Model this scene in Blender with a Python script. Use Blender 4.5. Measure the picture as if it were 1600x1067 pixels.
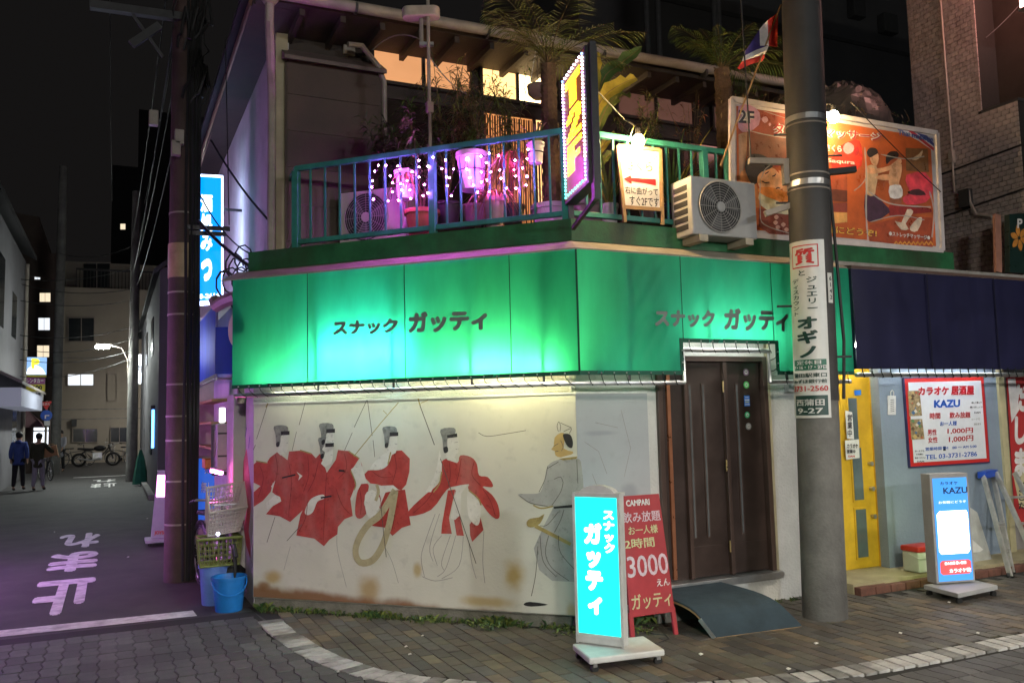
import bpy, math, random
from mathutils import Vector, Matrix
random.seed(7)
V = Vector
scene = bpy.context.scene
for o in list(bpy.data.objects):
    bpy.data.objects.remove(o)

# ---------------------------------------------------------------- camera
FPX, EYE = 1323.0, 1.75                      # focal length in 1600-px units, eye height
YAW, PITCH, ROLL = math.radians(25.3), math.radians(5.1), math.radians(1.36)
fw = V((math.sin(YAW)*math.cos(PITCH), math.cos(YAW)*math.cos(PITCH), math.sin(PITCH)))
r0 = V((math.cos(YAW), -math.sin(YAW), 0)); u0 = r0.cross(fw)
rt = r0*math.cos(ROLL) - u0*math.sin(ROLL); up = u0*math.cos(ROLL) + r0*math.sin(ROLL)
EYEP = V((0, 0, EYE))
cd = bpy.data.cameras.new('camera'); cam = bpy.data.objects.new('camera', cd)
scene.collection.objects.link(cam); scene.camera = cam
cd.sensor_width = 36; cd.lens = FPX/1600*36; cd.clip_start = 0.05; cd.clip_end = 500
cam.matrix_world = Matrix(((rt.x, up.x, -fw.x, 0), (rt.y, up.y, -fw.y, 0), (rt.z, up.z, -fw.z, EYE), (0, 0, 0, 1)))

# ---------------------------------------------------------------- night sky
world = bpy.data.worlds.new('World'); scene.world = world; world.use_nodes = True
nt = world.node_tree; bg = nt.nodes['Background']
sky = nt.nodes.new('ShaderNodeTexSky'); sky.sky_type = 'NISHITA'; sky.sun_disc = False
sky.sun_elevation = math.radians(-6); sky.sun_rotation = math.radians(200)
mixn = nt.nodes.new('ShaderNodeMix'); mixn.data_type = 'RGBA'; mixn.inputs[0].default_value = 0.97
nt.links.new(sky.outputs[0], mixn.inputs[6]); mixn.inputs[7].default_value = (0.0060, 0.0055, 0.0054, 1)   # city glow on low cloud
nt.links.new(mixn.outputs[2], bg.inputs[0]); bg.inputs[1].default_value = 0.85

vs = scene.view_settings
vs.view_transform = 'Standard'; vs.look = 'None'; vs.exposure = 0.5; vs.gamma = 1.0; vs.use_curve_mapping = False
cy = scene.cycles
cy.use_denoising = True; cy.sample_clamp_indirect = 3.0; cy.max_bounces = 6; cy.diffuse_bounces = 3
cy.glossy_bounces = 3; cy.transmission_bounces = 4; cy.transparent_max_bounces = 8; cy.caustics_reflective = False; cy.caustics_refractive = False

# ---------------------------------------------------------------- measuring helpers (real planes of the place)
def ray(px, py): return rt*((px-800)/FPX) + up*((533.5-py)/FPX) + fw
def onp(px, py, n, c):
    n = V(n); d = ray(px, py); return EYEP + d*((c - EYEP.dot(n))/d.dot(n))
def onz(px, py, z=0.0): return onp(px, py, (0, 0, 1), z)
def ony(px, py, y): return onp(px, py, (0, 1, 0), y)
def onx(px, py, x): return onp(px, py, (1, 0, 0), x)
R2 = math.sqrt(2)
YF, SCH, XA, Y2, XU = 6.178, 9.671, 1.231, 8.6, 1.467      # shop front, chamfer (x+y), alley wall, upper wall, upper alley wall
CN = V((-1, -1, 0))/R2
def cham(px, py, off=0.0): return onp(px, py, (1, 1, 0), SCH - off*R2)
class PL:                                                   # a vertical or level plane: unprojects and offsets outward
    def __init__(s, n, c, out): s.n, s.c, s.out = V(n), c, V(out).normalized()
    def at(s, px, py, off=0.0):
        return onp(px, py, s.n, s.c) + s.out*off
PCH = PL((1, 1, 0), SCH, (-1, -1, 0)); PFR = PL((0, 1, 0), YF, (0, -1, 0)); PGR = PL((0, 0, 1), 0, (0, 0, 1))

# ---------------------------------------------------------------- colour and materials
def lin(v):
    v /= 255.0
    return v/12.92 if v <= .04045 else ((v+.055)/1.055)**2.4
def c(r, g, b): return (lin(r), lin(g), lin(b))
MATS = {}
def mat(name, col, rough=.6, metal=0.0, var=.2, scale=6.0, bump=0.0, em=0.0, emcol=None, spec=.4, fine=60.0, dirt=None, dirtamt=0.0, coat=0.0, world=False, dscale=None, chip=0.0):
    if name in MATS: return MATS[name]
    m = bpy.data.materials.new(name); m.use_nodes = True; n = m.node_tree; L = n.links.new
    b = n.nodes['Principled BSDF']
    b.inputs['Roughness'].default_value = rough; b.inputs['Metallic'].default_value = metal
    b.inputs['Specular IOR Level'].default_value = spec; b.inputs['Coat Weight'].default_value = coat
    tc = n.nodes.new('ShaderNodeTexCoord'); gp_ = n.nodes.new('ShaderNodeNewGeometry')
    if em:
        b.inputs['Emission Color'].default_value = (*(emcol or col), 1); b.inputs['Emission Strength'].default_value = em
    if var:
        nz = n.nodes.new('ShaderNodeTexNoise'); nz.inputs['Scale'].default_value = scale; nz.inputs['Detail'].default_value = 8; nz.inputs['Roughness'].default_value = .65
        L(tc.outputs['Object'], nz.inputs['Vector'])
        mr = n.nodes.new('ShaderNodeMapRange'); mr.inputs[1].default_value = .3; mr.inputs[2].default_value = .7
        mr.inputs[3].default_value = 1-var; mr.inputs[4].default_value = 1+var
        L(nz.outputs[0], mr.inputs[0])
        mx = n.nodes.new('ShaderNodeMix'); mx.data_type = 'RGBA'; mx.blend_type = 'MULTIPLY'; mx.inputs[0].default_value = 1
        mx.inputs[6].default_value = (*col, 1); L(mr.outputs[0], mx.inputs[7])
        last = mx.outputs[2]
        if dirt:
            n2 = n.nodes.new('ShaderNodeTexNoise'); n2.inputs['Scale'].default_value = dscale or scale*.45; n2.inputs['Detail'].default_value = 6
            mp = n.nodes.new('ShaderNodeMapping'); mp.inputs['Scale'].default_value = (1, 1, .35); L(gp_.outputs['Position'] if world else tc.outputs['Object'], mp.inputs[0]); L(mp.outputs[0], n2.inputs['Vector'])
            m2 = n.nodes.new('ShaderNodeMapRange'); m2.inputs[1].default_value = .48; m2.inputs[2].default_value = .72; m2.inputs[4].default_value = dirtamt
            L(n2.outputs[0], m2.inputs[0])
            mx2 = n.nodes.new('ShaderNodeMix'); mx2.data_type = 'RGBA'; L(m2.outputs[0], mx2.inputs[0]); L(last, mx2.inputs[6]); mx2.inputs[7].default_value = (*dirt, 1)
            last = mx2.outputs[2]
        L(last, b.inputs['Base Color'])
        rr = n.nodes.new('ShaderNodeMapRange'); rr.inputs[3].default_value = max(.02, rough-.12); rr.inputs[4].default_value = min(1, rough+.12)
        L(nz.outputs[0], rr.inputs[0]); L(rr.outputs[0], b.inputs['Roughness'])
    else:
        b.inputs['Base Color'].default_value = (*col, 1)
    if bump:
        nb = n.nodes.new('ShaderNodeTexNoise'); nb.inputs['Scale'].default_value = fine; nb.inputs['Detail'].default_value = 5
        L(tc.outputs['Object'], nb.inputs['Vector'])
        bp = n.nodes.new('ShaderNodeBump'); bp.inputs['Strength'].default_value = bump; bp.inputs['Distance'].default_value = .01
        L(nb.outputs[0], bp.inputs['Height']); L(bp.outputs[0], b.inputs['Normal'])
    if chip:
        nc = n.nodes.new('ShaderNodeTexNoise'); nc.inputs['Scale'].default_value = 26; nc.inputs['Detail'].default_value = 9; nc.inputs['Roughness'].default_value = .7; L(tc.outputs['Object'], nc.inputs['Vector'])
        mc_ = n.nodes.new('ShaderNodeMapRange'); mc_.inputs[1].default_value = .56; mc_.inputs[2].default_value = .66; mc_.inputs[3].default_value = 1; mc_.inputs[4].default_value = 1-chip
        L(nc.outputs[0], mc_.inputs[0]); L(mc_.outputs[0], b.inputs['Alpha'])
    MATS[name] = m
    return m
def emat(name, col, s, back=None):                            # light-giving surface (lamp, lit sign, lit window)
    if name in MATS: return MATS[name]
    m = bpy.data.materials.new(name); m.use_nodes = True; b = m.node_tree.nodes['Principled BSDF']
    b.inputs['Base Color'].default_value = (*[x*.5 for x in col], 1); b.inputs['Roughness'].default_value = .4
    b.inputs['Emission Color'].default_value = (*col, 1); b.inputs['Emission Strength'].default_value = s
    MATS[name] = m
    return m

# ---------------------------------------------------------------- mesh building
COL = scene.collection
ORG = {}
class MB:
    def __init__(s): s.v, s.f, s.m, s.uv = [], [], [], {}
    def add(s, vs, fs, mi=0):
        k = len(s.v); s.v += [V(p) for p in vs]; s.f += [tuple(i+k for i in f) for f in fs]; s.m += [mi]*len(fs); return s
    def quad(s, a, b, c_, d, mi=0): return s.add((a, b, c_, d), ((0, 1, 2, 3),), mi)
    def poly(s, pts, mi=0): return s.add(pts, (tuple(range(len(pts))),), mi)
    def prism(s, pts, vec, mi=0):
        n = len(pts); pts = [V(p) for p in pts]; vec = V(vec)
        fs = [tuple(range(n-1, -1, -1)), tuple(range(n, 2*n))] + [(i, (i+1) % n, n+(i+1) % n, n+i) for i in range(n)]
        return s.add(pts + [p+vec for p in pts], fs, mi)
    def box(s, x0, x1, y0, y1, z0, z1, mi=0):
        return s.prism(((x0, y0, z0), (x1, y0, z0), (x1, y1, z0), (x0, y1, z0)), (0, 0, z1-z0), mi)
    def obox(s, o, a, b, h, mi=0):                            # corner o, edge vectors a, b, h
        o, a, b = V(o), V(a), V(b); return s.prism((o, o+a, o+a+b, o+b), h, mi)
    def bar(s, p, q, w, d=None, upv=(0, 0, 1), mi=0):           # rectangular bar from p to q
        p, q = V(p), V(q); d = d or w; t = (q-p).normalized(); a = t.cross(V(upv))
        if a.length < 1e-4: a = t.cross(V((1, 0, 0)))
        a.normalize(); b = a.cross(t).normalized()
        pts = [p + a*(sx*w/2) + b*(sy*d/2) for sx, sy in ((-1, -1), (1, -1), (1, 1), (-1, 1))]
        return s.prism(pts, q-p, mi)
    def tube(s, pts, r, n=8, r1=None, mi=0, cap=True):
        pts = [V(p) for p in pts]; k0 = len(s.v); m = len(pts); prev = None; vs = []
        for i, p in enumerate(pts):
            t = (pts[min(i+1, m-1)] - pts[max(i-1, 0)]).normalized()
            if prev is None:
                a = t.cross(V((0, 0, 1)));
                if a.length < .1: a = t.cross(V((1, 0, 0)))
            else: a = prev - t*prev.dot(t)
            a.normalize(); prev = a; b = t.cross(a)
            rr = r if r1 is None else r + (r1-r)*i/max(1, m-1)
            if isinstance(r, (list, tuple)): rr = r[i]
            vs += [p + a*(rr*math.cos(2*math.pi*j/n)) + b*(rr*math.sin(2*math.pi*j/n)) for j in range(n)]
        fs = [(i*n+j, i*n+(j+1) % n, (i+1)*n+(j+1) % n, (i+1)*n+j) for i in range(m-1) for j in range(n)]
        if cap: fs += [tuple(range(n-1, -1, -1)), tuple((m-1)*n+j for j in range(n))]
        return s.add(vs, fs, mi)
    def lathe(s, o, prof, n=16, axis=(0, 0, 1), mi=0):          # prof: (radius, height)
        o = V(o); ax = V(axis).normalized(); a = ax.cross(V((0, 1, 0)))
        if a.length < .1: a = ax.cross(V((1, 0, 0)))
        a.normalize(); b = ax.cross(a); vs = []
        for r, h in prof: vs += [o + ax*h + a*(max(r, 1e-4)*math.cos(2*math.pi*j/n)) + b*(max(r, 1e-4)*math.sin(2*math.pi*j/n)) for j in range(n)]
        fs = [(i*n+j, i*n+(j+1) % n, (i+1)*n+(j+1) % n, (i+1)*n+j) for i in range(len(prof)-1) for j in range(n)]
        fs += [tuple(range(n-1, -1, -1)), tuple((len(prof)-1)*n+j for j in range(n))]
        return s.add(vs, fs, mi)
    def ball(s, o, r, n=10, k=6, sq=(1, 1, 1), mi=0):
        o = V(o); vs = []
        for i in range(1, k):
            th = math.pi*i/k
            vs += [o + V((r*sq[0]*math.sin(th)*math.cos(2*math.pi*j/n), r*sq[1]*math.sin(th)*math.sin(2*math.pi*j/n), r*sq[2]*math.cos(th))) for j in range(n)]
        top, bot = len(vs), len(vs)+1; vs += [o+V((0, 0, r*sq[2])), o-V((0, 0, r*sq[2]))]
        fs = [(i*n+j, (i+1)*n+j, (i+1)*n+(j+1) % n, i*n+(j+1) % n) for i in range(k-2) for j in range(n)]
        fs += [(top, j, (j+1) % n) for j in range(n)] + [(bot, (k-2)*n+(j+1) % n, (k-2)*n+j) for j in range(n)]
        return s.add(vs, fs, mi)
    def ribbon(s, pts, w, nrm, mi=0):                         # flat painted stroke along pts lying in the plane with normal nrm
        pts = [V(p) for p in pts]; nrm = V(nrm); L_, R_ = [], []
        for i, p in enumerate(pts):
            t = (pts[min(i+1, len(pts)-1)]-pts[max(i-1, 0)]).normalized(); a = t.cross(nrm).normalized()
            ww = w[i] if isinstance(w, (list, tuple)) else w
            L_.append(p+a*ww/2); R_.append(p-a*ww/2)
        n = len(pts)
        return s.add(L_+R_, [(i, i+1, n+i+1, n+i) for i in range(n-1)], mi)
    def build(s, name, mats, parent=None, smooth=False, bevel=0.0, at=None):
        org = ORG.get(parent.name, V((0, 0, 0))) if parent else (V(at) if at is not None else V((0, 0, 0)))
        me = bpy.data.meshes.new(name); me.from_pydata([tuple(p-org) for p in s.v], [], s.f)
        for m in (mats if isinstance(mats, (list, tuple)) else [mats]): me.materials.append(m)
        if any(s.m): me.polygons.foreach_set('material_index', s.m)
        if smooth: me.shade_smooth() if smooth is True else None
        me.update()
        o = bpy.data.objects.new(name, me); COL.objects.link(o)
        if smooth is True:
            try: me.set_sharp_from_angle(angle=math.radians(42))
            except Exception: pass
        if parent: o.parent = parent
        else: o.location = org
        ORG[o.name] = org
        if bevel:
            b = o.modifiers.new('bevel', 'BEVEL'); b.width = bevel; b.segments = 2; b.limit_method = 'ANGLE'; b.angle_limit = math.radians(40)
        return o
def tag(o, label, cat, group=None):
    o['label'] = label; o['category'] = cat
    if group: o['group'] = group
    return o
def struct(o): o['kind'] = 'structure'; return o
def stuff(o): o['kind'] = 'stuff'; return o
def thing(name, label, cat, loc, group=None):
    o = bpy.data.objects.new(name, None); COL.objects.link(o); o.location = loc; o.empty_display_size = .1
    ORG[o.name] = V(loc); return tag(o, label, cat, group)

# lettering: glyph outlines meshed and laid onto a quad (top-left, top-right, bottom-right, bottom-left)
TS = bpy.data.scenes.new('lettering_workspace'); TCACHE = {}
def text_depsgraph():
    with bpy.context.temp_override(scene=TS, view_layer=TS.view_layers[0]):
        dg = bpy.context.evaluated_depsgraph_get(); dg.update()
    return dg
def glyphs(s, bold, vertical):
    k = (s, bold, vertical); steps = [(0, 0)] if bold < .004 else [(0, 0), (1, 0), (-1, 0), (0, 1), (0, -1), (.7, .7), (-.7, -.7), (.7, -.7), (-.7, .7)]
    if k in TCACHE: return TCACHE[k]
    vs, fs = [], []
    for i, chs in enumerate(s if vertical else [s]):
        cu = bpy.data.curves.new('t', 'FONT'); cu.body = chs; cu.resolution_u = 3
        o = bpy.data.objects.new('t', cu); TS.collection.objects.link(o)
        dg = text_depsgraph()
        me = bpy.data.meshes.new_from_object(o.evaluated_get(dg)); kk = len(vs)
        xs = [v.co.x for v in me.vertices] or [0]; cx = (min(xs)+max(xs))/2 if vertical else 0
        for si, (dx, dy) in enumerate(steps):
            kk = len(vs); vs += [(v.co.x-cx+dx*bold, v.co.y - (i*1.08 if vertical else 0)+dy*bold, si) for v in me.vertices]; fs += [tuple(j+kk for j in p.vertices) for p in me.polygons]
        bpy.data.objects.remove(o); bpy.data.curves.remove(cu); bpy.data.meshes.remove(me)
    x0, x1 = min(p[0] for p in vs), max(p[0] for p in vs); y0, y1 = min(p[1] for p in vs), max(p[1] for p in vs)
    TCACHE[k] = ([((p[0]-x0)/max(x1-x0, 1e-6), (p[1]-y0)/max(y1-y0, 1e-6), p[2]*.00025) for p in vs], fs)
    return TCACHE[k]
def text(s, quad, m, parent, off=0.0, nrm=None, bold=0.0, vertical=False, name='lettering', thick=0.0):
    tl, tr, br, bl = [V(p) for p in quad]; g, fs = glyphs(s, bold, vertical); mb = MB()
    nn = V(nrm) if nrm is not None else (tr-tl).cross(tl-bl).normalized()
    pts = [(bl*(1-u)+br*u)*(1-v) + (tl*(1-u)+tr*u)*v + nn*(off+w_) for u, v, w_ in g]
    mb.add(pts, fs)
    o = mb.build(name, m, parent)
    if thick:
        sm = o.modifiers.new('thickness', 'SOLIDIFY'); sm.thickness = thick; sm.offset = 0
    return o
def ptext(s, pl, x0, y0, x1, y1, m, parent, off=.003, bold=0.0, vertical=False, skew=(0, 0), thick=0.0, name='lettering'):
    q = [pl.at(x0, y0, off), pl.at(x1, y0+skew[0], off), pl.at(x1, y1+skew[1], off), pl.at(x0, y1, off)]
    return text(s, q, m, parent, 0, pl.out, bold, vertical, name, thick)
def ppoly(pts, pl, m, parent, off=.003, name='painted_patch'):
    return MB().poly([pl.at(x, y, off) for x, y in pts]).build(name, m, parent)
def quadplane(q):                                             # four 3-D corners -> map(u, v, off), u right, v down
    tl, tr, br, bl = [V(p) for p in q]; nn = (tr-tl).cross(tl-bl).normalized()
    return lambda u, v, off=0.0: (tl*(1-u)+tr*u)*(1-v) + (bl*(1-u)+br*u)*v + nn*off
def qtext(s, Q, u0_, v0, u1, v1, m, parent, off=.003, bold=0.0, vertical=False, name='lettering'):
    return text(s, [Q(u0_, v0, off), Q(u1, v0, off), Q(u1, v1, off), Q(u0_, v1, off)], m, parent, 0, None, bold, vertical, name)
def qrect(Q, u0_, v0, u1, v1, m, parent, off=.002, name='panel'):
    return MB().quad(Q(u0_, v1, off), Q(u1, v1, off), Q(u1, v0, off), Q(u0_, v0, off)).build(name, m, parent)
def qpoly(Q, pts, m, parent, off=.002, name='painted_patch'):
    return MB().poly([Q(u, v, off) for u, v in pts]).build(name, m, parent)

# ================================================================= ground, paving, markings
m_asph = mat('asphalt', (.055, .052, .05), .75, var=.35, scale=3, bump=.5, fine=220, dirt=(.03, .03, .03), dirtamt=.7)
m_mort = mat('joint_sand', (.018, .017, .015), .9, var=.3, scale=20)
m_white = mat('worn_road_paint', (.72, .71, .68), .7, var=.2, scale=14, bump=.3, fine=120, dirt=(.16, .15, .15), dirtamt=.6)
bwn = [mat('paver_'+n_, col_, .62, var=.28, scale=9, bump=.5, fine=160, world=True, dscale=1.3, dirt=(.035, .03, .026), dirtamt=.75) for n_, col_ in
       (('brown', (.095, .075, .056)), ('tan', (.15, .115, .075)), ('grey', (.09, .083, .074)), ('dark', (.062, .054, .046)), ('olive', (.10, .09, .066)))]
gry = [mat('zigzag_paver_'+n_, col_, .6, var=.3, scale=8, bump=.5, fine=160, world=True, dscale=1.1, dirt=(.03, .028, .03), dirtamt=.7) for n_, col_ in
       (('grey', (.085, .083, .082)), ('dark', (.06, .058, .058)), ('pale', (.105, .103, .10)))]
ground = struct(MB().quad((-120, -60, 0), (120, -60, 0), (120, 140, 0), (-120, 140, 0)).build('ground', m_asph))
CURVE = [(1.28, 7.85), (1.31, 7.3), (1.375, 6.75), (1.47, 6.3), (1.62, 5.9), (1.85, 5.55), (2.15, 5.24), (2.6, 4.9), (3.1, 4.62), (3.7, 4.42), (4.4, 4.31), (5.2, 4.27), (6.1, 4.25), (12, 4.2)]
def curve_y(x):                                               # near edge of the pavement for a given x
    if x <= CURVE[0][0]: return 99
    for (a, b), (c1, d) in zip(CURVE, CURVE[1:]):
        if a <= x <= c1: return b + (d-b)*(x-a)/(c1-a)
    return 4.2
def curve_d(x, y):                                             # distance to the kerb line
    best = 9
    for (a, b), (c1, d) in zip(CURVE, CURVE[1:]):
        L2 = (c1-a)**2+(d-b)**2; t = max(0, min(1, ((x-a)*(c1-a)+(y-b)*(d-b))/L2)); best = min(best, math.hypot(x-a-(c1-a)*t, y-b-(d-b)*t))
    return best
def bld_y(x):                                                 # foot of the buildings
    return max(SCH - x, 5.95) if x < 3.5 else (YF if x < 6.3 else 5.92)
def inframe(p):
    d = V(p)-EYEP; z = d.dot(fw)
    return z > .5 and abs(d.dot(rt)/z) < 800/FPX and abs(d.dot(up)/z) < 533/FPX
pave = struct(MB().poly([(x, y, .004) for x, y in CURVE] + [(12, 6.6, .004), (3.4, 6.6, .004), (1.2, 8.6, .004)]).build('pavement', m_mort))
road = struct(MB().poly([(-8, -4, .0042), (13, -4, .0042), (13, 4.15, .0042), (6.1, 4.19, .0042), (3.7, 4.36, .0042), (2.6, 4.84, .0042), (1.85, 5.5, .0042), (1.45, 6.25, .0042), (1.29, 7, .0042), (1.22, 8.38, .0042), (-8, 8.46, .0042)]).build('brick_road', m_mort))
def lay(kind, parent, shapes, spots, mats, name):
    """shapes[k]: outline about the centre; the 300 largest in the picture are parts, the rest one mass"""
    spots.sort(key=lambda q: (not inframe((q[0], q[1], 0)), (V((q[0], q[1], 0))-EYEP).length))
    meshes = []
    H_ = .012
    for mi, m in enumerate(mats):
        b = MB(); n = len(shapes)
        ins = [(x*.965, y*.982) for x, y in shapes]
        b.add([(x, y, 0) for x, y in shapes]+[(x, y, H_-.003) for x, y in shapes]+[(x, y, H_) for x, y in ins],
              [(i, (i+1) % n, n+(i+1) % n, n+i) for i in range(n)]+[(n+i, n+(i+1) % n, 2*n+(i+1) % n, 2*n+i) for i in range(n)]+[tuple(range(2*n, 3*n))])
        o = b.build(name, m, parent); meshes.append(o.data); bpy.data.objects.remove(o)
    rest = MB()
    for i, (x, y, mi) in enumerate(spots):
        z = .0045 + random.uniform(-.0015, .0025); a = random.gauss(0, .008)
        if i < 300:
            o = bpy.data.objects.new(name, meshes[mi]); COL.objects.link(o); o.parent = parent; o.location = (x, y, z)
            o.rotation_euler = (random.gauss(0, .006), random.gauss(0, .006), a)
        else:
            n = len(shapes); ins = [(p*.965, q*.982) for p, q in shapes]
            rest.add([(x+p, y+q, z) for p, q in shapes]+[(x+p, y+q, z+H_) for p, q in ins], [(j, (j+1) % n, n+(j+1) % n, n+j) for j in range(n)]+[tuple(range(n, 2*n))], mi)
    stuff(rest.build(name+'_field', mats, parent))
PW, PLN = .112, .226
spots = []
i0 = 0
for i in range(int(1.25/PW), int(11/PW)):
    x = i*PW
    for j in range(int(4/PLN), int(9/PLN)):
        y = (j + (.5 if i % 2 else 0))*PLN
        if y > curve_y(x) and curve_d(x, y) > .075 and y + .12 < bld_y(x)+.06 and (x > 1.42 or y < 7.6):
            w_ = [5, 2.6, 3.2, 3, 2] if x < 5.5 else [4, 1.6, 4, 4, 2]
            spots.append((x, y, random.choices(range(5), w_)[0]))
g_ = .0035
lay('pave', pave, [(-PW/2+g_, -PLN/2+g_), (PW/2-g_, -PLN/2+g_), (PW/2-g_, PLN/2-g_), (-PW/2+g_, PLN/2-g_)], spots, bwn, 'paver')
ZW, ZL, ZA = .125, .235, .012
zz = [(0, 0), (ZA, .25), (0, .5), (-ZA, .75), (0, 1)]
shape = [(ZW/2-.004+a, (t-.5)*(ZL-.008)) for a, t in zz] + [(-ZW/2+.004+a, (t-.5)*(ZL-.008)) for a, t in reversed(zz)]
spots = []
for i in range(int(-3.4/ZW), int(9.5/ZW)):
    x = i*ZW
    for j in range(int(2.0/ZL), int(8.3/ZL)):
        y = j*ZL + (i % 2)*ZL*.0
        cy_ = curve_y(x)
        if y < 8.3 and curve_d(x, y) > .075 and (y < cy_ if cy_ < 50 else x < 1.2 or y < 7.2):
            spots.append((x, y, random.choices(range(3), [5, 3, 2])[0]))
lay('road', road, shape, spots, gry, 'zigzag_paver')
# white painted edge blocks round the corner
kerb = struct(MB().poly([(1.19, 7.93, .0052), (1.39, 7.93, .0052), (1.5, 6.7, .0052), (1.3, 6.7, .0052)]).build('kerb_line', m_mort))
CP = [V((x, y, 0)) for x, y in CURVE]; acc = 0.0; nxt = .05; seg = 0
m_kwh = mat('worn_kerb_paint', (.40, .39, .37), .7, var=.3, scale=9, bump=.3, fine=120, dirt=(.12, .11, .10), dirtamt=.9)
m_kgr = mat('paint_lost_kerb', (.15, .145, .135), .75, var=.4, scale=14, bump=.4, fine=120, dirt=(.32, .31, .29), dirtamt=.7)
for a, b in zip(CP, CP[1:]):
    L_ = (b-a).length
    while nxt < acc+L_:
        p = a + (b-a)*((nxt-acc)/L_); t = (b-a).normalized(); nn = V((-t.y, t.x, 0))
        hw, hl = .10+random.uniform(-.006, .006), .047
        sk = .03
        pts = [p - t*hl - nn*hw, p + t*hl - nn*hw, p + t*(hl+sk*.3) + nn*hw, p - t*(hl-sk*.3) + nn*hw]
        MB().prism([(q.x, q.y, .0055) for q in pts], (0, 0, .0175+random.uniform(-.001, .002))).build('kerb_block', m_kwh if random.random() < .72 else m_kgr, kerb)
        nxt += .113
        if p.x > 9.5: break
    acc += L_
# alley markings
stop = struct(MB().poly([(-2.6, 8.58, .0045), (.735, 8.46, .0045), (.72, 8.72, .0045), (-2.6, 8.86, .0045)]).build('stop_line', m_white))
for ch, ya, yb in (('止', 9.2, 11.25), ('ま', 11.85, 13.65), ('れ', 14.1, 15.95)):
    x0, x1 = -.73, -.14
    o = text(ch, [(x1, ya, .0046), (x0, ya, .0046), (x0, yb, .0046), (x1, yb, .0046)], m_white, None, 0, (0, 0, 1), bold=.045, name='road_lettering'); struct(o)
for (xa_, ya, yb) in ((-.55, 27.5, 29.4), (-.55, 30.2, 31.6)):
    struct(text('止ま' if ya < 28 else 'れ', [(xa_+.7, ya, .0046), (xa_, ya, .0046), (xa_, yb, .0046), (xa_+.7, yb, .0046)], m_white, None, 0, (0, 0, 1), bold=.03, name='road_lettering'))
struct(MB().quad((-1.2, 33.5, .0046), (1.0, 33.5, .0046), (1.0, 33.8, .0046), (-1.2, 33.8, .0046)).build('road_line', m_white))
# manhole / small hatch near the karaoke door, scraps of litter
b = MB(); q = [onz(1382, 938, .017), onz(1400, 948, .017), onz(1480, 935, .017), onz(1455, 926, .017)]
hatch = struct(b.poly(q).build('drain_cover', mat('cover_concrete', (.16, .145, .11), .8, var=.25, scale=12, bump=.4)))
for px, py in ((1483, 941), (1232, 1045), (660, 993), (634, 1010), (640, 1022), (1407, 989), (1528, 989), (1095, 1022), (1275, 1005), (200, 870), (230, 810), (85, 831)):
    p = onz(px, py, .02); s_ = random.uniform(.008, .018); k = random.uniform(.6, 1.4)
    tag(MB().prism([p+V((-s_, -s_*k, 0)), p+V((s_, -s_*.6, .002)), p+V((s_*.8, s_*k, .004)), p+V((-s_*.5, s_, 0))], (0, 0, .004)).build('paper_scrap', mat('litter_paper', (.7, .68, .63), .8), at=None),
        'tiny pale scrap of litter lying on the ground', 'litter', 'litter scraps on the ground')

# ================================================================= corner snack bar
A = V((XA, SCH-XA, 0)); B = V((SCH-YF, YF, 0)); CT = (B-A).normalized(); CLEN = (B-A).length
XR = 6.36                                                     # right end of the bar's front
m_stucco = mat('cream_stucco', (.50, .485, .43), .85, var=.16, scale=3, bump=1.0, fine=70, dirt=(.22, .21, .18), dirtamt=.5)
m_white_wall = mat('white_stucco', (.56, .55, .52), .85, var=.14, scale=2.5, bump=.8, fine=45, dirt=(.28, .27, .25), dirtamt=.5)
m_conc = mat('weathered_concrete', (.26, .25, .235), .85, var=.3, scale=5, bump=.7, fine=60, dirt=(.10, .095, .085), dirtamt=.7)
m_violet = mat('pale_mortar_wall', (.46, .44, .43), .8, var=.2, scale=1.3, bump=.5, fine=40, dirt=(.24, .22, .21), dirtamt=.6)
m_dkwood = mat('dark_weathered_wood', (.045, .033, .027), .7, var=.35, scale=5, bump=.4)
m_brown = mat('brown_metal_sheet', (.075, .05, .038), .5, var=.25, scale=2, bump=.1)
m_gut = mat('grey_gutter', (.30, .26, .22), .5, var=.25, scale=4)
m_tile = mat('dark_roof_tile', (.04, .04, .042), .6, var=.3, scale=4)
m_greenb = mat('green_beam_paint', (.02, .115, .045), .5, var=.35, scale=5, bump=.2, dirt=(.03, .035, .02), dirtamt=.8)
m_flash = mat('flashing', (.30, .27, .22), .6, var=.25, scale=6)
m_silver = mat('aluminium', (.55, .55, .55), .35, metal=.9, var=.12, scale=10)
m_dkgrey = mat('dark_grey_metal', (.06, .06, .062), .5, metal=.4, var=.2)
m_black = mat('black_rubber', (.015, .015, .015), .6, var=.2)
m_pipe = mat('mauve_drainpipe', (.24, .17, .16), .5, var=.2, scale=8)
m_rope = mat('dark_cord', (.012, .02, .018), .8, var=.2)
m_plinth = mat('mossy_plinth', (.20, .185, .155), .9, var=.35, scale=7, bump=.8, dirt=(.05, .06, .03), dirtamt=.7)

bar = thing('snack_bar_building', 'two storey corner snack bar with chamfered painted wall, balcony and dark tiled eaves', 'building', (2.4, 7.3, 0))
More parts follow.
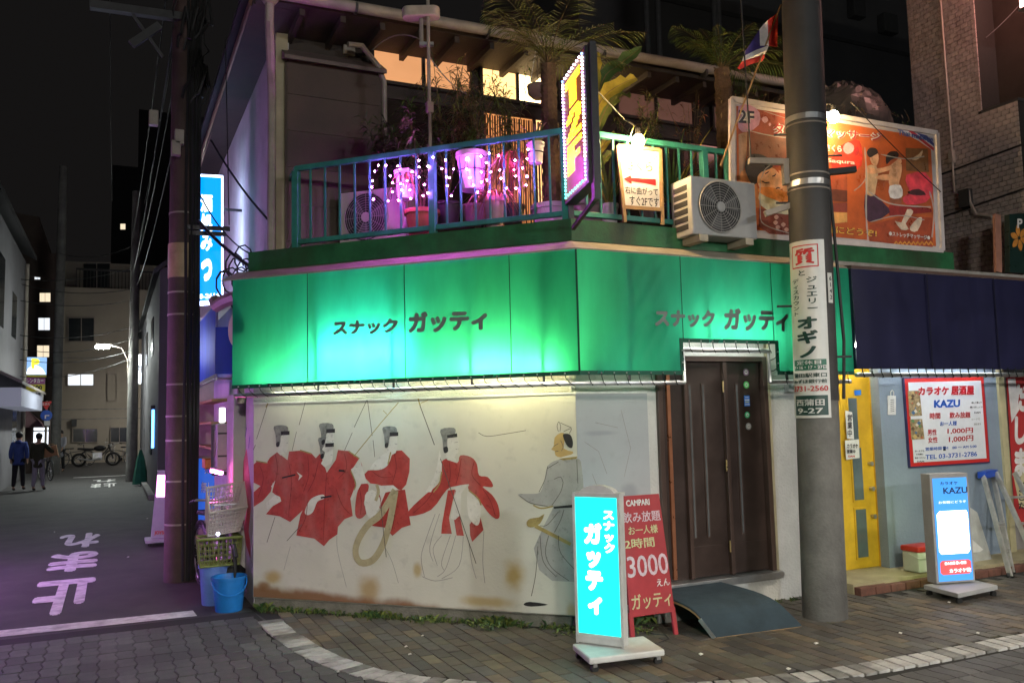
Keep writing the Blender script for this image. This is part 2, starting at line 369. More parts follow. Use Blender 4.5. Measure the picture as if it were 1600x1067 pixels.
# ground-floor walls, mural panels stand 3 cm proud of them
def chp(t, off=0.0, z=0.0): p = A + CT*t + CN*off; return V((p.x, p.y, z))
b = MB()
b.prism([chp(-.03, -.03, .11), chp(CLEN, -.03, .11), chp(CLEN-.05, -.2, .11), chp(.05, -.2, .11)], (0, 0, 3.1)); b.build('chamfer_wall', m_stucco, bar)
b = MB(); b.prism([chp(-.02, -.05, 0), chp(CLEN+.01, -.05, 0), chp(CLEN, -.19, 0), chp(0, -.19, 0)], (0, 0, .11)).build('plinth', m_plinth, bar)
DX0, DX1, DZ0, DZ1 = PFR.at(1027, 600).x, PFR.at(1197, 560).x, .29, 2.26
b = MB(); yw = YF+.03
b.box(B.x-.02, DX0, yw, yw+.16, .11, 3.2); b.box(DX0, DX1, yw+.001, yw+.16, DZ1, 3.2); b.box(DX1, XR, yw, yw+.16, .0, 3.2); b.box(DX0, DX1, yw+.001, yw+.16, 0, DZ0-.05)
b.build('front_wall', m_white_wall, bar)
MB().box(B.x-.03, DX0, YF+.05, YF+.2, 0, .11).build('plinth', m_plinth, bar)
MB().box(XA+.02, XA+.16, A.y+.12, 15.2, 0, 3.2).build('alley_wall', m_violet, bar)
MB().box(XA-.1, XA+.02, 9.15, 9.7, 0, 2.05).build('alley_pier', m_violet, bar)
# floor slab and green edge beam
b = MB(); b.prism([(XA+.05, A.y+.06, 3.2), (B.x, B.y+.06, 3.2), (8.15, YF+.06, 3.2), (8.15, Y2+.1, 3.2), (XA+.05, Y2+.1, 3.2)], (0, 0, .2)).build('balcony_slab', m_conc, bar)
def beam(z0, z1, off, th):
    k = math.tan(math.pi/8)
    b = MB()
    b.prism([chp(-.02, off, z0), chp(CLEN+off*k, off, z0), chp(CLEN+(off-th)*k, off-th, z0), chp(-.02, off-th, z0)], (0, 0, z1-z0)).build('edge_beam', m_greenb, bar)
    b = MB()
    b.box(B.x-off*k, 8.17, YF-off, YF-off+th, z0, z1).build('edge_beam', m_greenb, bar)
beam(3.215, 3.40, .07, .14)
# sloping flashing between beam and awning
k8 = math.tan(math.pi/8); AO = .30
b = MB(); b.prism([chp(-.16, AO-.01, 3.095), chp(CLEN+(AO-.01)*k8, AO-.01, 3.095), chp(CLEN+.05*k8, .05, 3.205), chp(-.16, .05, 3.205)], (0, 0, .012))
b.prism([(B.x-AO*k8+.004, YF-AO+.01, 3.095), (XR, YF-AO+.01, 3.095), (XR, YF-.05, 3.205), (B.x-.05*k8, YF-.05, 3.205)], (0, 0, .012)); b.build('flashing', m_flash, bar)
# upper storey
b = MB(); b.box(XU+.12, 7.9, Y2, Y2+.14, 3.4, 6.0).build('upper_wall', m_dkwood, bar)
MB().box(XU, XU+.12, Y2-.02, 17.4, 2.6, 5.95).build('upper_alley_wall', m_violet, bar)
MB().box(XU-.02, XU+.10, Y2-.07, Y2-.021, 3.4, 5.9).build('corner_post', mat('cream_post', (.38, .33, .22), .6, var=.2, scale=3), bar)
# roof: hipped eaves with gutters
EZ = 5.78
b = MB()
b.prism([(XU-.42, Y2-.78, EZ), (8.2, Y2-.78, EZ), (8.2, Y2+3.2, EZ+1.5), (XU+2.6, Y2+3.2, EZ+1.5)], (0, 0, .06))
b.prism([(XU-.42, Y2-.78, EZ), (XU+2.6, Y2+3.2, EZ+1.5), (XU+2.6, 17.2, EZ+1.5), (XU-.42, 17.6, EZ)], (0, 0, .06))
roof = b.build('roof', m_tile, bar)
MB().box(XU-.3, 8.2, Y2-.72, Y2+.05, EZ-.06, EZ-.01).build('soffit', m_dkwood, bar)
MB().box(XU-.32, XU+.05, Y2-.6, 17.4, EZ-.062, EZ-.012).build('soffit', m_dkwood, bar)
for i in range(17):                                           # rafters under the eave
    x = XU+.1+i*.4; MB().box(x, x+.05, Y2-.68, Y2, EZ-.13, EZ-.061).build('rafter', m_dkwood, roof)
b = MB(); b.tube([(XU-.2, Y2-.82, EZ-.03), (8.2, Y2-.82, EZ+.05)], .055, 10); b.build('gutter', m_gut, roof, True)
b = MB(); b.tube([(XU-.3, Y2-.5, EZ), (XU-.3, 17.5, EZ-.03)], .05, 8); b.build('gutter', mat('copper_gutter', (.30, .16, .12), .35, metal=.6, var=.3), roof, True)
for i in range(5):
    MB().lathe((XU+.6+i*1.4, Y2-.82, EZ-.03), [(.062, 0), (.062, .025)], 10, (1, 0, 0)).build('gutter_clip', m_dkgrey, roof)
b = MB(); b.lathe((XU-.2, Y2-.8, EZ-.14), [(.05, 0), (.085, .05), (.085, .17), (.06, .19)], 12); b.build('rain_hopper', m_gut, roof, True)
b = MB(); b.tube([(XU-.2, Y2-.8, EZ-.1), (XU-.2, Y2-.78, EZ-.28), (XU-.08, Y2-.2, EZ-.75), (XU-.06, Y2-.08, EZ-.95), (XU-.06, Y2-.08, 2.7)], .042, 8); b.build('downpipe', m_gut, roof, True)
# shutter box on the balcony end of the upper wall
sx0, sx1 = ony(446, 200, Y2-.12).x, ony(596, 200, Y2-.12).x
sz = ony(500, 92, Y2-.12).z
sh = MB().box(sx0, sx1, Y2-.12, Y2-.001, 3.4, sz-.08).build('shutter_box', m_brown, bar)
for i in range(5):
    z = 3.55+i*.38
    MB().box(sx0+.015, sx1-.015, Y2-.132, Y2-.1201, z, z+.372).build('shutter_board', m_brown, sh)
MB().prism([(sx0-.03, Y2-.001, sz+.10), (sx0-.03, Y2-.24, sz-.06), (sx0-.03, Y2-.24, sz-.10), (sx0-.03, Y2-.001, sz-.02)], (sx1-sx0+.06, 0, 0)).build('shutter_hood', mat('faded_hood', (.16, .12, .11), .6, var=.2), sh)
# transom lights and sliding windows of the upper wall
glow = {'dim': emat('transom_dim', c(214, 150, 100), .8), 'warm': emat('transom_warm', (1.0, .60, .22), 1.7), 'hot': emat('transom_hot', (1.0, .70, .32), 5.5),
        'rose': emat('transom_rose', c(120, 82, 70), .35), 'curt': emat('curtain_glow', (.62, .25, .08), 1.1), 'dark': mat('dark_window_glass', (.03, .022, .018), .12, var=.1, spec=.6)}
tz0, tz1 = 5.40, 5.73
def window(x0, x1, z0, z1, g, bars=1):
    w = MB()
    w.box(x0-.035, x0, Y2-.06, Y2-.002, z0-.035, z1+.035); w.box(x1, x1+.035, Y2-.06, Y2-.002, z0-.035, z1+.035); w.box(x0, x1, Y2-.06, Y2-.002, z1, z1+.035); w.box(x0, x1, Y2-.06, Y2-.002, z0-.035, z0)
    f = w.build('window', m_dkwood, bar)
    for i in range(bars):
        a0 = x0+(x1-x0)*i/bars; a1 = x0+(x1-x0)*(i+1)/bars
        MB().box(a0+(.018 if i else 0), a1-(.018 if i < bars-1 else 0), Y2-.03, Y2-.01, z0, z1).build('pane', glow[g] if isinstance(g, str) else glow[g[i]], f)
        if i: MB().box(a0-.018, a0+.018, Y2-.058, Y2-.003, z0, z1).build('mullion', m_dkwood, f)
wx = lambda px, py=140: ony(px, py, Y2).x
window(wx(583), wx(733), tz0, tz1, ('dim', 'dim'), 2)
window(wx(752), wx(858), tz0, tz1-.0, ('warm', 'hot'), 2)
window(wx(874), wx(944), tz0, tz1, 'hot')
window(wx(962), wx(1077), tz0+.03, tz1+.03, ('rose', 'rose'), 2)
window(wx(1110), wx(1230), tz0+.03, tz1+.03, ('rose', 'dim'), 2)
window(wx(602), wx(735), 3.75, 5.2, ('dark', 'dark'), 2)
window(wx(752), wx(868), 3.75, 5.2, ('curt', 'curt', 'warm'), 3)
window(wx(962), wx(1230), 3.75, 5.2, ('dark', 'dark', 'dark'), 3)
m_curt = mat('pleated_curtain', (.25, .09, .04), .8, var=.3, scale=8)
b = MB(); x0, x1 = wx(752)+.01, wx(850); n = 26
for i in range(n):
    xa, xb = x0+(x1-x0)*i/n, x0+(x1-x0)*(i+.62)/n
    b.quad((xa, Y2-.036-.012*(i % 2), 3.8), (xb, Y2-.04-.012*((i+1) % 2), 3.8), (xb, Y2-.04-.012*((i+1) % 2), 5.18), (xa, Y2-.036-.012*(i % 2), 5.18))
b.build('curtain', m_curt, bar)
MB().box(ony(535, 60, Y2).x, ony(553, 60, Y2).x, Y2-.05, Y2-.001, 5.62, 5.78).build('vent_cover', m_gut, bar)
b = MB(); b.tube([(sx1-.4, Y2-.3, sz+.12), (sx1-.25, Y2-.28, sz+.14), (sx1-.05, Y2-.2, sz-.02), (sx1+.03, Y2-.13, sz-.15), (sx1+.03, Y2-.13, 3.7)], .03, 8); b.build('air_duct', m_gut, bar, True)

# ---------------------------------------------------------------- mural panels
def uvmat(name, base, blobs, band=None):
    m = bpy.data.materials.new(name); m.use_nodes = True; n = m.node_tree; L = n.links.new; P = n.nodes['Principled BSDF']
    P.inputs['Roughness'].default_value = .55; P.inputs['Specular IOR Level'].default_value = .3
    uv = n.nodes.new('ShaderNodeUVMap'); sp = n.nodes.new('ShaderNodeSeparateXYZ'); L(uv.outputs[0], sp.inputs[0])
    def math_(op, a, b_=None, cl=False):
        q = n.nodes.new('ShaderNodeMath'); q.operation = op; q.use_clamp = cl
        for i, x in enumerate((a, b_)):
            if x is None: continue
            if isinstance(x, (int, float)): q.inputs[i].default_value = x
            else: L(x, q.inputs[i])
        return q.outputs[0]
    def noise(sc, det=6):
        q = n.nodes.new('ShaderNodeTexNoise'); q.inputs['Scale'].default_value = sc; q.inputs['Detail'].default_value = det; L(uv.outputs[0], q.inputs['Vector']); return q.outputs[0]
    def smooth(x, a, b_, lo, hi):
        q = n.nodes.new('ShaderNodeMapRange'); q.interpolation_type = 'SMOOTHSTEP'; L(x, q.inputs[0]); q.inputs[1].default_value = a; q.inputs[2].default_value = b_; q.inputs[3].default_value = lo; q.inputs[4].default_value = hi; return q.outputs[0]
    def mixc(fac, a, col):
        q = n.nodes.new('ShaderNodeMix'); q.data_type = 'RGBA'; L(fac, q.inputs[0])
        if isinstance(a, tuple): q.inputs[6].default_value = (*a, 1)
        else: L(a, q.inputs[6])
        q.inputs[7].default_value = (*col, 1); return q.outputs[2]
    n1 = noise(1.6); last = mixc(smooth(n1, .35, .7, 0, .5), base, tuple(x*.78 for x in base))
    n2 = noise(9); last = mixc(smooth(n2, .55, .75, 0, .18), last, (.25, .24, .22))
    for (bu, bv, ru, rv, col, amt) in blobs:
        du = math_('DIVIDE', math_('SUBTRACT', sp.outputs[0], bu), ru); dv = math_('DIVIDE', math_('SUBTRACT', sp.outputs[1], bv), rv)
        d = math_('ADD', math_('SQRT', math_('ADD', math_('MULTIPLY', du, du), math_('MULTIPLY', dv, dv))), math_('MULTIPLY', math_('SUBTRACT', noise(3.5), .5), 1.1))
        last = mixc(smooth(d, .25, 1.0, amt, 0), last, col)
    if band:
        h0, uend, col = band
        lim = math_('ADD', math_('MULTIPLY', math_('SUBTRACT', noise(2.2, 4), .5), .22), math_('MULTIPLY', math_('SUBTRACT', uend, sp.outputs[0]), .055))
        v_ = math_('SUBTRACT', sp.outputs[1], lim); last = mixc(smooth(v_, h0-.05, h0+.03, .92, 0), last, col)
    P.inputs['Base Color'].default_value = (*base, 1); L(last, P.inputs['Base Color'])
    bp = n.nodes.new('ShaderNodeBump'); bp.inputs['Strength'].default_value = .12; bp.inputs['Distance'].default_value = .01; L(noise(40), bp.inputs['Height']); L(bp.outputs[0], P.inputs['Normal'])
    return m
def chuv(px, py):
    p = PCH.at(px, py); return ((p-A).dot(CT), p.z)
def setuv(o, fn):
    me = o.data; uv = me.uv_layers.new(name='UVMap'); w = o.matrix_world
    org = ORG[o.name]
    for l in me.loops:
        uv.data[l.index].uv = fn(me.vertices[l.vertex_index].co + org)
OCH = (.40, .27, .07)
bl = [(*chuv(803, 898), .16, .17, OCH, .85), (*chuv(425, 902), .14, .09, OCH, .8), (*chuv(412, 915), .1, .07, (.26, .12, .04), .8), (*chuv(576, 922), .16, .16, (.36, .22, .06), .75),
      (*chuv(652, 890), .06, .09, OCH, .7), (*chuv(760, 940), .3, .07, OCH, .7), (*chuv(893, 955), .06, .1, OCH, .6)]
m_mural = uvmat('mural_ground_paint', (.60, .575, .485), bl, (.135, 2.1, (.21, .088, .032)))
mural = thing('mural_panel', 'painted wall panel with robed figures in red on the chamfered corner', 'mural', tuple(chp(CLEN/2)))
ZM0, ZM1 = .125, 1.93
mp = MB().prism([chp(0, 0, ZM0), chp(CLEN, 0, ZM0), chp(CLEN-.01, -.028, ZM0), chp(.01, -.028, ZM0)], (0, 0, ZM1-ZM0)).build('panel', m_mural, mural)
setuv(mp, lambda p: ((p-A).dot(CT), p.z))
MB().prism([chp(-.005, .008, ZM1), chp(CLEN+.003, .008, ZM1), chp(CLEN-.01, -.03, ZM1), chp(.0, -.03, ZM1)], (0, 0, .018)).build('top_trim', mat('white_trim', (.6, .6, .57), .5), mural)
m_red = mat('mural_red', (.40, .052, .042), .55, var=.25, scale=9, dirt=(.40, .20, .17), dirtamt=.55, chip=.32)
m_dred = mat('mural_dark_red', (.20, .022, .02), .55, var=.3, scale=12, chip=.3)
m_mwhite = mat('mural_white', (.63, .605, .53), .6, var=.12, scale=5, chip=.3)
m_mgrey = mat('mural_grey', (.35, .34, .315), .6, var=.15, scale=5, chip=.3)
m_mhair = mat('mural_hair', (.20, .195, .175), .6, var=.45, scale=22, chip=.32)
m_mblack = mat('mural_black', (.025, .023, .022), .6, var=.3, scale=15, chip=.3)
m_moch = mat('mural_ochre', (.33, .25, .09), .6, var=.25, scale=12, chip=.3)
m_msash = mat('mural_sash', (.40, .345, .20), .6, var=.15, scale=10, chip=.3)
m_mskin = mat('mural_skin', (.45, .31, .12), .6, var=.12, scale=10)
m_mline = mat('mural_line', (.10, .09, .075), .6, var=.3, scale=15, chip=.3)
m_mpale = mat('mural_pale_line', (.27, .255, .23), .6, var=.3, scale=15)
LAY = [0.0012]
def z1(p): return (380+p[0]/2.963, 620+p[1]/2.963)
def z2(p): return (640+p[0]/2.963, 620+p[1]/2.963)
def paint(pts, m, name, zf=z1, lay=1):
    return ppoly([zf(p) for p in pts], PCH, m, mural, .0012*lay, name)
def stroke(pts, w, m, name='painted_line', zf=z1, lay=5, smooth=True):
    q = [PCH.at(*zf(p)) + CN*(.0012*lay) for p in pts]
    if smooth and len(q) > 2:
        r = []
        for i in range(len(q)-1):
            p0, p1, p2, p3 = q[max(i-1, 0)], q[i], q[i+1], q[min(i+2, len(q)-1)]
            for t in (0, .25, .5, .75):
                r.append(.5*((2*p1)+(p2-p0)*t+(2*p0-5*p1+4*p2-p3)*t*t+(3*p1-p0-3*p2+p3)*t**3))
        q = r+[q[-1]]
    return MB().ribbon(q, w, CN).build(name, m, mural)
def curved(pts, n=4):                                          # rounds a traced outline
    out = []; k = len(pts)
    for i in range(k):
        p0, p1, p2, p3 = pts[i-1], pts[i], pts[(i+1) % k], pts[(i+2) % k]
        for j in range(n):
            t = j/n
            out.append(tuple(.5*((2*p1[a])+(p2[a]-p0[a])*t+(2*p0[a]-5*p1[a]+4*p2[a]-p3[a])*t*t+(3*p1[a]-p0[a]-3*p2[a]+p3[a])*t**3) for a in (0, 1)))
    return out
paint([(49, 312), (64, 298), (118, 306), (138, 395), (128, 438), (92, 480), (49, 508), (49, 440), (80, 412), (49, 396)], m_red, 'painted_robe', lay=1)
paint([(112, 300), (125, 280), (158, 255), (206, 292), (213, 252), (265, 248), (318, 262), (352, 300), (372, 400), (320, 480), (270, 530), (218, 578), (170, 552), (106, 542), (150, 490), (172, 470), (135, 440), (142, 410)], m_red, 'painted_robe', lay=2)
paint([(335, 285), (358, 260), (388, 350), (430, 290), (440, 245), (490, 250), (538, 285), (505, 335), (520, 410), (497, 470), (508, 550), (470, 565), (440, 600), (437, 635), (400, 660), (375, 690), (330, 655), (247, 640), (265, 550), (300, 470), (335, 400)], m_red, 'painted_robe', lay=3)
paint([(555, 365), (578, 340), (640, 335), (665, 312), (690, 250), (735, 247), (772, 285), (770, 345), (755, 405), (733, 430), (703, 425), (692, 408), (640, 410), (612, 402), (590, 400)], m_red, 'painted_robe', lay=2)
paint([(618, 440), (750, 428), (776, 592), (735, 605), (692, 642), (655, 604), (583, 594), (640, 555)], m_red, 'painted_robe', lay=2)
paint(curved([(545, 402), (580, 404), (578, 440), (560, 490), (575, 530), (545, 562), (520, 545), (524, 465)]), m_red, 'painted_sleeve', lay=3)
paint([(545, 300), (552, 318), (548, 335), (541, 320)], m_red, 'painted_sleeve', lay=2)
paint(curved([(140, 315), (170, 285), (222, 305), (235, 270), (285, 278), (312, 310), (322, 362), (362, 370), (386, 405), (378, 418), (338, 415), (382, 452), (410, 500), (417, 552), (398, 563), (360, 530), (325, 480), (272, 425), (275, 404), (215, 412), (172, 430), (100, 522), (0, 552), (0, 522), (75, 450), (130, 405), (152, 350)], 3), m_red, 'painted_robe', z2, 2)
paint([(178, 432), (212, 428), (183, 560), (196, 633), (147, 632), (150, 592)], m_red, 'painted_robe', z2, 2)
paint([(212, 432), (236, 432), (235, 560), (252, 642), (218, 640), (205, 560)], m_red, 'painted_robe', z2, 2)
paint([(278, 590), (322, 530), (343, 615), (290, 670), (281, 640)], m_red, 'painted_robe', z2, 2)
paint(curved([(286, 530), (310, 477), (345, 456), (374, 452), (376, 470), (345, 484), (325, 530), (300, 546)]), m_mwhite, 'painted_arm', lay=4)
paint([(108, 490), (150, 452), (172, 462), (178, 482), (155, 495), (112, 520)], m_mwhite, 'painted_arm', lay=4)
paint([(248, 345), (276, 365), (256, 386), (262, 365)], m_mwhite, 'painted_hand', lay=4)
paint([(130, 415), (150, 385), (140, 420)], m_mwhite, 'painted_hand', lay=4)
paint([(500, 335), (545, 300), (575, 400), (548, 402), (505, 480), (498, 470), (522, 410)], m_mwhite, 'painted_sleeve', lay=4)
paint(curved([(590, 325), (640, 270), (688, 255), (672, 312), (640, 335), (600, 338)], 3), m_mwhite, 'painted_collar', lay=3)
paint([(625, 412), (696, 408), (720, 428), (660, 442), (640, 490), (628, 560), (640, 480)], m_mwhite, 'painted_bow', lay=5)
paint(curved([(565, 455), (600, 430), (630, 460), (635, 500), (600, 560), (572, 540)], 3), m_mwhite, 'painted_hand', lay=4)
paint(curved([(195, 422), (275, 403), (240, 445), (236, 545), (190, 562), (216, 432)], 2), m_mwhite, 'painted_bow', z2, 4)
paint(curved([(270, 432), (310, 470), (330, 505), (325, 580), (305, 592), (272, 545)], 3), m_mwhite, 'painted_bow', z2, 4)
paint([(140, 245), (150, 300), (150, 340), (100, 440), (75, 440), (110, 380), (128, 320)], m_mwhite, 'painted_sleeve', z2, 3)
for hx, hy in ((145, 135), (355, 125), (350, 190), (648, 140)):
    paint(curved([(hx, hy), (hx+56, hy-2), (hx+64, hy+25), (hx+32, hy+45), (hx+28, hy+85), (hx+12, hy+95), (hx+6, hy+40)], 3), m_mhair, 'painted_hair', lay=5)
    paint([(hx+38, hy+42), (hx+66, hy+42), (hx+68, hy+90), (hx+60, hy+118), (hx+30, hy+135), (hx+12, hy+118), (hx+24, hy+95), (hx+30, hy+70)], m_mwhite, 'painted_face', lay=6)
    paint([(hx+32, hy+24), (hx+72, hy+22), (hx+72, hy+40), (hx+32, hy+42)], m_mblack, 'painted_cap', lay=7)
    paint(curved([(hx+10, hy+78), (hx+24, hy+72), (hx+24, hy+90), (hx+12, hy+96)]), m_mblack, 'painted_hair', lay=7)
    stroke([(hx+58, hy+78), (hx+66, hy+77)], .003, m_mline, lay=8)
hx, hy = 145, 145
paint(curved([(hx, hy+5), (hx+62, hy-2), (hx+66, hy+25), (hx+32, hy+45), (hx+30, hy+95), (hx+14, hy+108), (hx+8, hy+50)], 3), m_mhair, 'painted_hair', z2, 5)
paint([(hx+36, hy+45), (hx+80, hy+44), (hx+88, hy+70), (hx+82, hy+110), (hx+68, hy+130), (hx+75, hy+160), (hx+30, hy+145), (hx+22, hy+130), (hx+32, hy+105)], m_mwhite, 'painted_face', z2, 6)
paint([(hx+30, hy+32), (hx+76, hy+23), (hx+78, hy+40), (hx+32, hy+46)], m_mblack, 'painted_cap', z2, 7)
paint(curved([(hx+14, hy+90), (hx+32, hy+86), (hx+34, hy+108), (hx+18, hy+114)]), m_mblack, 'painted_hair', z2, 7)
for pts in ([(64, 66+hy), (80, 64+hy)], [(70, 96+hy), (78, 97+hy)]): stroke([(hx+p[0], p[1]) for p in pts], .003, m_mline, zf=z2, lay=8)
for pts, w, m in (([(118, 30), (65, 195)], .006, m_mline), ([(290, 25), (262, 130)], .006, m_mline), ([(250, 160), (230, 247)], .005, m_mline), ([(575, 15), (517, 140)], .006, m_mline),
                  ([(508, 165), (472, 247)], .005, m_mline), ([(578, 15), (600, 180)], .006, m_mline), ([(604, 200), (612, 278)], .005, m_mline), ([(722, 25), (640, 120), (515, 275)], .008, m_moch), ([(650, 62), (668, 80)], .006, m_moch),
                  ([(812, 8), (822, 40)], .012, m_moch), ([(825, 28), (858, 15)], .007, m_moch), ([(820, 38), (888, 222)], .008, m_mline), ([(150, 555), (113, 672)], .006, m_mline), ([(275, 588), (205, 665)], .006, m_mline),
                  ([(640, 498), (652, 620), (665, 740)], .006, m_mline), ([(183, 374), (245, 359)], .014, m_mblack), ([(362, 466), (412, 458)], .016, m_mblack), ([(445, 340), (472, 342)], .02, m_mblack), ([(50, 245), (60, 222)], .006, m_mline), ([(118, 30), (108, 48)], .012, m_moch)):
    stroke(pts, w, m, lay=9, smooth=False)
stroke([(145, 285), (225, 520), (310, 770)], .007, m_mline, zf=z2, lay=9, smooth=False)
for pts in ([(705, 430), (640, 540), (580, 590), (535, 660), (522, 720), (545, 765), (600, 755), (645, 690), (675, 600), (695, 500), (706, 432)],):
    stroke(pts, .062, m_msash, 'painted_sash', lay=6)
stroke([(620, 405), (628, 440), (615, 480)], .03, m_msash, 'painted_sash', lay=6)
for pts in ([(500, 340), (523, 400), (515, 430)], [(62, 296), (112, 305)], [(265, 246), (318, 262)], [(490, 250), (540, 285)], [(685, 255), (672, 312)]): stroke(pts, .012, m_moch, lay=7)
stroke([(150, 345), (140, 400), (112, 440)], .012, m_moch, zf=z2, lay=7); stroke([(275, 430), (320, 470), (332, 500)], .014, m_moch, zf=z2, lay=7)
for pts in ([(220, 690), (190, 800)], [(435, 640), (440, 720), (480, 880)], [(650, 680), (690, 760), (720, 860)]): stroke(pts, .004, m_mpale, lay=5)
for pts in ([(120, 540), (80, 650), (55, 740), (70, 830)], [(150, 640), (110, 700), (130, 780)], [(140, 540), (95, 690), (110, 760)], [(215, 640), (170, 790), (130, 830)], [(250, 645), (230, 780), (150, 840)], [(190, 640), (150, 760), (160, 800)], [(345, 620), (340, 760), (350, 860)], [(275, 670), (290, 770), (310, 840)], [(60, 830), (120, 850), (200, 835)]):
    stroke(pts, .005, m_mpale, zf=z2, lay=5)
for pts in ([(150, 262), (160, 330), (150, 400)], [(212, 300), (225, 400), (210, 560)], [(300, 270), (305, 360), (280, 440)], [(388, 352), (380, 480), (372, 670)], [(470, 260), (480, 330), (440, 380)], [(350, 300), (330, 380), (300, 440)], [(430, 420), (460, 500), (500, 545)], [(300, 480), (290, 560), (255, 630)], [(700, 255), (710, 330), (690, 400)], [(600, 345), (640, 370), (690, 372)], [(700, 440), (705, 520), (690, 620)], [(540, 420), (548, 480), (545, 545)], [(80, 320), (95, 380), (70, 470)]): stroke(pts, [.003]+[.006]*(len(pts)*4-6)+[.005, .003], m_dred, zf=z1, lay=5)
for pts in ([(240, 285), (230, 350), (215, 405)], [(300, 300), (290, 360), (330, 410)], [(120, 420), (80, 480), (20, 535)], [(340, 425), (375, 480), (398, 550)], [(185, 300), (190, 360), (180, 415)]): stroke(pts, .006, m_dred, zf=z2, lay=5)
# the elder in grey
paint(curved([(640, 318), (690, 290), (775, 284), (797, 325), (798, 500), (680, 508), (580, 498), (500, 452), (560, 448), (605, 440), (625, 380)], 3), m_mgrey, 'painted_robe', z2, 1)
paint([(665, 512), (797, 504), (797, 840), (760, 855), (660, 850), (600, 800), (575, 700), (620, 600)], m_mgrey, 'painted_skirt', z2, 1)
paint(curved([(672, 188), (700, 166), (722, 176), (714, 238), (756, 252), (750, 266), (702, 280), (676, 270), (672, 250), (656, 243), (668, 226)], 2), m_mskin, 'painted_face', z2, 3)
paint(curved([(712, 172), (744, 174), (757, 208), (752, 236), (732, 228), (716, 198)], 3), m_mblack, 'painted_hair', z2, 4)
paint([(686, 284), (770, 260), (780, 274), (720, 287)], m_mwhite, 'painted_collar', z2, 4)
paint([(690, 285), (778, 275), (772, 286), (712, 293)], m_moch, 'painted_trim', z2, 5)
paint([(666, 508), (755, 498), (755, 511), (670, 516)], m_mblack, 'painted_belt', z2, 5)
paint([(586, 588), (750, 674), (744, 688), (578, 604)], m_moch, 'painted_scabbard', z2, 5)
paint(curved([(543, 578), (560, 562), (600, 556), (626, 540), (606, 584), (572, 602), (548, 598)], 2), m_moch, 'painted_hilt', z2, 6)
paint(curved([(528, 960), (556, 947), (642, 960), (565, 969)], 3), m_mblack, 'painted_shoe', z2, 3)
for pts in ([(690, 160), (684, 135), (692, 115), (700, 135), (697, 160)], [(714, 160), (750, 145), (740, 170)], [(700, 120), (750, 142)], [(640, 320), (628, 380), (600, 440)], [(712, 395), (700, 440), (660, 500)], [(775, 290), (780, 400)], [(690, 300), (640, 330)], [(716, 520), (700, 570), (672, 625)], [(690, 530), (640, 590), (605, 595)], [(645, 640), (630, 720), (660, 790), (740, 850)],
            [(690, 640), (700, 720), (768, 800)], [(605, 640), (620, 760), (680, 830)], [(595, 690), (585, 820), (565, 920)], [(670, 380), (700, 370), (712, 395)], [(510, 455), (560, 490), (640, 505)], [(668, 228), (690, 215)], [(676, 252), (690, 250)], [(700, 200), (712, 230), (704, 250)], [(320, 165), (360, 182), (450, 170), (540, 155)]):
    stroke(pts, .005, m_mline, zf=z2, lay=6)
stroke([(574, 500), (610, 515), (665, 505)], .012, m_moch, zf=z2, lay=6)
# grey panel of the mural on the front wall, and its return on the alley wall
m_grey_panel = uvmat('grey_marbled_panel', (.40, .41, .42), [(4.0, 1.1, .12, .1, (.24, .25, .27), .6), (3.75, 1.6, .2, .03, (.25, .26, .28), .5), (3.8, .7, .1, .2, (.28, .29, .3), .5)])
gp = thing('marbled_wall_panel', 'pale grey marbled panel between the mural corner and the brown door', 'wall panel', (3.8, YF, 0))
px1 = PFR.at(1012, 650).x
o = MB().box(B.x+.002, px1, YF-.001, YF+.028, ZM0, 1.93).build('panel', m_grey_panel, gp); setuv(o, lambda p: (p.x, p.z))
MB().box(B.x+.002, px1, YF-.008, YF+.028, 1.9301, 1.948).build('top_trim', MATS['white_trim'], gp)
for pts in ([(913, 690), (935, 705), (948, 740)], [(925, 740), (945, 790)], [(930, 660), (965, 668)], [(970, 640), (985, 700), (975, 745)]):
    MB().ribbon([PFR.at(x, y, .003) for x, y in pts], .005, (0, -1, 0)).build('painted_line', m_mpale, gp)
ap = thing('alley_mural_panel', 'narrow painted panel with a red robe edge facing the alley', 'wall panel', (XA, 8.9, 0))
PAL = PL((1, 0, 0), XA, (-1, 0, 0))
MB().box(XA-.001, XA+.018, A.y+.002, 8.948, .125, 1.93).build('panel', m_violet, ap)
ppoly([(374, 820), (378, 790), (381, 720), (386, 700), (393, 765), (393, 790), (389, 830), (392, 850), (392, 872), (385, 850), (380, 815)], PAL, m_red, ap, .004, 'painted_robe')
for pts in ([(386, 668), (384, 682)], [(391, 682), (389, 700)]): MB().ribbon([PAL.at(x, y, .004) for x, y in pts], .03, (-1, 0, 0)).build('painted_mark', mat('mural_violet', (.10, .08, .25), .6), ap)

# ---------------------------------------------------------------- entrance door
door = thing('entrance_door', 'dark brown panelled double door with narrow glass slots and round stickers', 'door', ((DX0+DX1)/2, YF, 0))
m_dbrown = mat('brown_door_wood', (.038, .024, .02), .35, var=.3, scale=4, spec=.5, coat=.25)
m_frame = mat('brown_door_frame', (.065, .04, .032), .35, var=.2, scale=4, spec=.5, coat=.2)
m_copper = mat('copper_strip', (.42, .17, .09), .3, metal=.6, var=.2, scale=5)
m_slot = mat('slot_glass', (.10, .10, .10), .1, var=.2, spec=.8)
m_brass = mat('brass', (.45, .33, .14), .3, metal=.8, var=.1)
fxx = lambda px, py=700: PFR.at(px, py).x
b = MB(); b.box(DX0, DX0+.05, YF-.005, YF+.12, DZ0, DZ1); b.box(DX1-.05, DX1, YF-.005, YF+.12, DZ0, DZ1); b.box(DX0+.05, DX1-.05, YF-.005, YF+.12, DZ1-.05, DZ1); b.build('door_frame', m_frame, door, bevel=.004)
xs0, xs1 = DX0+.05, fxx(1077, 650)                            # fixed side panel with copper strip
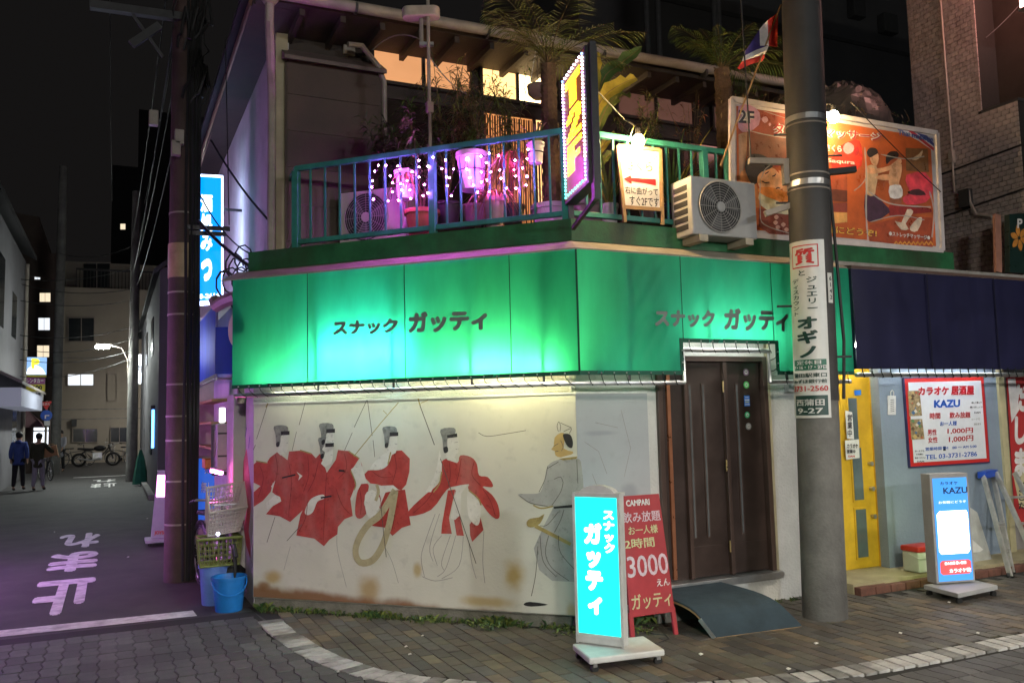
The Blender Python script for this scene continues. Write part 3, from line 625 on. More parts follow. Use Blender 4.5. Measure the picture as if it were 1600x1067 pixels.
sp_ = MB().box(xs0, xs1, YF+.05, YF+.09, DZ0, DZ1-.05).build('side_panel', m_dbrown, door)
MB().box(xs0+.07, xs0+.105, YF+.03, YF+.049, DZ0+.02, DZ1-.06).build('copper_strip', m_copper, sp_)
MB().box(xs1-.035, xs1, YF+.01, YF+.0499, DZ0+.01, DZ1-.055).build('stile', m_frame, sp_)
xm = fxx(1141, 650)
for (xa, xb, slots, nm) in ((xs1+.004, xm-.004, (fxx(1080, 650)+.02, fxx(1104, 650)), 'leaf'), (xm+.004, DX1-.052, (fxx(1157, 650),), 'leaf')):
    lf = MB().box(xa, xb, YF+.045, YF+.085, DZ0+.01, DZ1-.055).build('door_leaf', m_dbrown, door, bevel=.003)
    for sx in slots:
        MB().box(sx-.019, sx+.019, YF+.036, YF+.0449, DZ0+.35, DZ1-.25).build('slot_frame', m_frame, lf)
        MB().box(sx-.010, sx+.010, YF+.032, YF+.0359, DZ0+.36, DZ1-.26).build('slot_glass', m_slot, lf)
    MB().box(xa+.01, xb-.01, YF+.040, YF+.0448, DZ0+.02, DZ0+.28).build('kick_panel', m_dbrown, lf, bevel=.002)
MB().box(xm-.055, xm-.018, YF+.0, YF+.044, DZ0+.01, DZ1-.052).build('meeting_stile', m_frame, door, bevel=.003)
for py in (604, 727, 853):
    p = PFR.at(1129+(py-604)*.045, py); MB().tube([(p.x, YF-.006, p.z-.05), (p.x, YF-.006, p.z+.05)], .008, 8).build('hinge', m_brass, door)
MB().box(DX0-.02, DX1+.03, YF-.07, YF+.1, DZ0-.06, DZ0).build('sill', m_silver, door, bevel=.004)
stk = [(1170, 581, .033, (.20, .12, .2), 'round pink and black sticker'), (1170.5, 601, .032, (.10, .48, .13), 'green round sticker'), (1172, 648, .028, (.05, .40, .17), 'small green round sticker'), (1174, 666, .032, (.28, .26, .27), 'grey round sticker')]
for px, py, r, col, lb in stk:
    p = PFR.at(px, py); p.y = YF+.0395
    o = MB().lathe(p, [(r, 0), (r, .002)], 20, (0, -1, 0)).build('sticker', mat('sticker_%d' % py, col, .4, var=.1), door); o['label'] = lb
    MB().lathe(p+V((0, -.0022, 0)), [(r*.6, 0), (r*.6, .001)], 16, (0, -1, 0)).build('sticker_face', mat('sticker_white', (.55, .55, .52), .4), o)
    MB().box(p.x-r*.4, p.x+r*.4, p.y-.0040, p.y-.0034, p.z-r*.16, p.z+r*.16).build('sticker_print', mat('sticker_%d' % py, col), o)
p = PFR.at(1171.5, 626); p.y = YF+.0395
o = MB().box(p.x-.032, p.x+.032, p.y-.002, p.y, p.z-.048, p.z+.048).build('sticker', mat('sticker_blue', (.03, .16, .55), .4), door); o['label'] = 'blue rectangular notice sticker'
for i, (w, h) in enumerate(((.02, .006), (.026, .012), (.024, .008), (.028, .006))):
    MB().box(p.x-w, p.x+w, p.y-.003, p.y-.0021, p.z+.036-i*.022-h, p.z+.036-i*.022).build('sticker_print', mat('sticker_white' if i != 2 else 'sticker_yellow', (.55, .5, .1)), o)
MB().box(DX1+.002, DX1+.028, YF-.006, YF+.031, DZ0-.05, DZ1+.25).build('cream_jamb', mat('cream_post', (.38, .33, .22)), bar)
b = MB(); p = PFR.at(1236, 604); b.box(p.x-.06, p.x+.06, YF-.03, YF+.03, p.z-.05, p.z+.05); b.lathe((p.x, YF-.03, p.z), [(.025, 0), (.025, .02), (.015, .03)], 12, (0, -1, 0)); tag(b.build('meter_box', mat('grey_plastic', (.35, .35, .35), .5)), 'small grey service box on the white wall beside the door', 'box')

# ---------------------------------------------------------------- green awning, lit from inside
def fabric(name, front, through, k=.6):
    m = bpy.data.materials.new(name); m.use_nodes = True; n = m.node_tree; L = n.links.new
    for q in list(n.nodes):
        if q.type != 'OUTPUT_MATERIAL': n.nodes.remove(q)
    out = [q for q in n.nodes if q.type == 'OUTPUT_MATERIAL'][0]
    tc = n.nodes.new('ShaderNodeTexCoord'); nz = n.nodes.new('ShaderNodeTexNoise'); nz.inputs['Scale'].default_value = 3.5; nz.inputs['Detail'].default_value = 7
    mp_ = n.nodes.new('ShaderNodeMapping'); mp_.inputs['Scale'].default_value = (1, 1, .3); L(tc.outputs['Object'], mp_.inputs[0]); L(mp_.outputs[0], nz.inputs['Vector'])
    mr = n.nodes.new('ShaderNodeMapRange'); mr.inputs[1].default_value = .3; mr.inputs[2].default_value = .7; mr.inputs[3].default_value = .78; mr.inputs[4].default_value = 1.15; L(nz.outputs[0], mr.inputs[0])
    def tint(col):
        q = n.nodes.new('ShaderNodeMix'); q.data_type = 'RGBA'; q.blend_type = 'MULTIPLY'; q.inputs[0].default_value = 1; q.inputs[6].default_value = (*col, 1); L(mr.outputs[0], q.inputs[7]); return q.outputs[2]
    P = n.nodes.new('ShaderNodeBsdfPrincipled'); P.inputs['Roughness'].default_value = .45; P.inputs['Specular IOR Level'].default_value = .35; L(tint(front), P.inputs['Base Color'])
    T = n.nodes.new('ShaderNodeBsdfTranslucent'); L(tint(through), T.inputs[0])
    nb = n.nodes.new('ShaderNodeTexNoise'); nb.inputs['Scale'].default_value = 5; L(tc.outputs['Object'], nb.inputs['Vector']); bp = n.nodes.new('ShaderNodeBump'); bp.inputs['Strength'].default_value = .25; bp.inputs['Distance'].default_value = .03
    L(nb.outputs[0], bp.inputs['Height']); L(bp.outputs[0], P.inputs['Normal'])
    X = n.nodes.new('ShaderNodeMixShader'); X.inputs[0].default_value = k; L(P.outputs[0], X.inputs[1]); L(T.outputs[0], X.inputs[2]); L(X.outputs[0], out.inputs[0])
    return m
m_green = fabric('green_awning_cloth', (.014, .165, .165), (.055, .78, .385), .6)
m_hem = mat('dark_green_hem', (.008, .08, .05), .6, var=.2)
m_letter = mat('grey_lettering', (.15, .18, .17), .5, var=.15, scale=12)
AZ0, AZ1 = 2.085, 3.09
aw = thing('green_awning', 'long green cloth awning glowing from inside, wrapped round the corner over the door', 'awning', (B.x-.12, YF-.3, AZ0))
TL_ = -.02                                                     # chamfer run: t from TL_ to CLEN+AO*k8
TE = CLEN+AO*k8
seams = [TL_ + .0] + [((cham(px, 500, AO)-A).dot(CT)) for px in (481, 633, 798)] + [TE]
def wrinkle(u, v): return .0035*math.sin(u*7+v*4)*math.sin(v*2.3+u)+.002*math.sin(u*19+v*13)+.0025*math.sin(u*47-v*31)
def cloth(fn, u0_, u1, z0, z1, name):                         # fn(u, off, z) -> point
    b = MB(); nu = max(6, int((u1-u0_)/.035)); nz = 22
    for i in range(nu+1):
        for j in range(nz+1):
            u = u0_+(u1-u0_)*i/nu; z = z0+(z1-z0)*j/nz; e = min(i, nu-i)/nu*2
            b.v.append(fn(u, AO + (wrinkle(u, z) if 0 < i < nu else 0)*min(1, e*3), z))
    for i in range(nu):
        for j in range(nz): b.f.append((i*(nz+1)+j, (i+1)*(nz+1)+j, (i+1)*(nz+1)+j+1, i*(nz+1)+j+1)); b.m.append(0)
    return b.build(name, m_green, aw, True)
frp = lambda u, off, z: V((u, YF-off, z))
for a_, b_ in zip(seams, seams[1:]): cloth(lambda u, off, z: chp(u, off, z), a_, b_, AZ0, AZ1, 'awning_cloth')
FX0 = B.x-AO*k8; NX0, NX1, NZ = 4.375, 5.419, 2.35
fsx = [FX0] + [ony(px, 480, YF-AO).x for px in (1065, 1206)] + [XR]
cloth(frp, FX0, NX0, AZ0, AZ1, 'awning_cloth')
cloth(frp, NX0, fsx[2], NZ, AZ1, 'awning_cloth'); cloth(frp, fsx[2], NX1, NZ, AZ1, 'awning_cloth'); cloth(frp, NX1, XR, AZ0, AZ1, 'awning_cloth')
# left and right closing cloths
b = MB(); b.quad(chp(TL_, AO, AZ0), chp(TL_, -.0, AZ0), chp(TL_, -.0, AZ1+.1), chp(TL_, AO, AZ1)); b.build('side_cloth', m_green, aw)
b = MB(); b.quad((XR, YF-AO, AZ0), (XR, YF, AZ0), (XR, YF, AZ1+.1), (XR, YF-AO, AZ1)); b.build('side_cloth', m_green, aw)
for t in seams[1:-1]: MB().bar(chp(t, AO+.006, AZ0), chp(t, AO+.006, AZ1), .006, .004, CN).build('seam', m_hem, aw)
for x in fsx[1:-1]: MB().bar((x, YF-AO-.006, NZ), (x, YF-AO-.006, AZ1), .006, .003, (0, 1, 0)).build('seam', m_hem, aw)
MB().bar(chp(TE, AO, AZ0), chp(TE, AO, AZ1), .014, .014, CN).build('seam', m_hem, aw)
b = MB(); ho = AO+.004                                        # dark hem along every lower edge
b.prism([chp(TL_, ho, AZ0-.012), chp(TE, ho, AZ0-.012), chp(TE, ho, AZ0+.022), chp(TL_, ho, AZ0+.022)], -CN*.008)
def fbox(x0, x1, z0, z1): b.box(x0, x1, YF-ho, YF-ho+.008, z0, z1)
fbox(FX0, NX0, AZ0-.012, AZ0+.022); fbox(NX1, XR, AZ0-.012, AZ0+.022); fbox(NX0-.022, NX0+.012, AZ0+.0221, NZ); fbox(NX1-.012, NX1+.022, AZ0+.0221, NZ); fbox(NX0-.022, NX1+.022, NZ+.0001, NZ+.034)
b.build('hem', m_hem, aw)
b = MB(); pz = AZ0-.075; po = AO-.05                          # frame pipe below the hem
b.tube([chp(TL_, po, pz), chp(CLEN+po*k8, po, pz), (NX0+.05, YF-po, pz)], .019, 8)
b.tube([(NX1-.05, YF-po, pz), (XR, YF-po, pz)], .019, 8)
b.tube([(NX0+.05, YF-po, pz), (NX0+.05, YF-po, NZ-.06), (NX1-.05, YF-po, NZ-.06), (NX1-.05, YF-po, pz)], .019, 8)
b.tube([chp(TL_, po, pz), chp(TL_, 0, pz+.02)], .015, 6); b.tube([(XR, YF-po, pz), (XR, YF, pz)], .015, 6); b.build('frame_pipe', m_silver, aw, True)
b = MB(); eye = MB()
def lace(p, q):
    MB().tube([p, p+V((0, 0, -.03))+(q-p)*.1, (p+q)/2+V((0, 0, -.035)), q+V((0, 0, -.02)), q], .0035, 4).build('lacing_loop', m_rope, aw)
def laces(f_top, f_pipe, u0_, u1, step):
    n = int(abs(u1-u0_)/step)
    for i in range(n):
        u = u0_+(u1-u0_)*(i+.4)/n; lace(f_top(u), f_pipe(u+(step*.55 if u1 > u0_ else -step*.55))); MB().ball(f_top(u), .008, 6, 4).build('eyelet', m_silver, aw)
laces(lambda u: chp(u, AO+.01, AZ0+.004), lambda u: chp(u, po+.012, pz), TL_+.03, TE-.05, .115)
laces(lambda u: V((u, YF-AO-.01, AZ0+.004)), lambda u: V((u, YF-po-.012, pz)), FX0+.03, NX0-.02, .115)
laces(lambda u: V((u, YF-AO-.01, AZ0+.004)), lambda u: V((u, YF-po-.012, pz)), NX1+.03, XR-.02, .115)
laces(lambda u: V((u, YF-AO-.01, NZ+.012)), lambda u: V((u, YF-po-.012, NZ-.06)), NX0+.02, NX1-.02, .12)
laces(lambda u: V((NX0-.004, YF-AO-.01, u)), lambda u: V((NX0+.05, YF-po-.012, u)), NZ-.03, AZ0+.03, .1)
laces(lambda u: V((NX1+.004, YF-AO-.01, u)), lambda u: V((NX1-.05, YF-po-.012, u)), NZ-.03, AZ0+.03, .1)
b = MB()                                                       # inner frame ribs close behind the cloth
for px in (495, 612, 734, 846): t = (cham(px, 500, AO)-A).dot(CT); b.tube([chp(t, AO-.022, AZ0-.06), chp(t, AO-.022, AZ1-.01)], .011, 6); b.tube([chp(t, AO-.022, AZ1-.03), chp(t, .0, AZ1)], .009, 6)
for px in (982, 1106, 1227): x = ony(px, 480, YF-AO).x; b.tube([(x, YF-AO+.022, AZ0-.06 if not NX0 < x < NX1 else NZ), (x, YF-AO+.022, AZ1-.01)], .011, 6)
b.build('inner_rib', m_dkgrey, aw)
# lettering on the cloth
PAC = PL((1, 1, 0), SCH-(AO+.018)*R2, (-1, -1, 0)); PAF = PL((0, 1, 0), YF-AO-.018, (0, -1, 0))
ptext('スナック', PAC, 520, 501, 622, 525, m_letter, aw, 0, .058, skew=(-4, -5))
ptext('ガッティ', PAC, 638, 488, 762, 522, m_letter, aw, 0, .058, skew=(-6, -7))
ptext('スナック', PAF, 1023, 483, 1117, 511, m_letter, aw, 0, .058, skew=(2, 1))
ptext('ガッティ', PAF, 1131, 481, 1232, 517, m_letter, aw, 0, .058, skew=(2, 1))
# tube lamps behind the cloth
def tube_lamp(p, q, col, s, label, r=.016):
    t = thing('fluorescent_lamp', label, 'lamp', tuple(p))
    d = (q-p).normalized()
    MB().tube([p, q], r, 8).build('tube', emat('tube_glow_%d' % len(MATS), col, s), t, True)
    bk = MB(); off = -CN*.035 if abs(d.x+d.y) < .1 else V((0, .035, 0)); bk.bar(p-d*.03+off, q+d*.03+off, .05, .02, (0, 0, 1))
    for e in (p, q): bk.bar(e, e+off, .03, .03)
    bk.build('batten', mat('white_trim', (.6, .6, .57)), t)
tz = cham(575, 552, .17).z
t0 = (cham(512, 550, .17)-A).dot(CT); t1 = (cham(640, 545, .17)-A).dot(CT)
tube_lamp(chp(t0, .15, tz), chp(t1, .15, tz), (.45, .84, 1.0), 100, 'cool white tube lamp behind the chamfer side of the green awning')
t0 = (cham(735, 552, .1)-A).dot(CT); t1 = (cham(885, 552, .1)-A).dot(CT)
tube_lamp(chp(t0, .15, 2.15), chp(t1, .15, 2.15), (1.0, .92, .50), 66, 'warm tube lamp inside the green awning near its corner')
tube_lamp(V((4.50, YF-.10, 2.44)), V((5.42, YF-.10, 2.44)), (.97, 1.0, .95), 28, 'white tube lamp above the brown entrance door')
tube_lamp(chp(.25, .09, 2.165), chp(1.45, .09, 2.165), (.95, 1.0, .72), 33, 'long tube lamp on the wall inside the left half of the green awning')
tube_lamp(chp(1.6, .09, 2.165), chp(2.8, .09, 2.165), (1.0, 1.0, .62), 36, 'long tube lamp on the wall inside the right half of the chamfer awning')
tube_lamp(V((5.5, YF-.08, 2.40)), V((6.25, YF-.08, 2.40)), (.95, 1.0, .85), 12, 'short tube lamp inside the green awning behind the plate pole')
tube_lamp(V((3.55, YF-.10, 2.16)), V((4.2, YF-.10, 2.16)), (.95, 1.0, .75), 4, 'dim tube lamp inside the green awning left of the door')

# ================================================================= balcony
m_teal = mat('teal_rail_paint', (.035, .22, .17), .4, var=.25, scale=8, dirt=(.03, .07, .05), dirtamt=.6)
rail = thing('balcony_railing', 'teal painted steel railing along the balcony edge', 'railing', (B.x, B.y, 3.4))
RZ0, RZ1 = 3.465, 4.185
tp = lambda px, py=300: (cham(px, py)-A).dot(CT)
def rail_run(p, q, n, first, last, posts=()):
    d = q-p; b = MB()
    MB().bar(p+V((0, 0, RZ1)), q+V((0, 0, RZ1)), .045, .05).build('top_rail', m_teal, rail, bevel=.004)
    MB().bar(p+V((0, 0, RZ0)), q+V((0, 0, RZ0)), .04, .045).build('bottom_rail', m_teal, rail, bevel=.004)
    for i in range(n+1):
        u = i/n; w = p+d*u
        post = i in posts or (i == 0 and first) or (i == n and last)
        if (i == 0 and not first) or (i == n and not last): continue
        if post: MB().bar(w+V((0, 0, 3.38)), w+V((0, 0, RZ1-.026)), .062, .062, d).build('post', m_teal, rail, bevel=.004)
        else: MB().bar(w+V((0, 0, RZ0+.0225)), w+V((0, 0, RZ1-.0251)), .017, .017, d).build('baluster', m_teal, rail)
tL, tM = tp(463), tp(676)
rail_run(chp(tL), chp(tM), 9, True, False); rail_run(chp(tM), chp(CLEN-.03), 9, True, True)
xe = PFR.at(1139, 300).x
rail_run(V((B.x+.03, YF, 0)), V((xe, YF, 0)), 12, False, True, (10,))
rail_run(chp(tL), V((chp(tL).x+.02, Y2-.1, 0)), 3, False, False)
b = MB()
for i in range(14):                                            # cable ties on the rails
    t = tL+.08+i*.155; z = RZ1 if i % 3 else RZ0
    if t < CLEN-.1: MB().bar(chp(t, 0, z-.028), chp(t, 0, z+.028), .008, .054, CT).build('cable_tie', m_black, rail)

def ac_unit(o, xd, w, h, d, label, mcase, fan='round'):
    """o: front-left-bottom corner, xd: direction along the front"""
    o, xd = V(o), V(xd).normalized(); yd = V((-xd.y, xd.x, 0)); Z = V((0, 0, 1))
    t = thing('air_conditioner_unit', label, 'air conditioner', tuple(o+xd*w/2+yd*d/2), 'air conditioner outdoor units')
    body = MB().obox(o, xd*w, yd*d, Z*h).build('casing', mcase, t, bevel=.012)
    cx, cz, r = .42*w, .5*h, min(.44*h, .36*w)
    ce = o+xd*cx+Z*cz-yd*.002
    MB().lathe(ce, [(r, 0), (r, .004)], 40, -yd).build('fan_opening', mat('fan_dark', (.03, .03, .032), .6, var=.2), t)
    fb = MB()
    for k in range(3):
        a = k*2.1+.4; pts = []
        for s, rr in ((-.35, .25), (-.5, .9), (.25, .95), (.3, .3)): pts.append(ce - yd*.005 + (xd*math.cos(a+s)+Z*math.sin(a+s))*r*rr)
        fb.poly(pts)
    fb.build('fan_blades', mat('fan_grey', (.10, .10, .105), .5), t)
    g = MB()
    for k in range(1, 11): g.tube([ce - yd*.014 + (xd*math.cos(a)+Z*math.sin(a))*r*k/10 for a in [j*math.pi/18 for j in range(37)]], .0022 if k < 10 else .007, 4, cap=False)
    for k in range(12): a = k*math.pi/6; g.tube([ce-yd*.012, ce-yd*.012+(xd*math.cos(a)+Z*math.sin(a))*r], .002, 4)
    g.build('fan_grille', mat('grille_grey', (.38, .36, .34), .5), t)
    MB().lathe(ce-yd*.012, [(r*.2, 0), (r*.2, .012), (r*.16, .016)], 20, -yd).build('fan_hub', mcase, t, True)
    for k in range(6):                                         # louvred side intake
        z0 = .1*h+k*.135*h
        MB().obox(o-xd*.002+yd*d*.18+Z*z0, yd*d*.66, -xd*.002, Z*.095*h).build('side_slot', mat('fan_dark', (.03, .03, .032)), t)
    for f in (.08, .78): MB().obox(o+xd*w*f-Z*.06-yd*.02, xd*.09, yd*(d+.04), Z*.058).build('foot', mat('beige_plastic', (.42, .36, .27), .6), t)
    return t
m_ac1 = mat('ac_white', (.50, .47, .44), .5, var=.12, scale=6, dirt=(.3, .26, .2), dirtamt=.4)
p0_ = PFR.at(1083, 378); a0 = V((ony(1083, 372, YF-.30).x, YF-.30, 3.30))
wfr = ony(1182, 330, YF-.30).x - a0.x
ac_unit(a0, (1, 0, 0), wfr, .52, .30, 'grey white air conditioner unit on brackets outside the railing by the massage board', mat('ac_grey', (.36, .36, .36), .45, var=.12, scale=5, dirt=(.25, .21, .17), dirtamt=.4))
pa = cham(530, 362, -.42); ac_unit((pa.x, pa.y, 3.47), CT, .74, .55, .28, 'white air conditioner unit standing on the balcony behind the railing', m_ac1)

# ---------------------------------------------------------------- pots and plants
m_terra = mat('terracotta', (.30, .09, .045), .7, var=.25, scale=10)
m_wpot = mat('white_plastic_pot', (.52, .50, .49), .5, var=.12, scale=8)
m_gpot = mat('grey_pot', (.23, .19, .17), .6, var=.2, scale=8)
m_kpot = mat('black_pot', (.02, .02, .022), .5, var=.2)
m_soil = mat('soil', (.03, .02, .014), .9, var=.3, scale=30)
m_stem = mat('plant_stem', (.10, .07, .03), .7, var=.3, scale=20)
lf = [mat('leaf_'+n_, col_, .5, var=.35, scale=9) for n_, col_ in (('deep', (.03, .065, .02)), ('mid', (.075, .12, .03)), ('olive', (.13, .155, .035)), ('dry', (.20, .13, .055)), ('yellow', (.36, .27, .035)))]
def potmesh(t, o, r, h, m):
    MB().lathe(o, [(r*.72, 0), (r*.74, .005), (r*.95, h*.86), (r*1.06, h*.865), (r*1.06, h), (r*.94, h), (r*.9, h*.9)], 20).build('pot', m, t, True)
    MB().lathe(o+V((0, 0, h*.86)), [(r*.88, 0), (r*.88, .004)], 16).build('soil', m_soil, t)
def leafquad(b, p, d, L_, w, up_=V((0, 0, 1)), mi=0, curl=.3):
    d = d.normalized(); s = d.cross(up_)
    if s.length < .1: s = d.cross(V((1, 0, 0)))
    s.normalize(); m_ = p+d*L_*.5+up_*.0; e = p+d*L_-V((0, 0, 1))*L_*curl
    b.add([p, m_+s*w/2, e, m_-s*w/2], [(0, 1, 2, 3)], mi)
def rnd_dir(zmin=-.2):
    while True:
        d = V((random.uniform(-1, 1), random.uniform(-1, 1), random.uniform(zmin, 1)))
        if .1 < d.length < 1: return d.normalized()
def shrub(t, o, h, spread, n, mats, ll=.07, lw=.018, stems=7):
    fol = MB(); st = MB()
    for k in range(stems):
        d = V((random.gauss(0, 1), random.gauss(0, 1), 0))*spread*.6; p = o+V((0, 0, 0)); q = o+d*.5+V((0, 0, h*.6)); e = o+d+V((0, 0, h*random.uniform(.75, 1.05)))
        st.tube([p, q, e], .006, 4, .002)
        for j in range(int(n*1.7)//stems):
            u = random.uniform(.25, 1); w = (p*(1-u)**2+q*2*u*(1-u)+e*u*u); dd = rnd_dir(-.5)
            leafquad(fol, w, dd, random.uniform(.6, 1.4)*ll, lw*random.uniform(.7, 1.3), mi=random.randrange(len(mats)))
    st.build('stems', m_stem, t); fol.build('foliage', mats, t)
def archers(t, o, n, L_, w, mats, droop=1.0, upb=.8):            # long arching blades (spider plant, grass, dracaena)
    b = MB()
    for k in range(n):
        a = random.uniform(0, 6.283); d = V((math.cos(a), math.sin(a), 0)); l = L_*random.uniform(.6, 1.1); pts = []
        for i in range(6):
            u = i/5; pts.append(o+d*l*u*.75+V((0, 0, l*(upb*u-droop*u*u))))
        s = d.cross(V((0, 0, 1))); ws = [w*x for x in (.6, 1, 1, .8, .5, .05)]
        b.add([p+s*x/2 for p, x in zip(pts, ws)]+[p-s*x/2 for p, x in zip(pts, ws)], [(i, i+1, 7+i, 6+i) for i in range(5)], random.randrange(len(mats)))
    b.build('foliage', mats, t)
def potted(px, ytop, ybot, wpx, off, m, label, plant=None, arg=(), front=False, hang=False):
    pl = (lambda x, y: ony(x, y, YF-off)) if front else (lambda x, y: cham(x, y, off))
    a_, b_ = pl(px-wpx/2, ytop), pl(px+wpx/2, ytop); r = (b_-a_).length/2*(.9 if front else .96)
    o = pl(px, ybot); h = pl(px, ytop).z-o.z
    if not hang and o.z < 3.52: h += o.z-3.402; o.z = 3.402
    t = thing('potted_plant', label, 'potted plant', tuple(o), 'potted plants on the balcony')
    potmesh(t, o, r, h, m)
    if hang:
        MB().tube([o+V((math.cos(k*.5)*r*.96, math.sin(k*.5)*r*.96, h*.5)) for k in range(14)], .005, 5).build('wire_holder', m_black, t)
    top = o+V((0, 0, h*.88))
    if plant: plant(t, top, *arg)
    return t
potted(634, 268, 312, 32, -.09, m_wpot, 'white pot with drooping russet leaves hung in a wire ring beside the fan unit', archers, (26, .30, .02, [lf[3], m_terra], 1.5, .6), hang=True)
potted(738, 240, 298, 46, -.10, m_wpot, 'large white pot hung in a wire ring behind the middle of the railing', shrub, (.34, .10, 60, [lf[1], lf[2]], .09, .02), hang=True)
potted(837, 224, 256, 28, -.09, m_wpot, 'small white pot with stiff leaves hung high near the railing corner', archers, (26, .32, .022, [lf[1], lf[2]], .5, .9), hang=True)
potted(773, 310, 345, 32, -.10, m_gpot, 'mauve pot of pale arching spider grass', archers, (90, .42, .010, [lf[3], lf[4], m_terra], 1.25, 1.0))
potted(800, 242, 266, 38, -.14, m_terra, 'terracotta pot with straw coloured arching grass behind the railing', archers, (80, .5, .010, [lf[3], m_terra, lf[4]], 1.9, .75))
potted(544, 262, 279, 40, -.55, m_terra, 'shallow terracotta pot standing on the fan unit casing', archers, (10, .14, .02, [lf[0]], .8, 1)) if False else None
b_t = potted(660, 330, 358, 50, -.20, m_terra, 'wide terracotta planter with a leafy green bush by the balcony lamp mast', shrub, (1.05, .30, 420, [lf[0], lf[1], lf[1]], .11, .022, 10))
potted(700, 318, 352, 40, -.45, m_kpot, 'black pot with tall thin dry bamboo stalks', shrub, (1.45, .28, 330, [lf[3], lf[2], lf[0]], .13, .012, 9))
potted(612, 330, 358, 36, -.75, m_kpot, 'black pot with a dark bushy plant against the brown shutter', shrub, (1.0, .26, 300, [lf[0], lf[1]], .11, .02, 8))
potted(742, 322, 350, 40, -.7, m_gpot, 'grey pot with a tall wispy plant before the curtained window', shrub, (1.4, .30, 300, [lf[2], lf[3], lf[0]], .14, .013, 9))
potted(800, 322, 350, 40, -.8, m_kpot, 'black pot with feathery dark leaves before the lit window', shrub, (1.3, .30, 320, [lf[0], lf[2]], .13, .012, 9))
potted(953, 320, 346, 26, -.25, m_wpot, 'narrow white pot with upright green shoots beside the handwritten board', archers, (22, .62, .028, [lf[1], lf[2], lf[4]], .15, 1.15), front=True)
potted(1052, 322, 350, 36, -.45, m_kpot, 'black pot with thin shoots between the handwritten board and the fan unit', archers, (34, .8, .022, [lf[1], lf[0], lf[4]], .35, 1.05), front=True)
potted(1020, 322, 350, 40, -.8, m_gpot, 'grey pot with a hazy bush lit by the bare bulb', shrub, (1.25, .30, 300, [lf[2], lf[1], lf[3]], .10, .014, 9), front=True)
potted(1085, 322, 350, 40, -.7, m_terra, 'terracotta pot with bare reddish twigs behind the fan unit', shrub, (1.25, .22, 60, [lf[3], m_terra], .08, .012, 7), front=True)

def palm(base, hgt, label, n, L_, mats, lean=(0, 0), r=.075, potr=.2):
    base = V(base); t = thing('potted_palm', label, 'palm tree', tuple(base), 'potted palms on the balcony')
    potmesh(t, base, potr, .34, m_wpot)
    top = base+V((lean[0], lean[1], hgt)); pts, rs = [], []
    for i in range(25):
        u = i/24; pts.append(base+V((lean[0]*u, lean[1]*u, .25+(hgt-.25)*u))); rs.append(r*(1.12-.2*u)*(1.0 if i % 2 else 1.14))
    MB().tube(pts, rs, 10).build('trunk', mat('palm_trunk', (.10, .06, .035), .85, var=.4, scale=25, bump=1.0, fine=50), t)
    bt = MB()
    for k in range(60):                                         # old leaf bases
        u = random.uniform(.45, 1); a = k*2.4; p = base+V((lean[0]*u, lean[1]*u, .25+(hgt-.25)*u)); d = V((math.cos(a), math.sin(a), .9)).normalized()
        bt.tube([p+d*r*.7, p+d*(r*.9+.05)], .014, 4, .006)
    bt.build('leaf_bases', m_stem, t)
    for k in range(n):
        a = k*2.39996+.3; el = .45+1.0*((k*0.618) % 1); l = L_*random.uniform(.85, 1.2); d = V((math.cos(a), math.sin(a), 0)); pts = []
        for i in range(13):
            u = i/12; pts.append(top+d*l*(u*math.cos(el)+.15*u*u)+V((0, 0, l*(u*math.sin(el)-.50*u*u*(1.25-.55*math.sin(el))))))
        f = MB(); f.tube(pts, .007, 4, .002, mi=0)
        s = d.cross(V((0, 0, 1)))
        for i in range(2, 13):
            for h_ in range(2):
                u = (i-1+h_/2)/12; p = pts[i-1]+(pts[i]-pts[i-1])*(h_/2); ll = l*.33*math.sin(math.pi*min(1, .12+u*.9))**.7; tg = (pts[i]-pts[i-1]).normalized()
                for sg in (-1, 1):
                    dd = (tg*.75+s*sg*.75+V((0, 0, -.25+random.gauss(0, .08)))).normalized(); nn = dd.cross(s*sg).normalized(); w = .014
                    e = p+dd*ll-V((0, 0, ll*.22)); mm = p+dd*ll*.55; q = dd.cross(V((0, 0, 1))).normalized()
                    f.add([p, mm+q*w/2, e, mm-q*w/2], [(0, 1, 2, 3)], 1+random.randrange(len(mats)))
        f.build('frond', [m_stem]+mats, t)
    return t
pb = ony(862, 300, 7.0)
palm((pb.x, pb.y, 3.402), ony(862, 104, 7.0).z-3.40, 'tall potted palm behind the railing corner beside the lit vertical sign', 14, .98, [lf[1], lf[2], lf[2]])
pb = ony(1137, 300, 7.0)
palm((pb.x, pb.y, 3.402), ony(1137, 112, 7.0).z-3.40, 'potted palm with shaggy trunk beside the flag and the massage board', 13, .75, [lf[0], lf[1], lf[2]], r=.085)
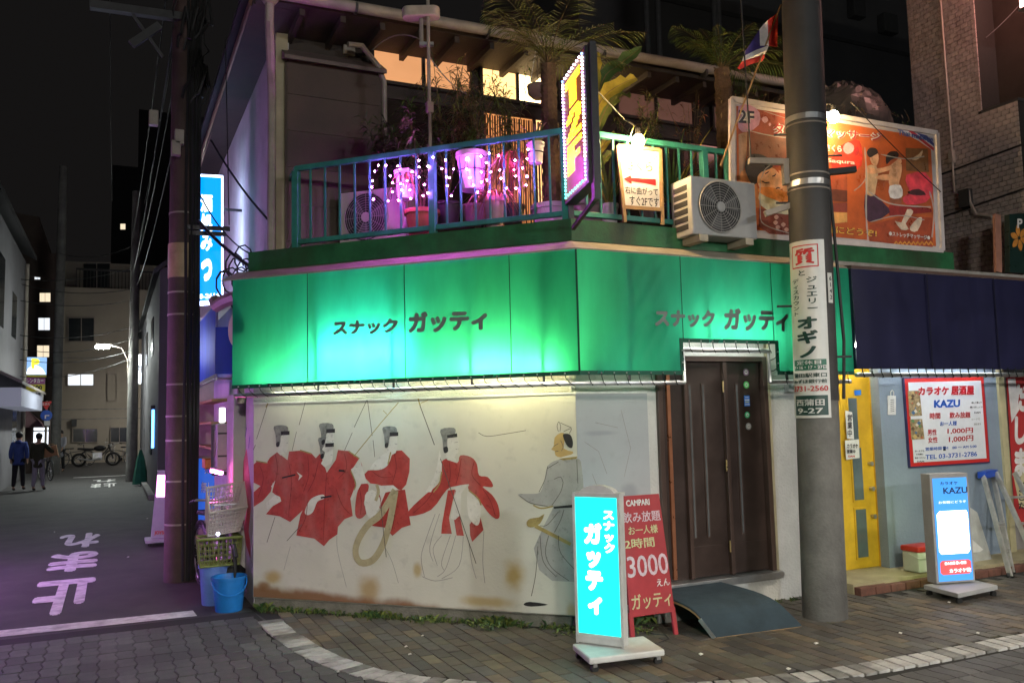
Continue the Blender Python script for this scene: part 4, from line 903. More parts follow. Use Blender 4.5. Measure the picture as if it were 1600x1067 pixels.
# banana plant
pb = ony(918, 330, 6.75)
bn = thing('banana_plant', 'banana plant with broad yellow green leaves behind the lit vertical sign', 'potted plant', (pb.x, pb.y, 3.402))
potmesh(bn, V((pb.x, pb.y, 3.402)), .21, .32, m_gpot)
MB().tube([(pb.x, pb.y, 3.65), (pb.x+.02, pb.y, 4.2), (pb.x+.03, pb.y, 4.5)], .05, 8, .03).build('stem', lf[2], bn, True)
def bleaf(pts, w, m, fold=.35):
    b = MB(); n = len(pts)-1; q = []
    for i in range(n):
        p0, p1, p2, p3 = pts[max(i-1, 0)], pts[i], pts[i+1], pts[min(i+2, n)]
        for t_ in (0, .25, .5, .75): q.append(.5*((2*p1)+(p2-p0)*t_+(2*p0-5*p1+4*p2-p3)*t_*t_+(3*p1-p0-3*p2+p3)*t_**3))
    q.append(pts[-1]); N = len(q)
    for i, p in enumerate(q):
        u = i/(N-1); tg = (q[min(i+1, N-1)]-q[max(i-1, 0)]).normalized(); s = tg.cross(V((-.3, -.9, .25))).normalized(); nn = s.cross(tg)
        ww = w*math.sin(math.pi*min(1, max(0, (u-.18)/.82)))**.6 if u > .18 else .012
        rip = .02*math.sin(i*2.3); ww *= (1, .82, .97, .7, .93)[i % 5] if u > .3 else 1
        for sx in (-1, -.5, 0, .5, 1): b.v.append(p+s*sx*ww/2*(1+rip*3)+nn*(abs(sx)*fold*ww*.5+rip*abs(sx)))
    for i in range(N-1):
        for j in range(4): b.f.append((i*5+j, i*5+j+1, (i+1)*5+j+1, (i+1)*5+j)); b.m.append(0)
    lo_ = b.build('leaf', m, bn, True); MB().tube(q, .008, 5, .003).build('midrib', lf[3], lo_)
B3 = lambda px, py, y=6.7: ony(px, py, y)
bleaf([B3(918, 250), B3(925, 190), B3(945, 150), B3(975, 130), B3(996, 122)], .17, lf[4])
bleaf([B3(922, 250), B3(935, 200), B3(950, 165), B3(968, 150), B3(985, 152, 6.5)], .15, lf[2])
bleaf([B3(924, 230, 6.9), B3(940, 130, 6.9), B3(970, 100, 6.9), B3(1003, 74, 6.9)], .16, lf[1])
bleaf([B3(922, 230, 6.9), B3(928, 150, 6.9), B3(931, 110, 6.9), B3(934, 82, 6.9)], .12, lf[4])
bleaf([B3(925, 270), B3(938, 235), B3(955, 215), B3(972, 213)], .10, lf[4])
bleaf([B3(925, 290), B3(935, 262), B3(948, 245), B3(962, 235)], .09, lf[2])
# hanging planter under the eave
hp = ony(841, 137, 7.6); hb = thing('hanging_planter', 'round hanging planter on wires under the eave', 'planter', tuple(hp), None)
MB().lathe(hp-V((0, 0, .12)), [(.06, 0), (.11, .05), (.12, .13), (.11, .14)], 16).build('bowl', m_gpot, hb, True)
b = MB()
for k in range(3): a = k*2.1; b.tube([hp+V((math.cos(a)*.11, math.sin(a)*.11, 0)), hp+V((0, 0, .5))], .003, 4)
b.build('wires', m_silver, hb); archers(hb, hp, 22, .25, .016, [lf[1], lf[2]], 1.0, .8)

# ---------------------------------------------------------------- purple string lights
sl = thing('string_lights', 'purple fairy lights looped along the balcony railing', 'string lights', tuple(chp(tM, .04, RZ1)))
za = lambda x, y: (500+x/4.446, 160+y/4.446); zb = lambda x, y: (720+x/4.445, 160+y/4.445)
pts1 = [(405, 438), (380, 480), (365, 545), (360, 590), (372, 674), (473, 685), (502, 623), (505, 560), (487, 512), (458, 440), (540, 443), (560, 567), (568, 610), (545, 681), (630, 668), (625, 610), (605, 545), (640, 483), (688, 405), (688, 450), (688, 520), (725, 572), (748, 630), (715, 648), (750, 445), (785, 382), (848, 462), (872, 402), (928, 465), (898, 525), (878, 520), (885, 580), (912, 650), (1020, 393), (1020, 465), (1040, 525), (1065, 575), (1095, 625), (1122, 555), (1120, 485), (1118, 375)]
pts2 = [(197, 355), (178, 420), (208, 485), (182, 540), (143, 555), (198, 622), (280, 530), (270, 472), (262, 370), (377, 402), (372, 470), (380, 513), (318, 597), (383, 598), (453, 575), (460, 515), (428, 458), (460, 393), (466, 328)]
P3 = [cham(*za(*p), .045) for p in pts1]+[cham(*zb(*p), .045) for p in pts2]
m_fairy = emat('fairy_purple', (.80, .09, .95), 430)
for p in P3: MB().ball(p, .0072, 8, 5).build('bulb', m_fairy, sl, True)
b = MB()
for p, q in zip(P3, P3[1:]): b.tube([p+V((0, 0, .008)), (p+q)/2-V((0, 0, .02))-CN*.02, q+V((0, 0, .008))], .0022, 4)
b.build('wire', m_black, sl)

# ---------------------------------------------------------------- vertical LED sign
fa = cham(879, 200, .04); dep = (fa-EYEP).dot(fw); ne = EYEP+ray(917, 178)*(dep*.905)
sd = V((ne.x-fa.x, ne.y-fa.y, 0)); sw = sd.length; sd.normalize(); sn = V((sd.y, -sd.x, 0))
if sn.x > 0: sn = -sn
sz1 = (EYEP+ray(917, 66)*(dep*.905)).z; sz0 = (EYEP+ray(922, 288)*(dep*.905)).z
O_ = V((fa.x, fa.y, 0)); led = thing('led_sign', 'vertical lit sign of yellow LED letters with a border of white and violet dots', 'sign', (fa.x, fa.y, sz0))
MB().obox(O_+V((0, 0, sz0)), sd*sw, -sn*.10, V((0, 0, sz1-sz0))).build('case', m_dkgrey, led, bevel=.004)
q = [O_+V((0, 0, sz1)), O_+sd*sw+V((0, 0, sz1)), O_+sd*sw+V((0, 0, sz0)), O_+V((0, 0, sz0))]
LQ = lambda u, v, off=0.0: O_+sd*sw*u+V((0, 0, sz1+(sz0-sz1)*v))+sn*off
qrect(LQ, .04, .02, .96, .98, emat('led_board', (.32, .085, .015), .35), led, .003, 'led_board')
GL = {'T': ['11111111', '11111111', '11111111', '00111100', '00111100', '00111100', '00111100', '00111100', '00111100', '00111100'],
      '2': ['00111110', '01111111', '11110111', '11100111', '00001111', '00011110', '00111100', '01111000', '11111111', '11111111'],
      'F': ['11111111', '11111111', '11110000', '11110000', '11111110', '11111110', '11110000', '11110000', '11110000', '11110000']}
m_ledy = emat('led_yellow', (1.0, .60, .02), 4.2)
v0 = .09
for ch in 'T2F':
    b = MB()
    for r in range(20):
        row = GL[ch][r//2]; i = 0
        while i < 8:
            if row[i] == '1':
                j = i
                while j < 8 and row[j] == '1': j += 1
                ua, ub = .2+.6*i/8, .2+.6*j/8; va = v0+r*.0114; b.quad(LQ(ua, va+.0066, .006), LQ(ub, va+.0066, .006), LQ(ub, va, .006), LQ(ua, va, .006)); i = j
            else: i += 1
    b.build('led_letter', m_ledy, led); v0 += .252
ldc = [emat('led_white', (.85, .85, 1.0), 12), emat('led_violet', (.5, .3, 1.0), 12), emat('led_blue', (.15, .35, 1.0), 6), emat('led_cyan', (.1, .9, .8), 5)]
for k in range(34):
    v = .04+.92*k/33
    for u in (.09, .91):
        p = LQ(u, v, .008); mi = 0 if k % 5 else 1
        if v > .82: mi = 3 if u < .5 else 2
        if v < .06: mi = 2
        if u < .5 and .2 < v < .75 and k % 2: mi = 1
        MB().ball(p, .0095, 6, 4).build('led_dot', ldc[mi], led)
for k in range(1, 8):
    for v, mi in ((.04, 0), (.955, 3)): MB().ball(LQ(.09+.82*k/8, v, .008), .0095, 6, 4).build('led_dot', ldc[mi], led)
pe = O_+sd*(sw+.012)-sn*.05
MB().bar(pe+V((0, 0, sz0-.14)), pe+V((0, 0, sz1+.012)), .05, .075, sd).build('outer_post', m_dkgrey, led)
MB().bar(pe+V((0, 0, sz0-.12)), O_+V((0, 0, sz0-.22))-sn*.05, .03, .03).build('brace', m_black, led)
MB().bar(O_+V((0, 0, 3.4))-sn*.05, O_+V((0, 0, sz1-.2))-sn*.05, .045, .045, sd).build('inner_post', m_dkgrey, led)

# ---------------------------------------------------------------- handwritten board and bare bulbs
hw = thing('handwritten_board', 'white handwritten board in a wooden frame with a red arrow', 'sign', tuple(ony(1000, 352, YF-.09)))
PH = PL((0, 1, 0), YF-.09, (0, -1, 0))
HQ = quadplane([PH.at(967, 230), PH.at(1029, 236), PH.at(1031, 326), PH.at(975, 322)])
m_wood = mat('light_timber', (.33, .20, .09), .6, var=.25, scale=12); m_board = mat('whiteboard', (.62, .60, .57), .5, var=.1)
MB().prism([HQ(0, 1), HQ(1, 1), HQ(1, 0), HQ(0, 0)], (0, .015, 0)).build('panel', m_board, hw)
for a_, b_ in (((-.04, -.02), (-.02, 1.28)), ((1.03, -.02), (1.06, 1.28)), ((-.02, 1.02), (1.04, 1.02)), ((-.02, -.015), (1.02, -.015))):
    MB().bar(HQ(*a_)-V((0, .004, 0)), HQ(*b_)-V((0, .004, 0)), .03, .022, (0, 1, 0)).build('frame_bar', m_wood, hw)
m_ink = mat('black_ink', (.03, .025, .03), .6, var=.1); m_redink = mat('red_ink', (.5, .02, .02), .5, var=.3, scale=30); m_brn = mat('brown_ink', (.16, .10, .04), .6)
qtext('タイマッサージ', HQ, .04, .05, .96, .17, m_brn, hw); qtext('さくら', HQ, .16, .20, .82, .38, m_brn, hw, bold=.01)
qpoly(HQ, [(.05, .54), (.24, .47), (.25, .51), (.90, .50), (.90, .61), (.6, .585), (.25, .57), (.25, .62)], m_redink, hw, .003, 'arrow')
qtext('右に曲がって', HQ, .06, .66, .95, .79, m_ink, hw, bold=.012); qtext('すぐ2Fです', HQ, .16, .82, .97, .98, m_ink, hw, bold=.012)
def bulb(p, arm, label, r=.055, s=400):
    t = thing('bare_bulb', label, 'light bulb', tuple(p), 'bare bulbs over the balcony signs')
    MB().ball(p, r, 14, 10, (1, 1, 1.15)).build('glass_bulb', emat('bulb_glow_%d' % s, (1.0, .66, .30), s), t, True)
    MB().lathe(p+V((0, 0, r*.95)), [(.022, 0), (.022, .06), (.012, .075)], 12).build('socket', m_black, t)
    MB().tube([p+V((0, 0, r+.07))]+[V(a) for a in arm], .006, 6).build('lamp_cord', m_black, t)
bp_ = ony(997, 221, YF-.22); bulb(bp_, [bp_+V((-.1, .05, .2)), LQ(1, .25)], 'glowing bare bulb over the handwritten board')
bp_ = ony(1302, 183, YF-.24); bulb(bp_, [bp_+V((.0, .08, .16)), bp_+V((0, .17, .1))], 'glowing bare bulb at the top of the massage board', s=330)

# ---------------------------------------------------------------- massage board
mb_ = thing('massage_board', 'large white framed massage advertisement with reclining woman, wrapped in clear film', 'sign', tuple(ony(1300, 385, YF-.06)))
PM = PL((0, 1, 0), YF-.06, (0, -1, 0)); mq = [PM.at(1142, 156), PM.at(1462, 209), PM.at(1471, 392), PM.at(1143, 366)]
MQ = quadplane(mq); MB().prism([MQ(0, 1), MQ(1, 1), MQ(1, 0), MQ(0, 0)], (0, .04, 0)).build('panel', mat('board_white', (.55, .50, .50), .4, var=.15, scale=5), mb_)
def pcol(n_, r, g, b_, rough=.35, var=.25): return mat('print_'+n_, c(r, g, b_), rough, var=var, scale=5)
for a_, b_ in (((0, 0), (1, 0)), ((0, 1), (1, 1)), ((0, 0), (0, 1)), ((1, 0), (1, 1))): MB().bar(MQ(*a_, .01), MQ(*b_, .01), .05, .035, (0, 1, 0)).build('frame_bar', mat('board_white', (.55, .5, .5)), mb_)
def px2(x, y):                                                 # picture position on the board -> u, v
    p = PM.at(x, y); top = mq[0]+(mq[1]-mq[0])*((p.x-mq[0].x)/(mq[1].x-mq[0].x)); bot = mq[3]+(mq[2]-mq[3])*((p.x-mq[3].x)/(mq[2].x-mq[3].x))
    return ((p.x-mq[0].x)/(mq[1].x-mq[0].x), (top.z-p.z)/(top.z-bot.z))
def mp_poly(pts, m, lay, name='printed_shape'): return ppoly(pts, PM, m, mb_, .004+.0012*lay, name)
ga = lambda pts: [(1130+x/4.105, 140+y/4.105) for x, y in pts]; gb_ = lambda pts: [(1290+x/4.445, 170+y/4.445) for x, y in pts]
def art(pts, col, lay, name='printed_shape', sm=2, g=ga):
    m = mat('print_%d_%d_%d' % col, c(*col), .3, var=.42, scale=7); q = g(pts)
    return mp_poly(curved(q, sm) if sm else q, m, lay, name)
mp_poly([(1150, 166), (1453, 216), (1462, 385), (1151, 357)], mat('print_ground', c(196, 92, 36), .3, var=.4, scale=2.2), 1, 'printed_ground')
art([(95, 110), (445, 165), (445, 330), (95, 290)], (150, 62, 44), 2, sm=0); art([(95, 110), (170, 105), (230, 150), (225, 230), (150, 275), (95, 250)], (190, 140, 168), 3)
art([(240, 190), (270, 175), (285, 200), (262, 218)], (214, 160, 176), 4); art([(287, 222), (298, 216), (304, 230), (292, 237)], (214, 160, 176), 4)
art([(95, 290), (150, 272), (146, 420), (120, 560), (100, 600)], (176, 132, 104), 3, sm=0); art([(150, 272), (445, 330), (445, 500), (360, 490), (250, 425), (150, 430)], (120, 58, 36), 3, sm=0)
art([(100, 560), (135, 520), (210, 610), (225, 760), (100, 720)], (205, 128, 70), 4)
art([(350, 520), (400, 545), (450, 590), (450, 655), (380, 655), (370, 600)], (222, 160, 112), 5, 'printed_shoulder'); art([(212, 562), (240, 530), (300, 500), (350, 538), (378, 600), (368, 642), (330, 648), (280, 628), (226, 628)], (226, 168, 124), 6, 'printed_face')
art([(132, 500), (150, 442), (190, 415), (250, 424), (302, 458), (312, 498), (272, 520), (240, 532), (216, 560), (210, 602), (180, 612), (150, 560)], (30, 22, 34), 7, 'printed_hair'); art([(305, 445), (345, 448), (362, 488), (325, 497), (300, 472)], (190, 28, 34), 8)
for pts in ([(240, 590), (262, 602), (290, 598)], [(308, 560), (322, 556), (330, 545)], [(330, 640), (345, 632), (358, 636)], [(262, 545), (285, 530)]): MB().ribbon([PM.at(*p, .0148) for p in ga(pts)], .011, (0, -1, 0)).build('printed_line', mat('print_30_22_34', (.012, .01, .016)), mb_)
art([(215, 640), (280, 626), (370, 650), (462, 700), (452, 746), (330, 712), (240, 672)], (228, 140, 60), 7, 'printed_arm'); art([(226, 662), (330, 712), (455, 748), (455, 800), (330, 795), (240, 748)], (212, 206, 176), 6)
art([(224, 762), (460, 802), (460, 935), (300, 932), (224, 880)], (128, 58, 44), 5, sm=0)
for x, y in ((335, 820), (380, 868), (345, 885), (400, 900), (330, 855)): art([(x-16, y), (x, y-14), (x+16, y), (x, y+16)], (206, 158, 142), 7)
art([(60, 290), (200, 215), (245, 260), (245, 400), (150, 440), (40, 430)], (226, 52, 32), 3, g=gb_); art([(118, 265), (150, 235), (190, 260), (185, 300), (150, 318), (122, 300)], (244, 156, 168), 5, 'printed_flower', g=gb_); art([(190, 300), (215, 265), (228, 300), (205, 330)], (200, 30, 40), 5, g=gb_)
art([(30, 440), (145, 450), (145, 650), (30, 640)], (178, 80, 42), 4, sm=0, g=gb_); art([(40, 560), (145, 570), (145, 650), (40, 640)], (110, 52, 34), 5, sm=0, g=gb_); art([(40, 660), (145, 655), (145, 720), (40, 715)], (140, 62, 50), 5, sm=0, g=gb_); art([(40, 720), (145, 725), (145, 790), (40, 800)], (232, 170, 96), 5, sm=0, g=gb_)
art([(268, 600), (340, 598), (400, 660), (442, 720), (330, 785), (272, 760)], (64, 34, 62), 5, 'printed_skirt', g=gb_); art([(268, 470), (282, 400), (345, 400), (358, 462), (342, 560), (332, 605), (278, 595)], (206, 172, 136), 6, 'printed_blouse', g=gb_)
art([(276, 405), (340, 420), (440, 398), (500, 348), (522, 372), (482, 412), (360, 452), (285, 450)], (226, 170, 128), 8, 'printed_arm', g=gb_); art([(352, 470), (430, 458), (436, 500), (352, 492)], (214, 156, 114), 7, 'printed_arm', g=gb_)
art([(300, 332), (350, 308), (362, 350), (346, 400), (312, 382)], (228, 174, 134), 8, 'printed_face', g=gb_); art([(278, 304), (300, 275), (342, 280), (356, 310), (330, 328), (304, 342), (286, 330)], (40, 26, 30), 9, 'printed_hair', g=gb_)
art([(438, 430), (470, 395), (522, 388), (516, 470), (502, 520), (522, 560), (440, 548), (434, 480)], (224, 170, 128), 7, 'printed_back', g=gb_); art([(412, 335), (440, 302), (488, 300), (498, 336), (445, 360), (416, 392)], (44, 28, 28), 9, 'printed_hair', g=gb_); art([(440, 615), (520, 620), (522, 662), (438, 656)], (150, 84, 58), 6, sm=0, g=gb_)
art([(436, 540), (514, 535), (528, 602), (500, 626), (440, 618)], (236, 230, 230), 8, 'printed_shorts', g=gb_); art([(550, 275), (705, 280), (712, 442), (555, 432)], (126, 84, 44), 4, 'printed_photo', 0, gb_); art([(640, 320), (668, 290), (660, 330), (625, 360), (590, 352)], (206, 180, 150), 5, g=gb_)
art([(556, 462), (690, 446), (742, 560), (690, 652), (560, 668), (530, 622), (580, 582), (562, 540)], (232, 66, 84), 5, 'printed_cloth', g=gb_); art([(562, 580), (640, 558), (692, 600), (600, 602)], (70, 26, 36), 6, g=gb_)
art([(440, 670), (560, 680), (700, 690), (730, 720), (560, 735), (440, 745)], (150, 36, 34), 4, g=gb_); art([(475, 780), (520, 792), (560, 700), (602, 712), (590, 742), (550, 800), (572, 838), (520, 842)], (220, 198, 176), 6, 'printed_figure', g=gb_); art([(580, 822), (640, 758), (666, 770), (632, 850), (590, 852)], (220, 198, 176), 6, 'printed_figure', g=gb_)
art([(300, 810), (560, 740), (735, 760), (740, 970), (300, 920)], (170, 70, 34), 3, sm=0, g=gb_)
for k in range(9): x = 470+k*30; MB().ribbon([PM.at(*p, .0095) for p in gb_([(x, 945), (x+15, 925), (x+30, 948)])], .02, (0, -1, 0)).build('printed_scroll', mat('print_scroll', c(226, 150, 60), .3), mb_)
art([(500, 150), (560, 150), (740, 215), (746, 295), (640, 225)], (226, 220, 224), 3, 'printed_ribbon', 0, gb_); art([(560, 150), (610, 165), (748, 275), (746, 296)], (188, 48, 60), 4, 'printed_ribbon', 0, gb_); art([(625, 168), (700, 190), (748, 245), (748, 265)], (60, 66, 140), 4, 'printed_ribbon', 0, gb_)
m_navy = mat('navy_print', (.02, .02, .06), .4); m_wp = mat('white_print', (.72, .68, .66), .4); m_rp = mat('red_print', (.5, .03, .03), .4); m_yp = mat('yellow_print', (.75, .42, .06), .4)
def outlined(s, x0, y0, x1, y1, m1, m2, sk, lay=9, bold=.03):
    ptext(s, PM, x0, y0, x1, y1, m2, mb_, .004+.0012*lay, bold+.06, skew=sk); ptext(s, PM, x0, y0, x1, y1, m1, mb_, .004+.0012*(lay+1), bold, skew=sk)
outlined('2F', 1152, 172, 1177, 193, m_navy, m_wp, (3, 2))
outlined('タイ古式マッサージ', 1205, 192, 1376, 212, m_rp, m_wp, (16, 10))
ptext('さくら', PM, 1288, 226, 1313, 237, m_wp, mb_, .016, .03, skew=(3, 2)); ptext('Saqura', PM, 1290, 248, 1334, 256, m_wp, mb_, .016, .03, skew=(4, 4))
outlined('お気軽にどうぞ!', 1255, 348, 1368, 362, m_yp, mat('brownprint', (.2, .03, .01), .4), (12, 9))
ptext('●ストレッチマッサージ●', PM, 1387, 362, 1451, 369, m_wp, mb_, .016, .03, skew=(7, 7))
ptext('Thai massage', PM, 1401, 203, 1456, 214, mat('ribbon_blue', (.08, .12, .4), .4), mb_, .016, .03, skew=(12, 11))
# clear film stretched over the board
mf = bpy.data.materials.new('clear_film'); mf.use_nodes = True; P_ = mf.node_tree.nodes['Principled BSDF']; P_.inputs['Base Color'].default_value = (1, 1, 1, 1); P_.inputs['Roughness'].default_value = .12; P_.inputs['Alpha'].default_value = .035; P_.inputs['Specular IOR Level'].default_value = .9
b = MB(); NU, NV = 40, 22
for i in range(NU+1):
    for j in range(NV+1):
        u, v = .01+.98*i/NU, .02+.96*j/NV
        w = .024+.006*math.sin(u*17+v*9)+.005*math.sin(u*41-v*23)+.004*random.random()
        b.v.append(MQ(u, v, w))
for i in range(NU):
    for j in range(NV): b.f.append((i*(NV+1)+j, i*(NV+1)+j+1, (i+1)*(NV+1)+j+1, (i+1)*(NV+1)+j)); b.m.append(0)
b.build('clear_film', mf, mb_, True)
m_highlight = bpy.data.materials.new('painted_film_highlight'); m_highlight.use_nodes = True; P_ = m_highlight.node_tree.nodes['Principled BSDF']; P_.inputs['Base Color'].default_value = (.8, .78, .75, 1); P_.inputs['Roughness'].default_value = .18; P_.inputs['Alpha'].default_value = .45  # pale glossy strips drawn in as highlights on the film
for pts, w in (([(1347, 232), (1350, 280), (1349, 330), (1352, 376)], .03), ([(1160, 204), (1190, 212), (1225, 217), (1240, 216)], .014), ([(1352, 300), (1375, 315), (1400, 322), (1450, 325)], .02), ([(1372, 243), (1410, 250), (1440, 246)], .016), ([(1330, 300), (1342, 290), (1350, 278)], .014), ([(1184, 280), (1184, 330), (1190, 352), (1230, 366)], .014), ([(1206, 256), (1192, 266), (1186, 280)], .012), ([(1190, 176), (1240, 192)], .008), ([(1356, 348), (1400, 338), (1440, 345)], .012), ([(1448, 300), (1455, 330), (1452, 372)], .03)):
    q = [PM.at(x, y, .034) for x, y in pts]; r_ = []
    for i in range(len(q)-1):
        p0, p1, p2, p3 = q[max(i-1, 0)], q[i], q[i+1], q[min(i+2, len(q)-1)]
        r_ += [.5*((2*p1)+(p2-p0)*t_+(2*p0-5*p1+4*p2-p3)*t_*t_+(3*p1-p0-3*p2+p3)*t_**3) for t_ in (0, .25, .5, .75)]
    MB().ribbon(r_+[q[-1]], [w*(.35+.65*abs(math.sin(k*1.7))) for k in range(len(r_)+1)], (0, -1, 0)).build('painted_film_highlight', m_highlight, mb_)

# ---------------------------------------------------------------- flag, antenna, odds
fl = thing('flag', 'small red white and blue striped flag on a slanting wooden stick', 'flag', tuple(ony(1135, 240, YF-.15)))
f0, f1 = ony(1136, 232, YF-.12), ony(1220, 8, YF-.3)
MB().tube([f0-(f1-f0)*.12, f1], .009, 8).build('stick', m_wood, fl, True)
zf = lambda x, y: (1040+x/4.105, 20+y/4.105)
m_fr, m_fw_, m_fb = mat('flag_red', (.7, .05, .04), .8, var=.2, scale=12), mat('flag_white', (.75, .70, .7), .8, var=.15, scale=12), mat('flag_blue', (.06, .04, .20), .8, var=.2, scale=12)
for pts, m in (([(655, 50), (690, 25), (722, -2), (718, 110), (715, 220), (662, 215), (658, 130)], m_fr), ([(600, 112), (628, 78), (655, 50), (658, 130), (662, 215), (632, 216), (605, 214)], m_fw_),
               ([(508, 252), (555, 180), (600, 112), (605, 214), (632, 216), (660, 212), (580, 240), (500, 280)], m_fb), ([(500, 280), (580, 240), (660, 212), (650, 240), (636, 268), (560, 292), (490, 312)], m_fw_), ([(490, 312), (560, 292), (636, 268), (630, 290), (620, 312), (540, 335), (475, 366), (460, 356), (475, 335)], m_fr)):
    b = MB(); P_ = [zf(*p) for p in pts]; b.poly([ony(x, y, YF-.24-.035*math.sin((x-1150)*.13)-.02*math.sin(y*.11)) for x, y in P_])
    o = b.build('flag_stripe', m, fl); sm = o.modifiers.new('thickness', 'SOLIDIFY'); sm.thickness = .003
an = thing('television_antenna', 'oblong white antenna on a thin mast clamped to the railing', 'antenna', tuple(chp(tp(674, 230), -.05, RZ0)))
mt = cham(672, 230, -.05); tt_ = cham(664, 40, -.05); MB().tube([(mt.x, mt.y, 3.5), (mt.x, mt.y, tt_.z+.25)], .017, 8).build('mast', m_gut, an, True)
ah = cham(658, 22, -.05); rr_ = V((rt.x, rt.y, 0)).normalized(); b = MB(); pr_ = []
for k in range(24): a = k*math.pi/12; ex = .105 if math.cos(a) > 0 else -.105; pr_.append(ah+rr_*(ex+.07*math.cos(a))+V((-rr_.y, rr_.x, 0))*.07*math.sin(a)-V((0, 0, .045)))
b.prism(pr_, (0, 0, .10)).build('housing', mat('antenna_cream', (.42, .36, .29), .5, var=.25), an, bevel=.012)
MB().tube([(ah.x, ah.y, ah.z-.05), (ah.x, ah.y, ah.z-.32)], .02, 8).build('housing_stem', m_gut, an, True)
MB().bar((ah.x-.02, ah.y, ah.z-.30), (mt.x+.05, mt.y, ah.z-.30), .05, .03).build('clamp', m_silver, an)
MB().box(mt.x-.03, mt.x+.03, mt.y-.03, mt.y+.03, 4.55, 4.65).build('junction_box', m_gut, an)
for (a_, b_, sag) in ((cham(583, 78, -.5), V((mt.x, mt.y, 5.2)), -.25), (V((mt.x, mt.y, 5.1)), cham(735, 150, -.6), .12)):
    m_ = (a_+b_)/2-V((0, 0, sag)); MB().tube([a_*(1-u)**2+m_*2*u*(1-u)+b_*u*u for u in [k/10 for k in range(11)]], .006, 5).build('antenna_cable', m_gut, an)
# dry creeper bundle and crumpled sheet behind the massage board
cr = thing('dry_creeper', 'tangle of dry creeper stems above the massage board', 'plant', tuple(ony(1215, 180, YF+.4)))
b = MB(); base = [ony(x, 175+(x-1150)*.12, YF+.35+random.uniform(0, .5)) for x in range(1150, 1400, 4)]
for p in base:
    d = rnd_dir(.1); q_ = p+d*.22; b.tube([p-V((0, 0, .15)), p+d*.12, q_+V((0, 0, .03)), q_+rnd_dir(-.8)*.16], .004, 4, .002)
b.build('stems', mat('dry_stem', (.13, .085, .05), .9, var=.4, scale=20), cr)
b = MB()
for p in base*5: leafquad(b, p+rnd_dir(-.1)*.2, rnd_dir(-.6), .06, .02, mi=random.randrange(2))
b.build('foliage', [lf[0], lf[3]], cr)
cs = thing('plastic_sheet_cover', 'crumpled clear plastic sheet draped over plants behind the board', 'plastic sheet', tuple(ony(1340, 190, YF+.5)))
b = MB(); NX_, NZ_ = 20, 12; c0 = ony(1338, 190, YF+.6)
for i in range(NX_+1):
    for j in range(NZ_+1):
        a = math.pi*i/NX_; th = (j/NZ_)*math.pi*.5; r_ = .55+.06*random.random()
        b.v.append(c0+V((-math.cos(a)*r_*1.05*math.cos(th), -math.sin(a)*.35*math.cos(th)+.1, -.1+r_*.95*math.sin(th)+.03*random.random())))
for i in range(NX_):
    for j in range(NZ_): b.f.append((i*(NZ_+1)+j, (i+1)*(NZ_+1)+j, (i+1)*(NZ_+1)+j+1, i*(NZ_+1)+j+1)); b.m.append(0)
b.build('sheet', mat('dusty_sheet', (.05, .045, .043), .3, var=.4, scale=6), cs)

# ================================================================= karaoke bar next door
m_blue_wall = mat('blue_grey_wall', (.20, .245, .30), .7, var=.12, scale=2, bump=.5, fine=30, dirt=(.13, .15, .17), dirtamt=.5)
YK = 6.45
kz = thing('karaoke_bar_building', 'low blue grey karaoke bar front beside the snack bar', 'building', (8, YK, 0))
KX0, KX1 = 7.32, 9.20
ST = .10
MB().box(KX0, KX1, YK, YK+.4, ST, 3.2).build('front_wall', m_blue_wall, kz)
MB().box(XR, KX0, 6.72, 6.9, ST, 3.2).build('recess_wall', m_blue_wall, kz)
MB().box(XR, 12, 6.05, 6.9, 3.12, 3.2).build('roof_edge', m_conc, kz)
MB().box(KX1, KX1+.10, YK-.03, YK+.3, ST, 2.6).build('cream_post', mat('cream_jamb_paint', (.42, .37, .22), .5, var=.15), kz)
MB().box(KX1+.10, 12, YK+.05, YK+.3, ST, 3.1).build('side_shop_wall', mat('dull_metal_wall', (.22, .20, .19), .5, var=.2), kz)
stp = MB().box(XR, 12, 6.04, 6.9, 0, ST).build('entrance_step', mat('yellowed_concrete', (.34, .29, .17), .75, var=.25, scale=4, bump=.4, dirt=(.18, .15, .09), dirtamt=.6), kz)
for i in range(28):
    x = XR+.004+i*.2; MB().box(x, x+.19, 5.955, 6.036, 0, .075+random.uniform(-.004, .004)).build('edging_brick', mat('red_edging_brick', (.13, .055, .038), .8, var=.35, scale=10, bump=.4), stp, bevel=.006)
# yellow door
yd_ = thing('yellow_door', 'worn yellow wooden door with glass panes and a handle', 'door', (6.85, 6.58, ST))
m_yel = mat('yellow_door_paint', (.55, .33, .02), .45, var=.2, scale=5, dirt=(.35, .19, .02), dirtamt=.6); m_gl = mat('bluish_glass', (.10, .13, .14), .12, var=.25, scale=3, spec=.8)
PY = PL((0, 1, 0), 6.58, (0, -1, 0)); xa, xb = PY.at(1306, 750).x, PY.at(1373, 750).x
MB().box(xa, xb, 6.581, 6.62, ST+.003, 2.2).build('door_leaf', m_yel, yd_, bevel=.004)
for (x0, y0, x1, y1) in ((1324, 622, 1341, 690), (1330, 700, 1349, 780), (1336, 796, 1356, 869)):
    a_, b_ = PY.at(x0, y0), PY.at(x1, y1)
    MB().box(a_.x-.02, b_.x+.02, 6.572, 6.5809, b_.z-.02, a_.z+.02).build('glazing_bead', m_yel, yd_); MB().box(a_.x, b_.x, 6.5685, 6.5719, b_.z, a_.z).build('pane', m_gl, yd_)
for py in (724, 763, 806): p = PY.at(1357+(py-724)*.06, py); MB().lathe((p.x, 6.58, p.z), [(.016, 0), (.016, .02), (.024, .03), (.024, .05)], 12, (0, -1, 0)).build('knob', m_silver, yd_, True)
MB().box(xb+.002, KX0-.001, 6.56, 6.70, ST, 2.25).build('door_frame', m_yel, yd_)
